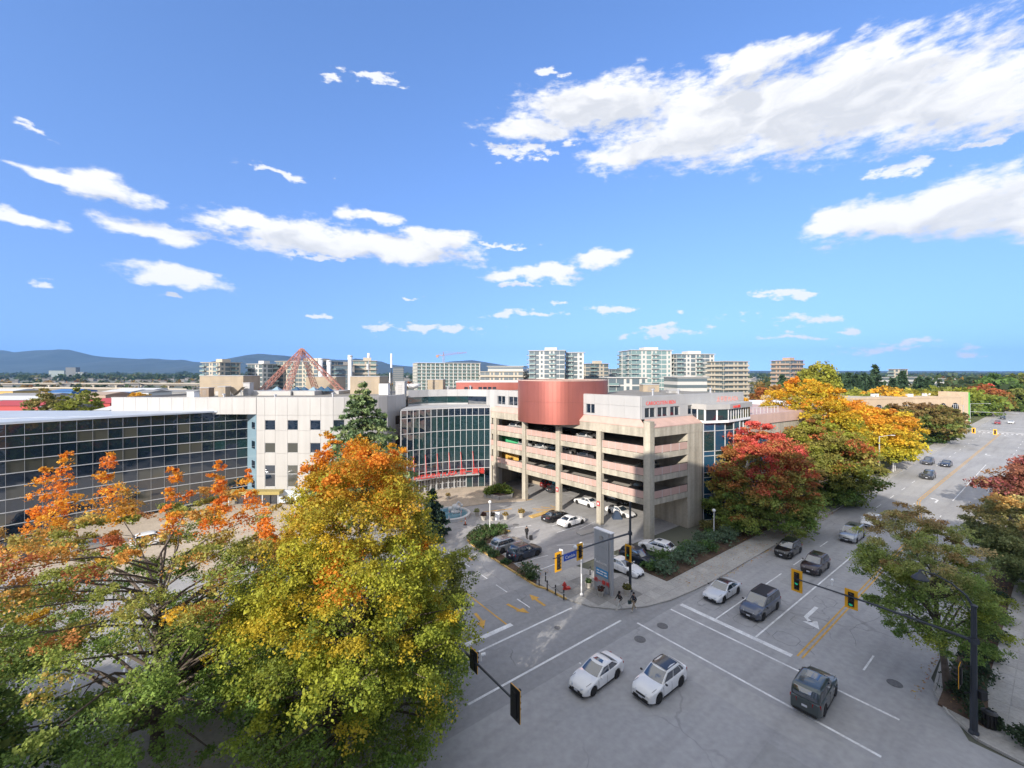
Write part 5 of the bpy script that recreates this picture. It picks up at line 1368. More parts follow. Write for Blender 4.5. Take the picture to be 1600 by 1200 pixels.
# mast behind the big maple, seen from behind
B3 = AB(13.65, 29.6); t3 = mast('dark mast behind the big maple with black backs of signal heads and a white camera', B3, 7.2, 5.8, AB(13.65, 17.5))
pc_ = lambda b: AB(13.65, b)
signal_head(t3, (*pc_(21.5), 6.0), D1, 3, big=.25); signal_head(t3, (*pc_(17.5), 5.9), D1, 4, big=.29)
cam_unit(t3, (*pc_(20.7), 6.75), (.5, .12))
q = MB(); q.tube([(*pc_(27.5), 4.2), (*pc_(27.5), 4.3)], .02, 4); q.box((*pc_(28.0), 3.0), (.1, .35, 1.1)); part('pedestrian_signal', q, m_black, t3)
# masts at the far crossing
def far_mast(label, base, tip, z, H, heads, face, m, lamp=None):
    t = thing('traffic_signal_mast', label, 'traffic light', (*base, .1), group='traffic light masts with long arms')
    q = MB(); q.tube([(*base, .1), (*base, H)], [.17, .12], 8); part('pole', q, m, t)
    q = MB(); q.tube([(*base, z), (*tip, z+.2)], [.1, .06], 6); part('arm', q, m, t)
    for s in heads:
        p = lerp2(base, tip, s); signal_head(t, (*p, z), face, 3, big=.36)
    if lamp: q = MB(); q.tube([(*base, H), (*lerp2(base, tip, .4), H+.4)], .07, 5); q.box((*lerp2(base, tip, .42), H+.4), (.9, .5, .16), STREET); part('lamp_arm', q, m, t)
    return t
far_mast('mast across the wide street before the far crossing, hung with two yellow signal heads', AB(189, 4.6), AB(189, 18), 5.7, 8, (.98, .66), mD1, m_galv)
far_mast('pale mast at the far crossing corner with an arm over the dark tree', AB(276, 27), AB(276, 13), 6, 9.5, (), mD1, m_galv, True)
far_mast('pale mast and lamp arm beside the red tree beyond the far crossing', AB(250, 26.4), AB(238, 31.5), 6.4, 10, (), mD1, m_galv, True)
# globe lamps
for px, py, H, lab in ((765.5, 832.6, 4.5, 'white globe lamp standing in the hedge island of the hotel lot'), (908.5, 931.5, 5.4, 'white globe lamp on the corner pavement beside the fire hydrant'), (1115.5, 842, 4.0, 'white globe lamp among the shrubs at the garage stair wall')):
    X, Y = G(px, py); t = thing('globe_lamp', lab, 'lamp post', (X, Y, .1), group='white globe lamp posts')
    q = MB(); q.tube([(0, 0, 0), (0, 0, H-.35)], [.075, .055], 8); q.lathe([(.17, 0), (.17, .14), (.09, .22)], n=10); part('pole', q, m_whitep, t, world=False)
    q = MB(); q.ball((0, 0, H-.15), .24, 12, 8); part('globe', q, mat('opal_globe', (.75, .76, .76), .3), t, world=False, smooth=True)
    q = MB(); q.lathe([(.1, H-.42), (.13, H-.34), (.08, H-.32)], n=10); part('collar', q, m_galv, t, world=False)
X, Y = G(1374, 746); t = thing('lamp_post', 'slim concrete lamp post before the golden tree trunk', 'lamp post', (X, Y, .1)); q = MB(); q.tube([(0, 0, 0), (0, 0, 9.0)], [.16, .09], 8); part('pole', q, m_conc, t, world=False)
q = MB(); q.tube([(0, 0, 8.9), (1.6, -1.2, 9.4)], .05, 6); part('lamp_arm', q, m_galv, t, world=False); q = MB(); q.box((1.8, -1.35, 9.4), (.7, .3, .14), -.6); part('lamp_head', q, m_galv, t, world=False)
# bollards with chain
bp = [(842.5, 914.5), (852.5, 908), (855, 921.5), (868, 928.5), (881, 936.5), (922, 898)]
blab = ['short black bollard at the start of the yellow kerb by the round bush', 'black bollard set back from the kerb on the pavement path', 'first chained black bollard along the driveway kerb', 'middle chained black bollard along the driveway kerb', 'last chained black bollard near the white globe lamp', 'black bollard beside the tall hotel sign']
for (px, py), l in zip(bp, blab):
    X, Y = G(px, py, .12); t = thing('bollard', l, 'bollard', (X, Y, .12), group='black pavement bollards')
    q = MB(); q.lathe([(.10, 0), (.10, .05), (.065, .1), (.06, .82), (.085, .85), (.085, .9), (.05, .98), (.01, 1.0)], n=10); part('post', q, m_black, t, world=False)
    q = MB(); q.lathe([(.075, .62), (.075, .68)], n=10); part('band', q, m_galv, t, world=False)
for (i, j), l in (((2, 3), 'chain slung between the first two driveway bollards'), ((3, 4), 'chain slung between the last two driveway bollards')):
    a, b = Vector((*G(*bp[i], .12), .85)), Vector((*G(*bp[j], .12), .85)); q = MB()
    q.tube([a.lerp(b, s) - Vector((0, 0, .22*4*s*(1-s))) for s in [k/10 for k in range(11)]], .018, 5); single('chain', q, m_black, l, 'chain')
# hydrant
X, Y = G(882, 921, .12); t = thing('fire_hydrant', 'red fire hydrant on the corner pavement behind the chained bollards', 'fire hydrant', (X, Y, .12))
m_hyd = mat('hydrant_red', (.50, .035, .03), .45)
q = MB(); q.lathe([(.2, 0), (.2, .06), (.13, .08), (.13, .55), (.17, .58), (.17, .62), (.12, .72), (.04, .78), (.04, .84)], n=12); part('barrel', q, m_hyd, t, world=False)
for a in (0, math.pi, -math.pi/2): q = MB(); q.tube([(0, 0, .45), (.24*math.cos(a), .24*math.sin(a), .45)], .075, 8); part('outlet', q, m_hyd, t, world=False)
q = MB(); q.box((.35, .1, .1), (.5, .4, .2), .3); part('valve_box', q, m_hyd, t, world=False)
# planters
m_urn = mat('stone_urn', (.46, .43, .38), .9, var=.15, vscale=4)
rp = random.Random(5)
def leafball(c, r, n, cols, size, rg, squash=.8):
    """a ball of leaf faces: mesh data as arrays"""
    P = []; C = []
    for _ in range(n):
        d = Vector((rg.gauss(0, 1), rg.gauss(0, 1), rg.gauss(0, 1))).normalized(); rad = r*(.55+.5*rg.random())
        P.append((c[0]+d.x*rad, c[1]+d.y*rad, c[2]+max(d.z, -.5)*rad*squash)); C.append(cols[rg.randrange(len(cols))])
    return P, C
def leaves_mesh(name, P, C, size, seed, up=.35, long=1.0):
    """leaf-sized folded quads at P (n,3) tinted C (n,3)"""
    r = np.random.default_rng(seed); P = np.asarray(P, float); C = np.asarray(C, float); n = len(P)
    s = size*np.clip(np.exp(r.normal(size=(n, 1))*.38), .45, 2.1) if np.isscalar(size) else np.asarray(size)[:, None]*(.65+.7*r.random((n, 1)))
    nrm = r.normal(size=(n, 3)); nrm[:, 2] = np.abs(nrm[:, 2]) + up; nrm /= np.linalg.norm(nrm, axis=1, keepdims=True)
    t = r.normal(size=(n, 3)); t -= nrm*(t*nrm).sum(1, keepdims=True); t /= np.linalg.norm(t, axis=1, keepdims=True)
    b = np.cross(nrm, t)
    V = np.empty((n, 4, 3)); V[:, 0] = P - t*s*.5*long; V[:, 1] = P + b*s*.42 - nrm*s*.12; V[:, 2] = P + t*s*.5*long; V[:, 3] = P - b*s*.42 - nrm*s*.12
    me = bpy.data.meshes.new(name); me.vertices.add(4*n); me.vertices.foreach_set('co', V.reshape(-1).astype(np.float32))
    me.loops.add(4*n); me.loops.foreach_set('vertex_index', np.arange(4*n, dtype=np.int32))
    me.polygons.add(n); me.polygons.foreach_set('loop_start', np.arange(0, 4*n, 4, dtype=np.int32))
    me.update(calc_edges=True)
    at = me.attributes.new('tint', 'FLOAT_COLOR', 'FACE'); c4 = np.ones((n, 4), np.float32); c4[:, :3] = np.clip(C*1.35*(.72+.56*r.random((n, 1))), 0, .85); at.data.foreach_set('color', c4.reshape(-1))
    me.materials.append(m_leaf); return me
GREEN = [(.045, .085, .03), (.06, .10, .035), (.035, .07, .028), (.075, .11, .04)]
PLUM = [(.10, .045, .04), (.13, .06, .045), (.07, .05, .035)]; OCHRE = [(.22, .16, .05), (.17, .14, .05), (.26, .17, .05)]; LIME = [(.15, .20, .04), (.11, .17, .035), (.20, .24, .05)]
def planter(px, py, lab, cols, r=.36, z=.12):
    X, Y = G(px, py, z); t = thing('planter_urn', lab, 'planter', (X, Y, z), group='stone planter urns')
    q = MB(); q.lathe([(r*.62, 0), (r*.66, .06), (r*.6, .1), (r*.75, r*.8), (r*.98, r*1.45), (r*1.08, r*1.5), (r*1.08, r*1.64), (r*.9, r*1.64), (r*.86, r*1.4)], n=14); part('pot', q, m_urn, t, world=False, smooth=False)
    q = MB(); q.lathe([(r*.88, r*1.36), (r*.88, r*1.46)], n=14); part('soil', q, m_soil, t, world=False)
    P, C = leafball((0, 0, r*2.0), r*1.1, 160, cols, .16, rp); o = link('plant', leaves_mesh('plant', P, C, r*.42, rp.randrange(999)), t)
    return t
planter(919.6, 918, 'stone urn with a green shrub beside the hotel sign, nearest the globe lamp', GREEN)
planter(938.5, 931, 'stone urn with a dark plum plant in front of the hotel sign', PLUM)
planter(979.5, 930, 'stone urn with an ochre green plant next to the mast and two walkers', [(.13, .12, .03), (.1, .1, .03)], .42)
planter(675.6, 781.5, 'stone urn throwing a shadow on the plaza before the entrance doors', OCHRE, .42, .1); planter(700.3, 780, 'second stone urn on the sunny plaza, nearer the raised flower bed', OCHRE, .42, .1)
planter(655, 793, 'stone urn on the plaza by the fountain end of the glass hall', OCHRE, .42, .1)
planter(755.5, 813, 'pot with a rust red bush on the asphalt beside the lamp post', PLUM, .45, 0); planter(769, 813, 'pot with a dark bush right behind the lamp post', [(.06, .05, .03), (.08, .06, .04)], .45, 0)
planter(790, 811.5, 'pot of ochre grass on the asphalt past the sandwich board', OCHRE, .42, 0); planter(814.5, 808.5, 'pot of tall ochre grass next to the kerb island', OCHRE, .5, 0); planter(745, 806, 'pot with a pale yellow bush near the fountain rim', [(.25, .26, .10), (.2, .22, .08)], .42, 0)
# sandwich board
X, Y = G(777, 812); t = thing('sandwich_board', 'white folding notice board standing on the asphalt among the pots', 'notice board', (X, Y, 0))
for s in (-1, 1):
    q = MB(); q.hexa([(-.35, s*.3-.02, 0), (.35, s*.3-.02, 0), (.35, s*.3+.02, 0), (-.35, s*.3+.02, 0)], [(-.35, s*.03-.02, 1.15), (.35, s*.03-.02, 1.15), (.35, s*.03+.02, 1.15), (-.35, s*.03+.02, 1.15)]); part('board', q, m_whitep, t, world=False)
# cones
m_or = mat('cone_orange', (.65, .13, .03), .5)
for px, py, h, lab in ((690, 813.5, .8, 'orange traffic cone at the near rim of the fountain'), (727, 820, 1.1, 'slim orange delineator post on the asphalt past the fountain')):
    X, Y = G(px, py); t = thing('traffic_cone', lab, 'traffic cone', (X, Y, 0), group='orange traffic cones')
    q = MB(); q.box((0, 0, .04), (.5, .5, .08)); part('base', q, m_or if h < 1 else m_black, t, world=False)
    q = MB(); q.lathe([(.2 if h < 1 else .09, .08), (.05, h)], n=12); part('cone', q, m_or, t, world=False)
    q = MB(); q.lathe([(.135 if h < 1 else .085, h*.5), (.10 if h < 1 else .075, h*.7)], n=12); part('band', q, m_whitep, t, world=False)
X, Y = G(964, 810); t = thing('covered_stack', 'dark blue peaked cover beside the white saloon under the garage', 'cover', (X, Y, 0))
q = MB(); q.hexa([(-.75, -.6, 0), (.75, -.6, 0), (.75, .6, 0), (-.75, .6, 0)], [(-.3, -.25, 1.2), (.2, -.25, 1.15), (.2, .25, 1.15), (-.3, .25, 1.2)]); part('sheet', q, mat('blue_tarp', (.03, .05, .09), .5), t, world=False)
q = MB(); q.tube([(0, 0, 1.1), (0, 0, 1.7)], .05); part('peak', q, m_pole, t, world=False)
# fountain
X, Y = G(702, 806); t = thing('fountain', 'round white fountain basin with carved figure of water on the plaza edge', 'fountain', (X, Y, 0))
m_marb = mat('marble', (.60, .60, .59), .5, var=.1, vscale=2)
q = MB(); q.lathe([(3.3, 0), (3.35, .35), (3.4, .5), (3.0, .55), (2.9, .3), (.2, .28)], n=36); part('basin', q, m_marb, t, world=False)
q = MB(); q.lathe([(2.92, .38), (2.92, .40)], n=36); part('pool_water', q, mat('pool_water', (.10, .22, .28), .05, var=.2, vscale=1), t, world=False)
q = MB(); q.lathe([(.8, .3), (.7, .7), (.45, .9), (.6, 1.3), (.5, 1.6), (.15, 1.75)], (.9, .6, 0), 14); q.ball((1.3, .4, 1.2), (.5, .35, .35)); q.ball((.2, .9, .9), (.5, .5, .35)); q.tube([(.9, .6, 1.5), (1.4, .9, 2.0), (1.9, .7, 1.6)], [.2, .16, .1], 8); q.ball((1.9, .7, 1.5), .25); part('sculpture', q, m_marb, t, world=False, smooth=True)
# raised stone planter at the car park entrance
rpz = [G(*p) for p in ((757, 777), (762, 768), (790, 764), (802, 770), (800, 779), (780, 782))]
t = thing('raised_planter', 'low stone walled bed with clipped bright green bushes at the garage entrance', 'planter', (*G(780, 774), .1))
q = MB()
q.prism(rpz, .1, .62); part('soil', q, m_soil, t)
st = random.Random(8)
for p, r_ in zip(rpz, rpz[1:]+rpz[:1]):
    n = max(1, round(seglen(p, r_)/.7))
    for k in range(n):
        for z0, z1 in ((.1, .42), (.43, .76)):
            q = MB(); q.seg(lerp2(p, r_, k/n+.01), lerp2(p, r_, (k+1)/n-.01), z0, z1, -.12, .12 + st.random()*.03); part('stone', q, m_conc, t)
for px, py, rr_ in ((764, 771.5, 1.0), (771, 769, 1.05), (779, 768, 1.2), (787, 768, 1.25), (794, 770, 1.0)):
    X, Y = G(px, py, .7); P, C = leafball((0, 0, .5), rr_, 420, LIME, .2, st, .85)
    o = link('bush', leaves_mesh('bush', P, C, .3, st.randrange(999)), t, (X-wloc(t).x, Y-wloc(t).y, .6))
# the tall hotel sign
SG0 = (8.75, 45.7); sd = (-D2[0], -D2[1]); sn = (-D1[0], -D1[1])
def sp(u, d=0.0): return (SG0[0]+sd[0]*u - sn[0]*d, SG0[1]+sd[1]*u - sn[1]*d)
t = thing('pylon_sign', 'tall grey hotel sign pillar on the corner with white name, blue panel and red characters', 'sign', (*sp(1.1, .25), .12))
m_sign = mat('sign_grey', (.35, .365, .39), .45, metal=.0, var=.08, vscale=.8, streak=.1)
for z0, z1 in ((.12, 1.6), (1.62, 3.6), (3.62, 4.75), (4.77, 6.45)):
    q = MB(); q.seg(sp(0), sp(1.95), z0, z1, -.5, 0); part('sign_panel', q, m_sign, t)
q = MB(); q.tube([(*sp(2.12, .25), .12), (*sp(2.12, .25), 6.4)], .24, 14); part('round_edge', q, m_galv, t)
q = MB(); q.seg(sp(-.05, -.02), sp(2.3, -.02), 6.45, 6.56, -.54, 0); part('top_cap', q, m_whitep, t)
def sign_text(body, size, u, z, m, nm='sign_lettering'):
    tx = text_mb(body, size, .03, (*sp(u, -.02), z), (*sd, 0), (*sn, 0)); part(nm, tx, m, t)
sign_text('Radisson', .47, .08, 3.02, m_whitep)
q = MB(); q.seg(sp(.3), sp(1.9), 1.75, 2.5, .0, .03); o = part('blue_panel', q, mat('panel_blue', (.04, .26, .52), .5), t)
for k in range(2):
    for j in range(3): q = MB(); q.seg(sp(.4+.48*j), sp(.4+.48*j+.36+.08*((j+k) % 2)), 2.2-.27*k, 2.32-.27*k, .035, .045); link('print_line', q.mesh('print_line', m_whitep, wloc(t)), o)
sign_text('統一廣場', .52, .02, 1.0, m_redlet)
q = MB(); q.lathe([(.24, 0), (.24, .05)], n=12); q.v = [(sp(1.0, -.04)[0] + x*sd[0] + z*sn[0], sp(1.0, -.04)[1] + x*sd[1] + z*sn[1], 5.75 + y) for x, y, z in q.v]; part('emblem', q, m_joint, t)
q = MB()
for k in range(3): q.seg(sp(.62+.26*k), sp(.82+.26*k), 5.28, 5.38, .0, .03)
part('emblem_line', q, m_joint, t)
# litter bin, benches of the side lot, cabinet, fence
X, Y = G(1546, 1136, .12); t = thing('litter_bin', 'black slatted litter bin on the paving beside the tall mast', 'litter bin', (X, Y, .12))
for k in range(12): a = 2*math.pi*k/12; q = MB(); q.box((.33*math.cos(a), .33*math.sin(a), .48), (.04, .13, .84), a); part('slat', q, m_black, t, world=False)
q = MB(); q.lathe([(.38, .9), (.4, .97), (.2, 1.06), (.2, 1.02)], n=14); part('lid', q, m_black, t, world=False); q = MB(); q.lathe([(.3, .05), (.3, .85)], n=12); part('liner', q, m_trim, t, world=False)
X, Y = G(1347, 750); t = thing('utility_cabinet', 'pale green utility cabinet on the grass by the pavement', 'cabinet', (X, Y, .13), STREET)
q = MB(); q.box((0, 0, .95), (3.0, 1.5, 1.9)); part('housing', q, mat('cabinet_green', (.30, .42, .30), .6), t, world=False)
q = MB(); q.box((0, 0, 1.95), (3.2, 1.7, .12)); part('lid', q, mat('cabinet_top', (.45, .50, .43), .6), t, world=False)
for s in (-1, 1): q = MB(); q.box((s*.72, -.77, .95), (1.35, .04, 1.6)); part('door', q, mat('cabinet_green', (.30, .42, .30), .6), t, world=False)
X, Y = G(1375, 749); t = thing('metal_fence', 'black picket fence round the foot of the golden tree', 'fence', (X, Y, .13))
fp = [G(1364, 752), G(1381, 744), G(1392, 738.5)]
for p, r_ in zip(fp[:-1], fp[1:]):
    n = int(seglen(p, r_)/.75)
    for k in range(n+1): q = MB(); c = lerp2(p, r_, k/n); q.box((*c, .85), (.07, .07, 1.5)); part('picket', q, m_black, t)
    q = MB(); q.seg(p, r_, 1.45, 1.52, -.03, .03); q.seg(p, r_, .3, .36, -.03, .03); part('rail', q, m_black, t)
X, Y = G(1397, 737); t = thing('post_sign', 'white post sign with a hanging board by the pavement near the golden tree', 'sign', (X, Y, .13), STREET)
q = MB(); q.tube([(-.9, 0, 0), (-.9, 0, 2.6)], .06, 6); q.tube([(.9, 0, 0), (.9, 0, 2.6)], .06, 6); q.tube([(-.9, 0, 2.55), (.9, 0, 2.55)], .06, 6); part('frame', q, m_whitep, t, world=False)
q = MB(); q.box((0, 0, 1.7), (1.5, .06, 1.2)); part('board', q, m_grey, t, world=False)
X, Y = G(1488, 688); t = thing('control_box', 'black traffic control box on the lawn before the far crossing', 'cabinet', (X, Y, .1)); q = MB(); q.box((-.5, 0, .9), (.8, .8, 1.8)); q.box((.5, 0, .9), (.8, .8, 1.8)); part('housing', q, m_black, t, world=False); q = MB(); q.box((0, 0, 1.85), (2, .95, .1)); part('lid', q, m_trim, t, world=False)
for px, py, lab in ((1497, 678, 'first yellow marker post on the sunny verge'), (1499.5, 673, 'second yellow marker post on the sunny verge near the far crossing')):
    X, Y = G(px, py); t = thing('marker_post', lab, 'post', (X, Y, .1), group='yellow marker posts'); q = MB(); q.lathe([(.14, 0), (.14, 1.5), (.1, 1.6)], n=8); part('post', q, mat('marker_yellow', (.6, .5, .06), .6), t, world=False); q = MB(); q.lathe([(.16, 1.1), (.16, 1.3)], n=8); part('band', q, m_whitep, t, world=False)

# ------------------------------------------------------------------ people
m_skin = mat('skin', (.42, .26, .19), .6); m_hair = mat('hair', (.02, .016, .014), .6)
def skin_obj(name, joints, edges, m, parent, sub=1):
    me = bpy.data.meshes.new('tmp'); names = list(joints); idx = {n: i for i, n in enumerate(names)}
    me.from_pydata([joints[n][0] for n in names], [(idx[a], idx[b]) for a, b in edges], [])
    o = bpy.data.objects.new('tmp', me); COL.objects.link(o)
    md = o.modifiers.new('skin', 'SKIN'); ss = o.modifiers.new('sub', 'SUBSURF'); ss.levels = sub; ss.render_levels = sub
    for i, n in enumerate(names): me.skin_vertices[0].data[i].radius = joints[n][1] if isinstance(joints[n][1], tuple) else (joints[n][1], joints[n][1])
    me.skin_vertices[0].data[0].use_root = True
    dg = bpy.context.evaluated_depsgraph_get(); nm = bpy.data.meshes.new_from_object(o.evaluated_get(dg)); bpy.data.objects.remove(o)
    nm.name = name; nm.materials.clear(); nm.materials.append(m); nm.polygons.foreach_set('use_smooth', [True]*len(nm.polygons))
    return link(name, nm, parent)
def person(label, px, py, facing, stride, jacket, trousers, shoes, h=1.72, hood=False, z=.12, coat=.0, shorts=False):
    X, Y = G(px, py, z); t = thing('person', label, 'person', (X, Y, z), math.atan2(facing[1], facing[0]))
    s = h/1.75; V = lambda x, y, zz: (x*s, y*s, zz*s)
    # x ahead, y to the person's left
    fx = stride
    J = dict(pelvis=(V(0, 0, .95), .13), waist=(V(.01, 0, 1.1), (.15, .11)), chest=(V(.02, 0, 1.34), (.18, .12)), neck=(V(.03, 0, 1.50), .055), head=(V(.05, 0, 1.62), .095), crown=(V(.05, 0, 1.70), .08),
             shl=(V(.02, .17, 1.42), .065), ell=(V(-.14*fx-.02, .24, 1.16), .045), wrl=(V(-.02*fx+.14, .23, .95), .032), hal=(V(.0*fx+.17, .225, .88), .036),
             shr=(V(.02, -.17, 1.42), .065), elr=(V(.14*fx, -.24, 1.16), .045), wrr=(V(.32*fx, -.22, .98), .032), har=(V(.36*fx, -.215, .92), .036),
             hil=(V(.0, .09, .92), .10), knl=(V(.20*fx, .10, .50), .062), anl=(V(.30*fx, .10, .09), .042), tol=(V(.30*fx+.17, .115, .035), .035),
             hir=(V(.0, -.09, .92), .10), knr=(V(-.06*fx, -.10, .50), .062), anr=(V(-.36*fx, -.10, .13), .042), tor=(V(-.36*fx+.15, -.115, .035), .035))
    E = [('pelvis', 'waist'), ('waist', 'chest'), ('chest', 'neck'), ('neck', 'head'), ('head', 'crown'), ('chest', 'shl'), ('shl', 'ell'), ('ell', 'wrl'), ('wrl', 'hal'), ('chest', 'shr'), ('shr', 'elr'), ('elr', 'wrr'), ('wrr', 'har'),
         ('pelvis', 'hil'), ('hil', 'knl'), ('knl', 'anl'), ('anl', 'tol'), ('pelvis', 'hir'), ('hir', 'knr'), ('knr', 'anr'), ('anr', 'tor')]
    body = skin_obj('body', J, E, m_skin, t)
    g = 1.28
    def grow(ks, f=g): return {k: (J[k][0], tuple(v*f for v in J[k][1]) if isinstance(J[k][1], tuple) else J[k][1]*f) for k in ks}
    jk = grow(['waist', 'chest', 'shl', 'ell', 'wrl', 'shr', 'elr', 'wrr']); jk['hem'] = (V(0, 0, .95-coat), (.19, .15)); jk['col'] = (V(.03, 0, 1.49), .085)
    skin_obj('jacket', jk, [('waist', 'chest'), ('waist', 'hem'), ('chest', 'col'), ('chest', 'shl'), ('shl', 'ell'), ('ell', 'wrl'), ('chest', 'shr'), ('shr', 'elr'), ('elr', 'wrr')], jacket, t)
    tr = grow(['pelvis', 'hil', 'knl', 'anl', 'hir', 'knr', 'anr'], 1.25)
    ed = [('pelvis', 'hil'), ('hil', 'knl'), ('knl', 'anl'), ('pelvis', 'hir'), ('hir', 'knr'), ('knr', 'anr')]
    if shorts: [tr.pop(k) for k in ('anl', 'anr')]; ed = [e for e in ed if 'an' not in e[1][:2]]
    skin_obj('trousers', tr, ed, trousers, t)
    for a, b in (('anl', 'tol'), ('anr', 'tor')):
        p, q_ = Vector(J[a][0]), Vector(J[b][0]); q = MB(); q.tube([p+Vector((-.05, 0, -.05)), p.lerp(q_, .5)+Vector((0, 0, -.01)), q_+Vector((.05, 0, 0))], [.058, .058, .035], 8); part('shoe', q, shoes, t, world=False, smooth=True)
    q = MB(); hc = J['head'][0]
    if hood: q.ball((hc[0]-.02*s, 0, hc[2]+.03*s), (.135*s, .125*s, .15*s), 10, 7); part('hood', q, jacket, t, world=False, smooth=True)
    else: q.ball((hc[0]-.022*s, 0, hc[2]+.055*s), (.112*s, .105*s, .115*s), 10, 7); part('hair', q, m_hair, t, world=False, smooth=True)
    q = MB()
    for sgn in (-1, 1): q.ball((hc[0]+.092*s, sgn*.032*s, hc[2]+.02*s), .012*s, 6, 4)
    part('eye', q, m_black, t, world=False); q = MB(); q.ball((hc[0]+.105*s, 0, hc[2]-.01*s), (.02*s, .014*s, .024*s), 6, 5); part('nose', q, m_skin, t, world=False)
    for hk, sg in (('hal', 1), ('har', -1)):
        p = Vector(J[hk][0]); q = MB()
        for i, ln in enumerate((.07, .078, .075, .06)):
            o = Vector((-.024+.016*i, 0, -.02)); q.tube([p+o, p+o+Vector((.01, -sg*.008, -ln*.6)), p+o+Vector((.02, -sg*.025, -ln))], [.009, .0085, .007], 6)
        q.tube([p+Vector((.025, 0, .01)), p+Vector((.05, -sg*.01, -.025)), p+Vector((.055, -sg*.015, -.05))], [.011, .01, .008], 6); part('fingers', q, m_skin, t, world=False)
    return t, J
m_jblack = mat('black_cloth', (.012, .012, .014), .85); m_navyc = mat('navy_cloth', (.02, .025, .04), .85); m_pwhite = mat('cream_cloth', (.55, .54, .50), .85); m_khaki = mat('khaki_cloth', (.33, .26, .17), .85); m_shoew = mat('pale_shoe', (.5, .48, .45), .7)
person('person in long black hooded jacket and pale trousers walking past the hotel sign', 968, 952, (-.93, -.35), 1.0, m_jblack, m_pwhite, m_shoew, 1.74, hood=True, coat=.12)
tB, JB = person('person in dark jacket and khaki trousers walking behind the hooded walker with a bag', 990.5, 954, (-.95, -.3), .85, m_navyc, m_khaki, m_shoew, 1.76)
q = MB(); c = Vector((.30, -.25, .74)); q.box(tuple(c), (.34, .14, .34)); q.tube([(.2, -.25, .9), (.26, -.25, 1.0), (.36, -.25, 1.0), (.42, -.25, .9)], .012, 5)
rz = tB.rotation_euler[2]; X, Y, z = tB.location; single('shopping_bag', MB().add([(X + x*math.cos(rz) - y*math.sin(rz), Y + x*math.sin(rz) + y*math.cos(rz), z+zz) for x, y, zz in q.v], q.f), mat('dark_green_bag', (.02, .05, .05), .7), 'dark green bag hanging from the hand of the walker in khaki trousers', 'bag')
tC, JC = person('person in black suit pulling a suitcase across the hotel lot', 823, 841.5, (.25, .97), .55, m_jblack, m_jblack, m_black, 1.74, z=0.01)
X, Y = G(829.5, 844); t = thing('suitcase', 'small black wheeled suitcase pulled across the hotel lot', 'suitcase', (X, Y, .01), .3)
q = MB(); q.box((0, 0, .36), (.42, .26, .58)); part('shell', q, m_black, t, world=False); q = MB(); q.tube([(-.14, -.1, .62), (-.3, .1, 1.0)], .012, 5); q.tube([(.14, -.1, .62), (-.05, .1, 1.0)], .012, 5); q.tube([(-.3, .1, 1.0), (-.05, .1, 1.0)], .016, 5); part('handle', q, m_galv, t, world=False)
for sx_ in (-1, 1): q = MB(); q.ball((sx_*.15, -.08, .04), .045, 8, 5); part('wheel', q, m_tyre, t, world=False)
# ------------------------------------------------------------------ trees and shrubs
ORANGE = (.62, .20, .025); GOLD = (.56, .31, .03); YEL = (.46, .33, .03); YGREEN = (.23, .25, .035); OLIVE = (.18, .19, .045); GRN = (.10, .165, .04); DGRN = (.055, .10, .032)
RED = (.38, .075, .04); CRIM = (.33, .05, .06); RUST = (.30, .10, .035); BROWN = (.18, .11, .045); SALMON = (.50, .16, .06); PEACH = (.58, .32, .09); BRICK = (.23, .055, .04)
def stops(lst):
    ts = np.array([a for a, _ in lst]); cs = np.array([c for _, c in lst])
    def f(t):
        return np.stack([np.interp(t, ts, cs[:, i]) for i in range(3)], -1)
    return f
def clump_leaves(rng, cen, rad, n, flat):
    """points of n leaves in a clump: drooping tufts set round its upper shell, with gaps between the tufts"""
    k = 9
    d = rng.normal(size=(k, 3)); d[:, 2] = np.abs(d[:, 2])*.9 - .25; d /= np.linalg.norm(d, axis=1, keepdims=True)
    sub = d*rad*(.45+.5*rng.random((k, 1)))
    i = rng.integers(k, size=n)
    p = rng.normal(size=(n, 3))*np.array([.20, .20, .17])*rad*(.7+.6*rng.random((k, 1)))[i]
    hang = np.abs(rng.normal(size=n))*.22*rad
    p = p + sub[i]; p[:, 2] = p[:, 2]*flat - hang*.7 - .10*rad*((p[:, 0]**2+p[:, 1]**2)/rad**2)
    return cen + p
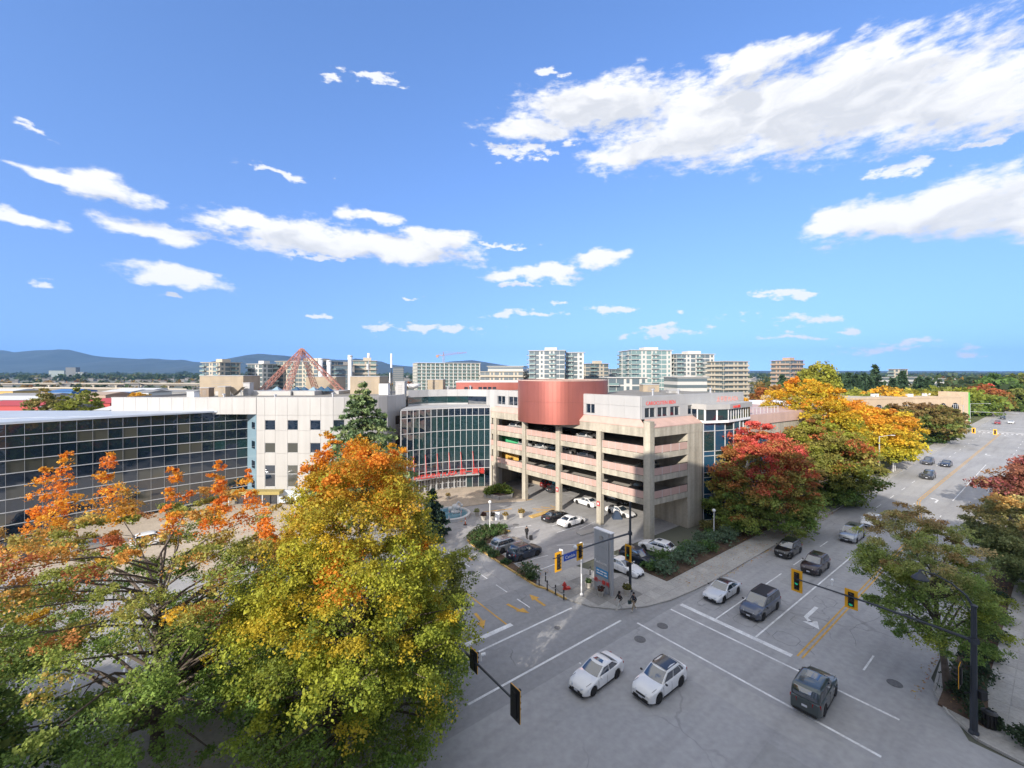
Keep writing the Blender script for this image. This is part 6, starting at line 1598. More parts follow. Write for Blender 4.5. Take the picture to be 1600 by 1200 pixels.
def tree(name, label, base, H, z0, Rw, env, pal, nc, nl, leaf, crad, seed, flat=.62, jit=.14, accents=(), trunk_r=None, limbs=40, out=.45, lobes=.22, group=None, lean=(0, 0), cat='tree', top=0, cjit=.10, trunkz=None, shoots=(), shootcol=None):
    rng = np.random.default_rng(seed)
    t = thing(name, label, cat, (base[0], base[1], 0.0), rng.random()*6.28 if False else 0.0, group)
    ts = np.array([a for a, _ in env]); es = np.array([e for _, e in env])
    # clump heights follow the envelope's own area
    g = np.linspace(0, 1, 200); w = np.interp(g, ts, es); w = w**1.3 + .05; cdf = np.cumsum(w)/w.sum()
    h = np.interp((np.arange(nc)+rng.random(nc))/nc, cdf, g); rng.shuffle(h)
    a = (np.arange(nc)*2.39996 + rng.random(nc)*.7) % (2*math.pi)
    f = np.clip(out + (1-out)*rng.random(nc)**.55, 0, 1)
    ph = rng.random(6)*6.28
    lob = 1 + lobes*(np.sin(3*a+ph[0]+4*h)*.6 + np.sin(5*a+ph[1]-7*h)*.5 + np.sin(2*a+ph[2])*.5)
    rad = np.interp(h, ts, es)*Rw*f*lob
    zz = z0 + h*(H-z0-crad*.35)
    cen = np.stack([lean[0]*h + rad*np.cos(a), lean[1]*h + rad*np.sin(a), zz + rng.normal(size=nc)*crad*.3], -1)
    P = []; C = []
    colf = stops(pal)
    for i in range(nc):
        cr = crad*(.65+.7*rng.random())*(.75 if h[i] > .85 else 1)
        n = int(nl*(.6+.8*rng.random()))
        p = clump_leaves(rng, cen[i], cr, n, flat)
        tt = np.clip(h[i] + rng.normal()*jit + rng.normal(size=n)*.04, 0, 1)
        c = colf(tt)
        for (prob, colr, lo, hi) in accents:
            if lo <= h[i] <= hi and rng.random() < prob: c = c*.25 + np.array(colr)*.75
        c = c*(1 + rng.normal()*cjit)
        P.append(p); C.append(c)
    for (sx_, sy_, za, zb, rr) in shoots:
        ns = max(5, int((zb-za)/.26))
        for j in range(ns):
            u = j/(ns-1); c0 = np.array([sx_+rng.normal()*.55*rr*(1.1-u*.8), sy_+rng.normal()*.55*rr*(1.1-u*.8), lerp(za, zb, u)+rng.normal()*.12])
            n = int(nl*.38*(1.2-.6*u)); P.append(clump_leaves(rng, c0, rr*(1.15-.8*u)*(.6+.7*rng.random()), n, .75)); C.append(np.tile(np.array(shootcol[rng.integers(len(shootcol))]), (n, 1))*(1+rng.normal()*.08))
    P = np.concatenate(P); C = np.clip(np.concatenate(C), .008, .9)
    k = P[:, 2] > .25
    o = link('crown', leaves_mesh('crown', P[k], C[k], leaf, seed+1), t)
    tr = trunk_r or H*.017
    q = MB(); zt = z0 + (H-z0)*.75
    pts = []; n = 7
    for i in range(n):
        u = i/(n-1); pts.append((lean[0]*u*.5 + math.sin(u*4+seed)*.12*tr*4*u, lean[1]*u*.5 + math.cos(u*3+seed)*.12*tr*4*u, u*zt))
    q.tube(pts, [tr*(1.35 if i == 0 else 1-.85*i/(n-1)) for i in range(n)], 9)
    sel = np.argsort(-rad)[:limbs*2]; rng.shuffle(sel)
    for i in sel[:limbs]:
        c = cen[i]; zs = max(min(zt*.97, c[2] - (.35+.25*rng.random())*max(math.hypot(c[0], c[1]), 1)), min(z0*.8+.3, zt*.5)); u = zs/zt
        s = Vector((lean[0]*u*.5, lean[1]*u*.5, zs)); e = Vector(c); m = s.lerp(e, .5) + Vector((rng.normal()*.3, rng.normal()*.3, .25+.5*rng.random()))
        r0 = tr*(.55-.35*u); q.tube([s, s.lerp(m, .5)+Vector((0, 0, .1)), m, e], [r0, r0*.7, r0*.5, .02], 5, cap=False)
        for _ in range(2):
            j = rng.integers(nc); e2 = Vector(cen[j])
            if (e2-m).length < Rw*.6: q.tube([m, m.lerp(e2, .5)+Vector((0, 0, .15)), e2], [r0*.35, r0*.22, .012], 4, cap=False)
    part('trunk', q, m_bark, t, world=False, smooth=True)
    return t
OV = [(0, .55), (.12, .85), (.3, 1.0), (.5, .95), (.7, .74), (.85, .48), (.95, .22), (1, .05)]
ROUND = [(0, .62), (.15, .9), (.4, 1), (.65, .9), (.82, .68), (.93, .40), (1, .15)]
SPREAD = [(0, .5), (.2, .85), (.45, 1), (.7, .95), (.88, .72), (1, .35)]
# the big maple in front of the hotel
tree('maple_tree', 'big dense maple on the near pavement, green below and orange at the top', (-9.6, 27.0), 18.7, 1.4, 6.5,
     [(0, .95), (.12, 1.0), (.3, .97), (.5, .86), (.68, .70), (.82, .57), (.92, .46), (1, .26)], [(0, (.15, .23, .05)), (.2, (.22, .28, .045)), (.5, (.31, .32, .038)), (.74, (.35, .31, .036)), (.88, (.42, .27, .032)), (1, (.58, .22, .03))],
     580, 450, .112, 1.0, 21, flat=.85, accents=((.18, YEL, .2, .85), (.10, ORANGE, .6, .9), (.14, (.10, .15, .035), .1, .7)), limbs=70, out=.38, lobes=.22, jit=.10,
     shoots=[(-2.2, .5, 16.5, 19.2, .8), (.4, -.5, 16.5, 18.9, .8), (1.9, .6, 16, 18.3, .9), (-.6, 1.2, 16, 18.4, .9)], shootcol=[ORANGE, (.58, .24, .02), (.50, .27, .02)])
tree('maple_tree', 'smaller green maple leaning out behind the big maple over the driveway mast', (-6.3, 33.5), 10.5, 2.0, 3.1, ROUND, [(0, (.09, .14, .035)), (.6, OLIVE), (1, YGREEN)], 100, 320, .12, .9, 22, limbs=20, lean=(.3, 0))
# the open many-stemmed tree
LG = (.145, .23, .058)
tree('red_oak_tree', 'wide open tree with bare grey limbs, green inside and orange red shoots on top', (-21.5, 26.0), 15.4, 2.0, 8.2,
     [(0, .62), (.15, .88), (.35, 1.0), (.6, .98), (.8, .90), (.92, .78), (1, .6)], [(0, (.15, .24, .06)), (.45, (.17, .25, .055)), (.68, (.22, .26, .058)), (.82, (.28, .27, .065)), (.93, (.38, .27, .075)), (1, (.52, .26, .06))],
     330, 370, .11, .95, 23, flat=.55, jit=.11, accents=((.08, RED, .6, 1), (.08, GOLD, .6, 1), (.08, (.50, .19, .08), .4, .9), (.15, (.10, .16, .045), .1, .7)), limbs=80, out=.28, lobes=.30, trunk_r=.32,
     shoots=[(-7.2, .3, 13.5, 17.3, .75), (-5.0, -.6, 14, 18.2, .65), (-3.2, .4, 14, 18.0, .85), (.4, .8, 13.5, 17.2, .6), (3.6, .2, 13.5, 17.7, .55), (5.0, .8, 13.5, 17.0, .6), (6.4, .6, 12.5, 14.6, .7)], shootcol=[(.70, .25, .03), (.66, .20, .035), (.62, .30, .035)])
tree('red_oak_tree', 'tree of red and green leaves beside the open tree, nearest the glass wing end', (-33.0, 25.0), 14.0, 2.0, 5.6, SPREAD, [(0, LG), (.45, (.16, .18, .045)), (.75, (.34, .20, .06)), (1, (.60, .24, .05))], 160, 290, .115, .95, 24, flat=.5, accents=((.2, RED, .4, 1),), limbs=40, out=.3)
tree('red_oak_tree', 'slim green tree filling the gap between open tree and big maple', (-17.4, 34.0), 10.5, 2.0, 3.8, SPREAD, [(0, (.07, .12, .035)), (.5, LG), (.85, OLIVE), (1, (.36, .28, .04))], 85, 300, .12, .9, 25, flat=.55, accents=((.12, RUST, .5, 1),), limbs=35, out=.3)
for k, (a_, b_, hh, lab) in enumerate(((-9, 31, 8.5, 'low green tree under the open tree showing pavement between its leaves'), (2, 37, 6.5, 'young green tree behind the big maple near the glass wing'))):
    tree('street_tree', lab, AB(a_, b_), hh, 1.5, 3.2, ROUND, [(0, DGRN), (.6, GRN), (1, OLIVE)], 70, 120, .23, .95, 40+k, limbs=20)
# the spruce
def conifer(label, base, H, Rw, cols, seed, whorls, per, nl, leaf, z0=.6, group=None, name='spruce_tree'):
    rng = np.random.default_rng(seed); t = thing(name, label, 'tree', (base[0], base[1], 0.0), 0, group)
    P = []; C = []; q = MB(); q.tube([(0, 0, 0), (0, 0, H*.5), (0, 0, H)], [H*.014, H*.009, .02], 7)
    for i in range(whorls):
        u = (i + rng.random()*.5)/whorls; z = z0 + (H-z0)*u
        for j in range(per):
            a = rng.random()*6.283; L = Rw*(1-u)**.85*(.65+.5*rng.random()) + .15
            d = np.array([math.cos(a), math.sin(a), 0]); n = int(nl*(L/Rw+.15))
            s = rng.random(n)**.7; side = np.array([-d[1], d[0], 0]); droop = -.28*s*s*L + .22*np.maximum(s-.6, 0)*L + .12*L*s
            p = d*(s*L)[:, None] + side*(rng.normal(size=n)*.16*L*(1.15-s))[:, None]; p[:, 2] += z + droop + rng.normal(size=n)*.08 - np.abs(rng.normal(size=n))*.12*L*.4
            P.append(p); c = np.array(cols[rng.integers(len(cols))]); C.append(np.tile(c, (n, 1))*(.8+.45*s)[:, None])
            if per < 9 or j % 3 == 0: q.tube([(0, 0, z), tuple(d*L*.9 + np.array([0, 0, z-.14*L]))], [.05, .015], 4, cap=False)
    me = leaves_mesh('crown', np.concatenate(P), np.concatenate(C), leaf, seed, up=.1, long=1.5); me.materials.clear(); me.materials.append(m_needle)
    link('crown', me, t); part('trunk', q, m_bark, t, world=False)
    return t
SPR = [(.105, .15, .06), (.08, .12, .05), (.14, .175, .07), (.06, .095, .045)]
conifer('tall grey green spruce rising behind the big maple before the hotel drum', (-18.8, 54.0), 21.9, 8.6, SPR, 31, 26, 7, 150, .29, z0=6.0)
conifer('small dark spruce tip beside the fountain behind the big maple', (-11.2, 60), 7.0, 2.6, [(.03, .055, .04), (.04, .07, .05)], 32, 16, 6, 60, .3)
# along the wide street
tree('red_maple_tree', 'spreading maple in crimson, rust and green beside the blue glass tower', (36.6, 63.2), 16.2, 1.2, 6.9, [(0, .86), (.15, 1.0), (.35, .98), (.55, .85), (.75, .62), (.9, .36), (1, .12)], [(0, (.16, .24, .06)), (.3, (.25, .27, .065)), (.5, (.34, .24, .07)), (.72, (.44, .16, .07)), (.9, (.52, .10, .075)), (1, (.54, .10, .08))],
     400, 220, .215, 1.2, 51, flat=.5, jit=.18, accents=((.18, CRIM, .35, 1), (.12, RED, .4, 1), (.25, (.15, .18, .045), 0, .75), (.1, RUST, .2, .8)), limbs=40, lobes=.16)
tree('maple_tree', 'tall green and bronze maple standing between red maple and the pavement', (55.0, 77.0), 15.2, 1.0, 7.8, OV, [(0, GRN), (.4, OLIVE), (.7, (.24, .21, .055)), (1, YGREEN)], 380, 180, .28, 1.45, 52, accents=((.22, RUST, .3, 1), (.1, RED, .2, .9), (.15, YGREEN, .3, 1)), limbs=30)
tree('maple_tree', 'huge golden yellow maple, tallest crown along the wide street', (60.5, 88.0), 22.0, 3.0, 9.9, ROUND, [(0, OLIVE), (.35, YGREEN), (.6, (.42, .32, .03)), (1, (.55, .30, .025))], 460, 180, .30, 1.6, 53, accents=((.07, ORANGE, .5, 1), (.22, YGREEN, .3, 1)), limbs=30)
tree('maple_tree', 'round golden orange tree with dark trunk by the black picket fence', AB(131, 30.5), 16.2, 3.6, 9.6, [(0, .75), (.12, .98), (.35, 1.0), (.6, .92), (.8, .74), (.93, .48), (1, .2)], [(0, YGREEN), (.3, (.44, .36, .03)), (.6, GOLD), (1, (.58, .25, .03))], 440, 160, .34, 1.6, 54, flat=.45, accents=((.12, (.60, .28, .05), .4, 1), (.2, (.44, .38, .04), .1, .9)), limbs=40, lobes=.12)
tree('maple_tree', 'orange yellow outer tree hanging over the kerb past the picket fence', AB(146, 30.0), 10.5, 2.0, 5.0, SPREAD, [(0, BROWN), (.4, RUST), (1, GOLD)], 120, 90, .46, 1.4, 55, limbs=20)
tree('dark_tree', 'dark olive and bronze tree past the golden trees before the far crossing', AB(196, 31), 12.8, 1.0, 10.5, SPREAD, [(0, DGRN), (.5, OLIVE), (1, BROWN)], 260, 80, .6, 1.9, 56, flat=.5, accents=((.2, BROWN, 0, 1), (.2, GRN, 0, 1)), limbs=15)
tree('dark_tree', 'second dark bronze tree, nearer the far crossing with greener edge', AB(220, 31), 11.5, 1.0, 9.0, SPREAD, [(0, OLIVE), (.5, GRN), (1, BROWN)], 220, 80, .6, 1.9, 57, flat=.5, accents=((.25, BROWN, 0, 1),), limbs=15)
tree('red_tree', 'bright scarlet round tree far up the wide street', AB(404, 34), 14.6, 1.0, 13.0, ROUND, [(0, (.36, .06, .05)), (.4, (.52, .08, .06)), (1, (.66, .11, .08))], 240, 70, .8, 2.2, 58, limbs=10)
tree('red_tree', 'dark maroon tree just in front of the scarlet one', AB(352, 33), 9.5, .6, 8, ROUND, [(0, BRICK), (1, BRICK)], 120, 70, .7, 1.7, 59, limbs=10)
# on our side of the street
tree('street_tree', 'green street tree with bronze shoots growing behind the tall mast at the near kerb', (31.5, 30.9), 12.4, 3.6, 4.5, [(0, .45), (.18, .85), (.4, 1.0), (.62, .92), (.8, .66), (.92, .42), (1, .2)], [(0, (.14, .22, .055)), (.45, (.21, .27, .07)), (.75, (.29, .31, .10)), (1, (.38, .29, .13))],
     220, 380, .10, .85, 61, flat=.5, accents=((.12, (.30, .17, .08), .6, 1), (.15, YGREEN, .2, .7)), limbs=45, out=.35, lobes=.32, trunk_r=.24, lean=(.8, 4.2))
tree('street_tree', 'wide grey green tree on the near kerb with sunlit peach coloured top', AB(71, 1.2), 10.4, 1.2, 6.2, SPREAD, [(0, (.15, .20, .075)), (.5, (.19, .22, .09)), (.74, (.26, .25, .10)), (.86, (.50, .34, .12)), (1, PEACH)], 320, 260, .17, 1.1, 62, flat=.5, jit=.07, limbs=40, lobes=.18)
tree('red_maple_tree', 'wine red tree behind the peach topped tree on the near kerb', AB(103, 1.5), 11.6, 1.0, 6.2, OV, [(0, (.20, .15, .06)), (.5, (.25, .12, .07)), (1, (.33, .11, .09))], 220, 150, .28, 1.4, 63, accents=((.15, (.28, .08, .09), .3, 1), (.15, OLIVE, 0, .6)), limbs=30)
tree('red_maple_tree', 'second reddish tree further along the near kerb', AB(122, 1.0), 9.5, 1.0, 5.0, ROUND, [(0, OLIVE), (.5, BROWN), (1, RUST)], 150, 90, .4, 1.4, 64, limbs=20)
tree('dark_tree', 'dark evergreen mass between the paved court and the near trees', (61.0, 42.5), 9.5, .4, 5.0, ROUND, [(0, DGRN), (1, (.06, .10, .045))], 200, 120, .3, 1.2, 65, limbs=15)
# shrubs and hedges
def shrub(label, base, r, h, cols, n, leaf, seed, group=None, name='shrub'):
    rng = np.random.default_rng(seed); t = thing(name, label, 'shrub', (base[0], base[1], .1), 0, group)
    m = max(3, int(n/60)); P = []; C = []
    for i in range(m):
        a = rng.random()*6.283; f = rng.random()**.5*.75; c = np.array([r*f*math.cos(a), r*f*math.sin(a), h*(.35+.4*rng.random())*(1-.3*f)])
        P.append(clump_leaves(rng, c, min(r, h)*.55, 60, .8)); cc = np.array(cols[rng.integers(len(cols))])*(.85+.3*rng.random()); C.append(np.tile(cc, (60, 1)))
    P = np.concatenate(P); C = np.concatenate(C); k = P[:, 2] > 0
    link('foliage', leaves_mesh('foliage', P[k], C[k], leaf, seed), t)
    q = MB()
    for i in range(4): a = i*1.6; q.tube([(0, 0, 0), (r*.5*math.cos(a), r*.5*math.sin(a), h*.6)], [.05, .015], 4)
    part('stem', q, m_bark, t, world=False)
    return t
rs = random.Random(77); gsh = 'shrubs in the bed between pavement and garage'
BLUEG = [(.10, .155, .095), (.085, .135, .08), (.12, .175, .11)]; MIDG = [(.075, .145, .045), (.10, .17, .05), (.06, .115, .04)]; OLV = [(.16, .16, .055), (.20, .18, .065)]
sh = [(44, 28.4, 1.4, 1.5, BLUEG), (45.6, 29.9, 1.5, 1.9, MIDG), (47.5, 28.6, 1.6, 1.7, BLUEG), (49, 30.0, 1.3, 1.5, MIDG), (50.6, 28.8, 1.7, 1.9, BLUEG), (52.4, 30.1, 1.3, 1.4, MIDG), (53.6, 28.4, 1.4, 1.5, MIDG), (55.4, 29.6, 1.8, 1.9, BLUEG),
      (57.6, 28.7, 1.7, 1.8, BLUEG), (58.4, 30.2, 1.2, 1.5, MIDG), (60.4, 29.2, 1.8, 1.8, BLUEG), (62.5, 31.2, 1.5, 1.9, OLV), (63.0, 28.9, 1.5, 1.6, MIDG), (65, 30.7, 1.6, 2.2, OLV), (66.6, 32.4, 1.5, 2.4, OLV), (68.5, 30.8, 1.6, 2.0, MIDG), (43.2, 29.9, 1.0, 1.2, MIDG), (61.0, 32.4, 1.2, 1.8, OLV), (71, 32, 1.5, 2.0, MIDG), (75, 31.5, 1.6, 2, OLV)]
near_ = ['beside the tall hotel sign', 'behind the first rounded bush past the sign', 'third from the sign along the pavement', 'at the lot edge near the white crossover', 'before the white crossover\'s tail', 'at the lot edge past the white crossover', 'on the pavement side halfway along the bed', 'in the middle of the bed', 'big and rounded past the bed middle', 'small at the lot corner of the bed', 'big and rounded near the globe lamp', 'next to the globe lamp by the stair wall', 'on the pavement side beyond the globe lamp', 'under the blue glass tower', 'against the blue glass tower foot', 'under the red maple near the tower', 'lowest beside the mast', 'against the stair wall', 'under the red maple crown', 'furthest under the red maple']
for i, (a, b, r, h, c) in enumerate(sh):
    kind = {id(BLUEG): 'blue green rounded shrub', id(MIDG): 'mid green leafy shrub', id(OLV): 'olive bronze shrub'}[id(c)]
    shrub(f'{kind} {near_[i]}', AB(a, b), r, h, c, 900 if a < 62 else 600, .17, 200+i, gsh)
hb = [(740, 843, 1.0, 1.0), (746, 838, 1.1, 1.1), (754, 834, 1.2, 1.2), (763, 830.5, 1.2, 1.2), (773, 829, 1.2, 1.2), (783, 830, 1.2, 1.1), (756, 845, 1.1, 1.0), (746, 850, 1.0, .8), (766, 838, 1.3, 1.1), (778, 836, 1.1, 1.0), (752, 857, .9, .9), (762, 863, .9, .9), (771, 869, .8, .8), (824, 898, 1.25, 1.7), (832, 905, .8, .9), (790, 880, .6, .5)]
hl_ = ['at the tip of the hedge island', 'second from the tip of the hedge island', 'at the back of the hedge island', 'before the globe lamp of the hedge island', 'behind the globe lamp of the hedge island', 'at the far end of the hedge island', 'in the middle of the hedge island', 'on the kerb side of the hedge island tip', 'beside the silver parked car in the hedge island', 'nearest the silver parked car bonnet', 'low by the kerb behind the silver parked car', 'low by the kerb behind the two parked cars', 'last low one by the navy parked car', 'round and dark by the bollards at the kerb end', 'small and dry next to the round bush at the kerb end', 'tiny on the grass strip by the navy parked car']
for i, (px, py, r, h) in enumerate(hb):
    shrub('dark green clipped bush ' + hl_[i] if i not in (13,) else 'round dark evergreen bush by the bollards at the kerb end', G(px, py, .1), r, h, [(.06, .11, .035), (.075, .13, .04), (.10, .11, .05)] if i < 10 else GREEN, 700, .16, 240+i, 'bushes of the hedge island')
nb = [(43.5, 4.4, 1.1, 1.2), (45.5, 4.6, 1.2, 1.3), (41.8, 3.6, .9, 1.0), (48, 4.4, 1.1, 1.2), (39.0 + 2.2, 1.6, .9, 1.1), (51, 4.5, 1.1, 1.1), (55, 4.4, 1.2, 1.3), (60, 4.4, 1.2, 1.3), (65, 4.5, 1.2, 1.2)]
nl_ = ['at the foot of the street tree by the tall mast', 'just past the street tree trunk', 'right beside the tall mast foot', 'second past the street tree trunk', 'on the paving by the litter bin', 'third past the street tree', 'below the grey green tree, near end', 'below the grey green tree, middle', 'below the grey green tree, far end']
for i, (a, b, r, h) in enumerate(nb): shrub('low dark green shrub ' + nl_[i], AB(a, b), r, h, [(.035, .06, .03), (.05, .075, .04)], 900, .15, 270+i, 'shrubs along the near kerb')
for i, (x, y, r, h, lab) in enumerate(((52, 36.5, 2.0, 2.4, 'clipped dark hedge block at the edge of the paved court'), (55.5, 38.8, 2.2, 2.6, 'second clipped hedge block further back at the paved court'), (48.5, 34.6, 1.7, 2.0, 'lowest hedge block nearest the paved court'), (59, 41, 2.2, 2.8, 'tallest hedge block against the evergreen mass'))):
    shrub(lab, (x, y), r, h, [(.03, .055, .028), (.04, .07, .035)], 1800, .17, 290+i, 'hedge blocks by the paved court', 'hedge_block')

# fallen leaves under the street trees
rl = np.random.default_rng(909); P = []; C = []
LC = [(.42, .22, .05), (.34, .11, .05), (.40, .30, .06), (.22, .13, .06)]
for (a0, a1, b0, b1, z, n) in ((58, 112, 24.3, 27.0, .145, 1500), (60, 112, 27.1, 31, .16, 2200), (46, 112, 23.1, 24.0, .02, 900), (42, 100, 3.8, 5.5, .18, 800), (41, 90, 6.5, 7.2, .02, 350), (31, 34, 36, 48, .16, 300), (-30, 14, 25, 34, .14, 900), (43, 58, 24.3, 26.8, .145, 220)):
    aa = rl.uniform(a0, a1, n); bb = rl.uniform(b0, b1, n)
    if b1 - b0 < 1: bb = b1 - np.abs(rl.normal(size=n))*.25 if b0 > 20 else b0 + np.abs(rl.normal(size=n))*.25
    P += [(*AB(a, b), z) for a, b in zip(aa, bb)]; C += [LC[i] for i in rl.integers(4, size=n)]
o = link('fallen_leaves', leaves_mesh('fallen_leaves', P, C, .12, 77, up=5.0)); o['kind'] = 'stuff'
# ------------------------------------------------------------------ the city behind
rf_ = random.Random(91)
def tower(label, px0, px1, pyt, Y, rot=0.0, depth=None, style='balcony', wall=None, glass=None, floors=None, name='apartment_tower', group='apartment towers of the distant skyline', base=0.0, pent=True, side=None):
    X0, X1 = PX(px0, Y), PX(px1, Y); H = ZY(pyt, Y); Wd = X1-X0
    c, s = math.cos(rot), math.sin(rot)
    D = depth or Wd*.7
    if rot: Wf = max(Wd - D*abs(s), Wd*.3)/c
    else: Wf = Wd
    t = thing(name, label, 'building', ((X0+X1)/2, Y + D/2, 0), rot, group)
    wall = wall or mat('tower_white', (.50, .49, .46), .7, var=.06, vscale=.08); glass = glass or m_gfar
    w2, d2 = Wf/2, D/2
    q = MB(); q.box((0, 0, H/2), (Wf, D, H)); part('wall', q, wall, t, world=False)
    fh = 3.0; n = floors or max(2, int(H/fh)); fh = H/n
    gl_m = MB(); sl = MB(); fr = MB()
    faces = [((-w2, -d2), (w2, -d2)), ((w2, -d2), (w2, d2)), ((-w2, d2), (-w2, -d2))]
    for fi, (p, r) in enumerate(faces):
        L = seglen(p, r); nb = max(2, int(L/3.4))
        for f in range(n):
            z = f*fh
            for k in range(nb):
                a, b = lerp2(p, r, (k+.12)/nb), lerp2(p, r, (k+.88)/nb)
                if style == 'slab':
                    gl_m.seg(a, b, z+.5, z+fh-.45, -.2, .04)
                elif style == 'band':
                    gl_m.seg(lerp2(p, r, k/nb), lerp2(p, r, (k+1)/nb), z+1.0, z+fh-.55, -.2, .05)
                else:
                    wide = (k*7 + fi*3) % 5 < 3
                    if wide: gl_m.seg(lerp2(p, r, (k+.04)/nb), lerp2(p, r, (k+.96)/nb), z+.35, z+fh-.35, -.2, .05)
                    else: gl_m.seg(lerp2(p, r, (k+.3)/nb), lerp2(p, r, (k+.7)/nb), z+.9, z+fh-.5, -.2, .05)
            if style == 'balcony':
                for k in range(nb):
                    if (k*5 + fi*2) % 4 == 0:
                        sl.seg(lerp2(p, r, (k-.05)/nb), lerp2(p, r, min(k+1.25, nb)/nb), z-.12, z+.12, 0, 1.7)
                        fr.seg(lerp2(p, r, (k-.03)/nb), lerp2(p, r, min(k+1.22, nb)/nb), z+.15, z+1.1, 1.55, 1.62)
            elif style in ('slab',):
                sl.seg(p, r, z-.15, z+.15, 0, .5)
                for k in range(nb): fr.seg(lerp2(p, r, (k+.1)/nb), lerp2(p, r, (k+.62)/nb), z+.15, z+1.15, .4, .48)
            elif style == 'open':
                sl.seg(p, r, z-.2, z+.25, 0, 1.3); fr.seg(p, r, z+.3, z+1.1, 1.2, 1.28)
        if style == 'slab':
            for k in range(0, nb+1, 2): sl.seg(lerp2(p, r, (k-.07)/nb), lerp2(p, r, (k+.07)/nb), 0, H, 0, .7)
    o = part('window', gl_m, glass, t, world=False, stuff=True)
    if sl.v: part('balcony_slab', sl, wall, t, world=False, stuff=True)
    if fr.v: part('balcony_rail', fr, m_gfarg if style != 'open' else wall, t, world=False, stuff=True)
    q = MB(); q.box((0, 0, H+.15), (Wf+1.6, D+1.6, .35)); part('roof', q, wall, t, world=False)
    if pent: q = MB(); q.box((Wf*.1, 0, H+1.4), (Wf*.35, D*.4, 2.4)); part('roof_plant', q, wall, t, world=False)
    return t
m_twbeige = mat('tower_beige', (.44, .39, .31), .8, var=.06, vscale=.08); m_twbrown = mat('tower_brown', (.36, .24, .18), .8); m_twdark = mat('tower_dark', (.20, .19, .18), .7); m_twgrey = mat('tower_grey', (.38, .38, .37), .7); m_twpink = mat('tower_pink', (.37, .28, .215), .8)
tower('grey beige apartment tower directly above the long beige plant room', 310, 359, 566.5, 300, -.35, wall=m_twbeige)
tower('glassy apartment block to the side of the lattice pyramid with flat white roof', 383, 422, 569, 320, -.35)
tower('pale apartment block seen through the lattice pyramid', 424, 521, 564.5, 330, -.3, wall=m_twbeige)
tower('dark glass apartment block with white fins behind the spruce top', 516, 552, 571, 300, .3, wall=m_twdark)
tower('cream and lime striped apartment block next to the tall antenna', 545, 586, 564, 310, .3, wall=m_twbeige, glass=m_gfarg, style='open')
tower('small dark tower far behind the tall antenna', 612, 630, 574, 700, .2, wall=m_twdark, style='band', pent=False)
tower('wide hotel slab with white frame and a grid of identical balconies', 638, 748, 567.5, 330, .32, depth=26, style='slab', floors=12, wall=mat('slab_white', (.52, .51, .47), .7), glass=mat('slab_glass', (.10, .13, .11), .3), name='hotel_slab', pent=False)
tower('low stepped block with white roof storey beside the hotel slab', 750, 828, 581, 300, -.2, style='open', wall=m_twbeige, pent=False)
tower('white roofed upper block set on the stepped block', 762, 826, 572.5, 340, -.2, style='band', pent=False)
tower('broad white glass apartment tower above the red drum', 827, 888, 548, 300, -.15)
tower('lower wing of the broad white tower above the red drum', 884, 915, 551, 305, -.15, pent=False)
tower('cream tower with dark balconies between the two tallest white towers', 913, 952, 568.5, 350, .3, wall=m_twbeige)
tower('small block half hidden between cream tower and tall white tower', 951, 980, 577, 380, .2, pent=False, wall=m_twgrey)
tower('tallest white apartment tower with pale green glass corner', 979, 1051, 547.5, 300, .12, glass=m_gfarg)
tower('white tower with blank panel wall next to the tallest one', 1050, 1118, 553.5, 300, .12)
tower('curved looking beige tower with stacked open balconies at the end of the skyline row', 1119, 1172, 565, 280, .25, wall=m_twbeige, style='open', pent=False)
tower('long low apartment row in front of the tallest white tower', 948, 1012, 590.5, 200, .05, depth=14, name='apartment_row', pent=False)
tower('blank white walled low block in front of the white tower', 1053, 1106, 589.5, 200, .1, depth=14, name='apartment_row', pent=False, style='band')
tower('brown apartment slab standing alone past the gap before the poplars', 1218, 1261, 563.5, 330, .45, wall=m_twpink, style='open', name='apartment_slab')
tower('round topped beige tower behind the conifers', 1399, 1421, 577, 420, .3, wall=m_twbeige, pent=False)
for px0, px1, py, lab in ((1378, 1396, 590, 'white low block glimpsed between conifers'), (1424, 1446, 589.5, 'white low block past the beige tower among the trees'), (1450, 1478, 592, 'last pale low block among the trees')):
    tower(lab, px0, px1, py, 380, .2, style='band', name='low_block', group='pale low blocks among the trees', pent=False)
tower('green glass office block far off below the mountains', 74, 97, 579, 1500, .3, glass=m_gfarg, style='band', name='office_tower', group='office towers below the mountains', pent=False, wall=m_twgrey)
tower('dark blue glass office tower far off below the mountains', 101, 116, 574, 1500, .3, style='band', name='office_tower', group='office towers below the mountains', pent=False, wall=m_twdark)
tower('small white office tower beside the dark blue one', 117, 129, 581.5, 1500, .3, name='office_tower', group='office towers below the mountains', pent=False)
# white chimneys and crane
for px, y0, y1, lab in ((501, 586, 560, 'slim pale stack behind the pyramid legs'), (514, 590, 563, 'short white stack next to the slim pale one'), (547, 590, 555, 'tall white stack behind the spruce top')):
    Y = 285; t = thing('stack', lab, 'chimney', (PX(px, Y), Y, 0), group='white stacks of the skyline'); q = MB(); q.lathe([(1.4, 0), (1.3, ZY(y1, Y)-3), (1.5, ZY(y1, Y)-3), (1.5, ZY(y1, Y))], n=10); part('shaft', q, m_whitep, t, world=False); q = MB(); q.lathe([(1.65, ZY(y1, Y)-1), (1.65, ZY(y1, Y)-.4)], n=10); part('band', q, m_grey, t, world=False)
Y = 420; t = thing('tower_crane', 'orange tower crane above the hotel slab', 'crane', (PX(693, Y), Y, 0)); m_cr = mat('crane_orange', (.36, .21, .14), .6)
zc = ZY(556, Y); q = MB()
for sx, sy in ((-.7, -.7), (.7, -.7), (.7, .7), (-.7, .7)): q.tube([(sx, sy, 0), (sx, sy, zc)], .16, 4)
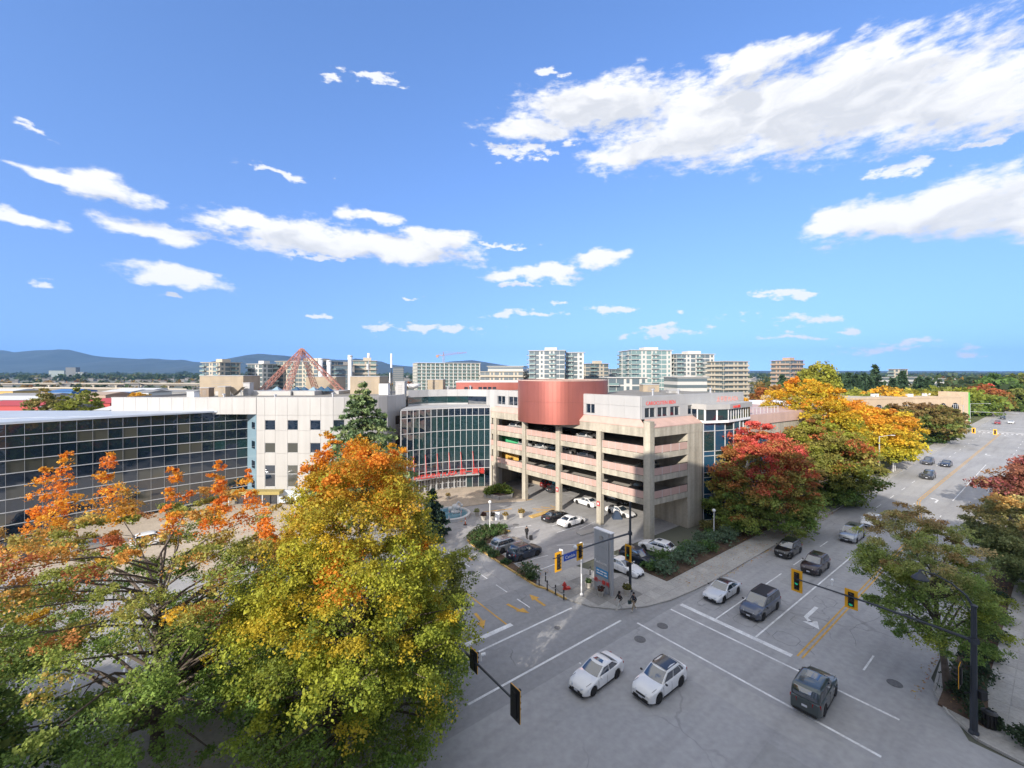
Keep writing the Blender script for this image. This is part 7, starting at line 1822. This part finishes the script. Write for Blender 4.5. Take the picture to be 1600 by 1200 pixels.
for k in range(18): z = k*zc/18; q.tube([(-.7, -.7, z), (.7, -.7, z+zc/18)], .1, 4, cap=False); q.tube([(.7, .7, z), (-.7, .7, z+zc/18)], .1, 4, cap=False)
part('tower', q, m_grey, t, world=False)
q = MB(); jl = (PX(722, Y)-PX(693, Y))*1.25
for yy, zz in ((-.5, 0), (.5, 0), (0, 1.3)): q.tube([(0, yy, zc+zz+.3), (jl, yy*.6, zc+zz*.6+3.0)], .12, 4)
for k in range(14): u0, u1 = k/14, (k+1)/14; q.tube([(jl*u0, 0, zc+1.6+2.2*u0), (jl*u1, .4, zc+.3+2.7*u1)], .1, 4, cap=False)
part('jib', q, m_cr, t, world=False)
q = MB(); q.box((-3.5, 0, zc+.6), (7, 1.2, .6)); q.box((-6, 0, zc-.5), (2.4, 1.6, 2.2)); part('counter_jib', q, m_cr, t, world=False); q = MB(); q.tube([(0, 0, zc), (0, 0, zc+4)], .3, 4); q.tube([(0, 0, zc+4), (jl*.7, 0, zc+3.2)], .08, 4); q.tube([(0, 0, zc+4), (-6, 0, zc+.8)], .08, 4); part('apex', q, m_cr, t, world=False)
# the long beige shop building with arches behind the golden trees
q0, q1 = (124.0, 160.0), (188.0, 177.0)
m_shop = mat('shop_stucco', (.50, .385, .265), .9, var=.08, vscale=.3, streak=.06)
t = thing('shop_building', 'long low beige building with arched windows behind the golden trees', 'building', (*lerp2(q0, q1, .5), 0))
q = MB(); q.seg(q0, q1, 0, 13.0, -38, 0); part('wall', q, m_shop, t)
q = MB(); q.seg(lerp2(q0, q1, .003), lerp2(q0, q1, .997), 13.0, 13.06, -37.4, -.8); part('roof', q, mat('pale_roof', (.48, .42, .34), .9, var=.12, vscale=.2), t)
q = MB(); q.seg(q0, q1, 13.0, 13.7, -.6, .15); part('parapet', q, m_shop, t)
q = MB(); q.seg(lerp2(q0, q1, .95), q1, 0, 15.2, -8, .3); part('corner_tower', q, m_shop, t); q = MB(); q.seg(lerp2(q0, q1, 1.0), lerp2(q0, q1, 1.012), 3, 15, -7, .35); part('banner', q, mat('green_banner', (.10, .42, .06), .6), t)
for k in range(9):
    c = .05+.105*k; w_ = .032
    q = MB(); a, b = lerp2(q0, q1, c-w_), lerp2(q0, q1, c+w_); o_ = offs(q0, q1, .08)
    L = seglen(a, b); pts = [(0, 6.5), (L, 6.5)] + [(L/2 + L/2*math.cos(math.pi*i/8), 8.8 + L/2*math.sin(math.pi*i/8)) for i in range(9)]
    vs = [(a[0]+(b[0]-a[0])*u/L+o_[0], a[1]+(b[1]-a[1])*u/L+o_[1], z) for u, z in pts]; vs2 = [(x-o_[0]*3, y-o_[1]*3, z) for x, y, z in vs]; n = len(vs)
    q.add(vs+vs2, [tuple(range(n))] + [(i, (i+1) % n, n+(i+1) % n, n+i) for i in range(n)]); o = part('arched_window', q, m_gdark, t)
    q = MB()
    for u in (.25, .5, .75): q.seg(lerp2(a, b, u-.02), lerp2(a, b, u+.02), 6.5, 10.4, .1, .16)
    link('frame', q.mesh('frame', m_alu, wloc(t)), o)
for k in range(6): rbox('rooftop_unit', ['first', 'second', 'third', 'fourth', 'fifth', 'sixth'][k] + ' pale vent from the street end on the beige shop roof', 'air unit', 1500-27*k, 1508-27*k, 186+rf_.random()*8-2*k, 1.6, 13.06, 14.1, m_whitep, group='vents on the shop roof')
t = thing('shop_building', 'pale parade with blue grey windows between blue glass tower and huge golden maple', 'building', (PX(1195, 120), 124, 0))
q = MB(); q.box((PX(1195, 120), 128, 7), (24, 16, 14)); part('wall', q, m_twpink, t); q = MB(); q.box((PX(1195, 120), 119.9, 12.6), (23, .2, 1.4)); part('window', q, m_gfar, t); q = MB(); q.box((PX(1195, 120), 128, 14.2), (24.6, 16.6, .5)); part('roof', q, m_whitep, t)
# guideways
m_way = mat('guideway_concrete', (.48, .43, .36), .9)
def guide(label, pts, w, dep, step):
    t = thing('guideway', label, 'bridge', (*pts[len(pts)//2][:2], 0)); q = MB(); r = MB()
    for (p, s) in zip(pts[:-1], pts[1:]):
        dx, dy = s[0]-p[0], s[1]-p[1]; l = math.hypot(dx, dy); nx, ny = -dy/l*w/2, dx/l*w/2
        q.hexa([(p[0]+nx*-.5, p[1]+ny*-.5, p[2]-dep), (s[0]+nx*-.5, s[1]+ny*-.5, s[2]-dep), (s[0]+nx*.5, s[1]+ny*.5, s[2]-dep), (p[0]+nx*.5, p[1]+ny*.5, p[2]-dep)], [(p[0]-nx, p[1]-ny, p[2]), (s[0]-nx, s[1]-ny, s[2]), (s[0]+nx, s[1]+ny, s[2]), (p[0]+nx, p[1]+ny, p[2])])
        for k in range(max(1, int(l/step))):
            u = (k+.5)/max(1, int(l/step)); c = lerp2(p, s, u); z = lerp(p[2], s[2], u)-dep; r.box((c[0], c[1], z/2), (1.8, 1.8, z)); r.box((c[0], c[1], z-.5), (w*.6, 2, 1.0))
    part('deck', q, m_way, t); part('pier', r, m_way, t)
    q = MB()
    for (p, s) in zip(pts[:-1], pts[1:]): q.seg(p, s, p[2], p[2]+1.0, w/2-.3, w/2)
    part('parapet', q, m_way, t)
def w3(px, py, Y): return (PX(px, Y), Y, ZY(py, Y))
guide('long pale elevated guideway crossing above the red and blue warehouses', [w3(-150, 606.5, 430), w3(60, 606, 420), w3(200, 607, 400), w3(300, 612, 370), w3(345, 617, 350)], 9, 2.2, 32)
guide('second elevated guideway further back, rising to the beige apartment tower', [w3(-80, 600, 640), w3(60, 599, 640), w3(200, 599, 620), w3(330, 601, 600)], 9, 2.0, 36)
# warehouses and yards beyond the glass wing
m_wred = mat('warehouse_red', (.42, .05, .045), .6); m_wblue = mat('warehouse_blue', (.04, .14, .34), .6); m_wwhite = mat('warehouse_white', (.55, .56, .56), .7); m_wgrey = mat('warehouse_grey', (.25, .25, .25), .8); m_wyel = mat('warehouse_yellow', (.5, .33, .10), .7)
WH = [(-40, 60, 634, 645, 150, m_wred, 'long red roofed shed behind the glass wing'), (-60, 44, 625, 633, 175, m_wgrey, 'low grey flat roofed block behind the red shed'), (60, 108, 636, 650, 140, m_wgrey, 'dark shed between the two roof height trees'), (115, 172, 630, 642, 150, m_wred, 'red shed beside the white parapet end'), (148, 170, 641, 650, 120, m_wwhite, 'white portal building by the parapet end'),
      (-20, 70, 619, 625, 230, m_wwhite, 'white roofed warehouse past the grey block'), (75, 112, 611.5, 619, 290, m_wblue, 'bright blue warehouse under the guideway'), (-60, 20, 611, 617, 300, m_wyel, 'yellow banded warehouse under the guideway'), (20, 74, 613, 617, 330, m_wyel, 'long ochre shed next to the blue warehouse'), (118, 165, 617, 624, 230, m_twpink, 'salmon pink shed between the trees and white parapet'),
      (160, 205, 612, 618, 300, m_wblue, 'blue grey yard roof past the salmon shed'), (210, 232, 613.5, 620, 260, m_wwhite, 'small white house behind the round olive tree'), (235, 300, 612.5, 618, 290, m_wgrey, 'grey long shed before the plant room'), (180, 240, 609, 613, 360, m_wblue, 'further slate blue roof under the guideway')]
for i, (px0, px1, y0, y1, Y, m, lab) in enumerate(WH):
    H = max(ZY(y0, Y), 2.5); X0, X1 = PX(px0, Y), PX(px1, Y); t = thing('warehouse', lab, 'warehouse', ((X0+X1)/2, Y+9, 0), 0, 'warehouses beyond the glass wing')
    q = MB(); q.box((0, 0, H/2), (X1-X0, 18, H)); part('wall', q, m, t, world=False); q = MB(); w = (X1-X0)/2+.4; q.add([(-w, -9.4, H), (w, -9.4, H), (w, 9.4, H), (-w, 9.4, H), (-w, 0, H+1.3), (w, 0, H+1.3)], [(0, 1, 5, 4), (2, 3, 4, 5), (1, 2, 5), (3, 0, 4)]); part('roof', q, m if i % 3 == 0 else m_wwhite if i % 3 == 1 else m_wgrey, t, world=False)
    q = MB(); n = max(2, int((X1-X0)/5))
    for k in range(n): q.box((-(X1-X0)/2+(k+.5)*(X1-X0)/n, -9.03, H*.45), ((X1-X0)/n*.55, .1, H*.35))
    part('window', q, m_gfar, t, world=False, stuff=True)
# low houses of the far town and the low city right of the red drum
m_hw = mat('house_wall', (.34, .32, .29), .85); m_hr = mat('house_roof', (.17, .15, .14), .9)
q = MB(); r = MB()
rng = np.random.default_rng(5)
for _ in range(480):
    px = rng.uniform(-150, 1750); Y = rng.uniform(430, 2600)
    x = PX(px, Y); w, d, h = rng.uniform(8, 22), rng.uniform(8, 16), rng.uniform(4, 8); a = rng.choice([STREET, STREET+1.57])
    q.box((x, Y, h/2), (w, d, h), a); r.box((x, Y, h+.5), (w*1.06, d*1.06, 1.0), a)
struct('distant_town', q, m_hw, kind='stuff'); struct('distant_roofs', r, m_hr, kind='stuff')
# individual trees of the middle distance
tree('poplar_tree', 'broad yellow green poplar clump beside the brown apartment slab', (PX(1278, 235), 235), ZY(570, 235), 1, 9.0, [(0, .7), (.4, 1), (.75, .9), (.92, .7), (1, .4)], [(0, OLIVE), (.5, YGREEN), (1, (.30, .28, .04))], 260, 60, 1.0, 2.6, 71, limbs=8, flat=1.2, group='trees beyond the shop building')
tree('poplar_tree', 'darker poplar column touching the brown apartment slab', (PX(1258, 250), 250), ZY(574, 250), 1, 5.0, OV, [(0, DGRN), (1, OLIVE)], 140, 60, 1.0, 2.2, 72, limbs=8, flat=1.3, group='trees beyond the shop building')
cons = [(1302, 586, 'first dark conifer after the poplars'), (1313, 584, 'second dark conifer after the poplars'), (1326, 582, 'third dark conifer after the poplars'), (1338, 586, 'broad dark conifer left of the tallest'.replace('left of', 'just before')), (1350, 585, 'dark conifer leaning on the tallest'), (1368, 570, 'tallest dark conifer of the row'), (1358, 588, 'short conifer at the foot of the tallest one'), (1410, 580, 'dark bushy conifer in front of the beige tower'), (1436, 588, 'dark conifer past the beige tower'), (1395, 592, 'short dark conifer before the beige tower'), (1450, 590, 'last dark conifer of the row'), (1222, 586, 'dark conifer under the brown apartment slab')]
for i, (px, py, lab) in enumerate(cons):
    Y = 240 + (i % 3)*12; conifer(lab, (PX(px, Y), Y), ZY(py, Y), 5.2 if i != 5 else 6.4, [(.03, .055, .028), (.04, .07, .035), (.025, .045, .025)], 300+i, 15, 7, 46, 1.7, z0=.5, group='dark conifers of the skyline', name='conifer_tree')
rnd = [(1345, 608, 12, 190, [(0, RUST), (.4, OLIVE), (1, YGREEN)], 'round olive and rust tree over the shop roof, first of two'), (1385, 603, 12, 190, [(0, OLIVE), (.5, (.28, .24, .05)), (1, GOLD)], 'round golden tree behind the shop roof'), (1430, 605, 13, 195, [(0, OLIVE), (1, (.32, .28, .04))], 'wide yellow green tree behind the shop roof'), (1470, 606, 12, 215, [(0, GRN), (1, OLIVE)], 'green round tree behind the shop corner tower'), (1500, 604, 13, 235, [(0, GRN), (1, YGREEN)], 'pale green tree past the shop corner tower'),
       (1535, 602, 12, 250, [(0, OLIVE), (1, RUST)], 'pale rust tree above the scarlet tree'), (1215, 601, 5, 220, [(0, OLIVE), (1, (.40, .20, .05))], 'orange red tree past the end of the skyline row'), (1190, 604, 5, 200, [(0, OLIVE), (1, RUST)], 'small red tree beside the curved looking tower'), (1240, 590, 9, 260, [(0, DGRN), (1, GRN)], 'dark green tree before the brown apartment slab'), (1170, 622, 5, 130, [(0, RUST), (1, GOLD)], 'orange bush tree at the end of the garage roof'), (1182, 634, 4, 110, [(0, BRICK), (1, RUST)], 'brick red bush over the annex fascia'),
       (68, 605, 4.6, 130, [(0, OLIVE), (.6, (.16, .17, .05)), (1, (.24, .19, .06))], 'tree with mottled olive crown above the glass wing roof'), (125, 603, 5.4, 128, [(0, GRN), (.5, YGREEN), (1, OLIVE)], 'larger yellow green tree above the glass wing roof'), (215, 613, 6, 240, [(0, OLIVE), (1, GOLD)], 'round golden olive tree near the small white house'), (95, 618, 4, 135, [(0, RUST), (1, OLIVE)], 'low rusty tree between the two roof height trees'), (1560, 585, 13, 300, [(0, DGRN), (1, GRN)], 'dark tall tree beyond the scarlet tree'), (1600, 586, 15, 300, [(0, DGRN), (1, OLIVE)], 'dark tree at the end of the wide street'), (1590, 606, 10, 260, [(0, GRN), (1, OLIVE)], 'green tree lining the far end of the wide street')]
for i, (px, py, r_, Y, pal, lab) in enumerate(rnd):
    tree('autumn_tree' if i not in (8, 15, 16) else 'dark_tree', lab, (PX(px, Y), Y), ZY(py, Y), .8, r_, ROUND, pal, 150, 60, .0052*Y if Y > 150 else .55, r_*.24, 320+i, limbs=8, group='round trees of the middle distance')
# far-off woods that read as one mass
def woods(name, n, sampler, cols, leaf, seed, per=34):
    rng = np.random.default_rng(seed); P = []; C = []; Sz = []
    for i in range(n):
        x, y, h, r_ = sampler(rng); m = per
        d = rng.normal(size=(m, 3)); d /= np.linalg.norm(d, axis=1, keepdims=True); d[:, 2] = np.abs(d[:, 2])
        p = d*np.array([r_, r_, h*.75])*(.6+.4*rng.random((m, 1))); p[:, 2] = p[:, 2] + h*.15
        P.append(p + np.array([x, y, 0])); C.append(np.tile(np.array(cols[rng.integers(len(cols))])*(.8+.4*rng.random()), (m, 1))); Sz.append(np.full(m, r_*leaf))
    o = link(name, leaves_mesh(name, np.concatenate(P), np.concatenate(C), np.concatenate(Sz), seed, up=.2)); o['kind'] = 'stuff'; return o
FARG = [(.045, .07, .03), (.06, .085, .035), (.035, .055, .03), (.09, .09, .035), (.05, .075, .03)]
FARA = FARG + [(.20, .13, .04), (.25, .17, .05), (.22, .09, .04), (.14, .13, .04)]
def s1(r): Y = r.uniform(260, 900); px = r.uniform(1180, 1900); return PX(px, Y), Y, r.uniform(12, 23), r.uniform(4, 8)
def s2(r): Y = r.uniform(1200, 3200); px = r.uniform(-300, 1900); return PX(px, Y), Y, r.uniform(12, 26), r.uniform(8, 16)
def s3(r): Y = r.uniform(420, 1200); px = r.uniform(-300, 1300); return PX(px, Y), Y, r.uniform(6, 12), r.uniform(4, 8)
def s4(r): Y = r.uniform(3000, 6000); px = r.uniform(-400, 2000); return PX(px, Y), Y, r.uniform(14, 30), r.uniform(20, 40)
woods('far_woods', 420, s1, FARA, .75, 401); woods('far_woods', 2200, s2, FARG, .85, 402, 16); woods('far_woods', 420, s3, FARA, .75, 403, 24); woods('far_woods', 1200, s4, FARG[:3], 1.0, 404, 10)
def s6(r): Y = r.uniform(300, 430); px = r.uniform(1445, 1760); return PX(px, Y), Y, r.uniform(17, 25), r.uniform(5, 9)
woods('far_woods', 110, s6, FARG, .5, 406, 60)
def s5(r): a = r.uniform(285, 700); b = r.choice([r.uniform(33, 60), r.uniform(-30, 2)]); x, y = AB(a, b); return x, y, r.uniform(8, 15), r.uniform(4, 7)
woods('street_woods', 110, s5, FARA, .5, 405, 60)
# mountains
m_mtn = mat('mountain_forest', (.030, .048, .050), .95, var=.35, vscale=.004)
def ridge(pts, Y, seed, depth=.30):
    mb = MB(); rng = np.random.default_rng(seed); xs = np.arange(-300, 1901, 6); xp = [p[0] for p in pts]; yp = [p[1] for p in pts]
    base = np.interp(xs, xp, yp); n = len(xs)
    amp = np.clip((583-base)/38, 0.05, 1); j = np.zeros(n)
    for k, a in ((5, 1.2), (11, .8), (23, .5)): j += a*np.interp(np.arange(n)/k, np.arange(n//k+2), rng.normal(size=n//k+2))
    base = base + j*amp*1.1
    rows = [(1-depth, 0.0), (1-depth*.75, .22), (1-depth*.5, .50), (1-depth*.22, .8), (1.0, 1.0), (1.12, .55), (1.3, 0)]
    nz = [np.interp(np.arange(n)/4, np.arange(n//4+2), rng.normal(size=n//4+2)) for _ in rows]
    V = []
    for (f, hfrac), z_ in zip(rows, nz):
        yy = Y*f; top = CAMH + (583-base)*Y/F
        for i in range(n):
            z = top[i]*hfrac*(1 + (.16*z_[i] if 0 < hfrac < 1 else 0)); V.append((PX(xs[i], Y), yy + (z_[i]*Y*.02 if hfrac > 0 else 0), max(z, -.03) if hfrac else -.03))
    fs = [(r*n+i, r*n+i+1, (r+1)*n+i+1, (r+1)*n+i) for r in range(len(rows)-1) for i in range(n-1)]
    mb.add(V, fs); return struct('mountains', mb, m_mtn, smooth=True)
ridge([(-500, 556), (-200, 560), (-80, 552), (0, 546.5), (18, 549), (40, 555), (60, 549), (95, 545.5), (120, 547), (150, 552), (172, 556), (205, 559), (215, 558), (250, 561), (285, 562), (300, 566), (340, 568), (362, 564), (385, 557), (410, 554), (422, 556), (440, 557), (460, 558), (500, 561), (530, 562), (565, 561), (600, 566), (625, 571), (660, 574), (700, 565), (718, 563), (737, 562), (760, 566), (790, 571), (830, 576), (900, 579), (1200, 579.5), (1700, 580), (2100, 580)], 7600, 6)
# ------------------------------------------------------------------ the block we stand in, which throws the long shade
own = thing('apartment_block', 'our own stepped concrete apartment block rising behind the viewpoint', 'building', (-10, -8, 0))
m_own = mat('own_wall', (.72, .68, .62), .8)
for x0, x1, H in ((-130, -62, 15), (-62, -19, 17.5), (-19, 20, 42), (20, 50, 30)):
    q = MB(); q.box(((x0+x1)/2, -6.5, H/2), (x1-x0-.02, 9, H)); part('wall', q, m_own, own)
    q = MB()
    for f in range(int(H/3)-1):
        for k in range(int((x1-x0)/5)):
            xx = x0+2.5+5*k
            if abs(xx) > 3 or f != 7: q.box((xx, -1.98, 1.6+3*f), (3.4, .08, 1.7))
    part('window', q, m_gfar, own, stuff=True)
# ------------------------------------------------------------------ haze
HZ = True
if HZ:
    mb = MB(); mb.box((0, 5000, 330), (42000, 13000, 662))
    hz = struct('haze', mb, bpy.data.materials.new('haze'), kind='stuff')
    m = hz.data.materials[0]; m.use_nodes = True; m.node_tree.nodes.clear()
    v = m.node_tree.nodes.new('ShaderNodeVolumePrincipled'); v.inputs['Color'].default_value = (.20, .42, .78, 1); v.inputs['Density'].default_value = 5.5e-5; v.inputs['Anisotropy'].default_value = 0.1
    oo = m.node_tree.nodes.new('ShaderNodeOutputMaterial'); m.node_tree.links.new(v.outputs[0], oo.inputs['Volume'])
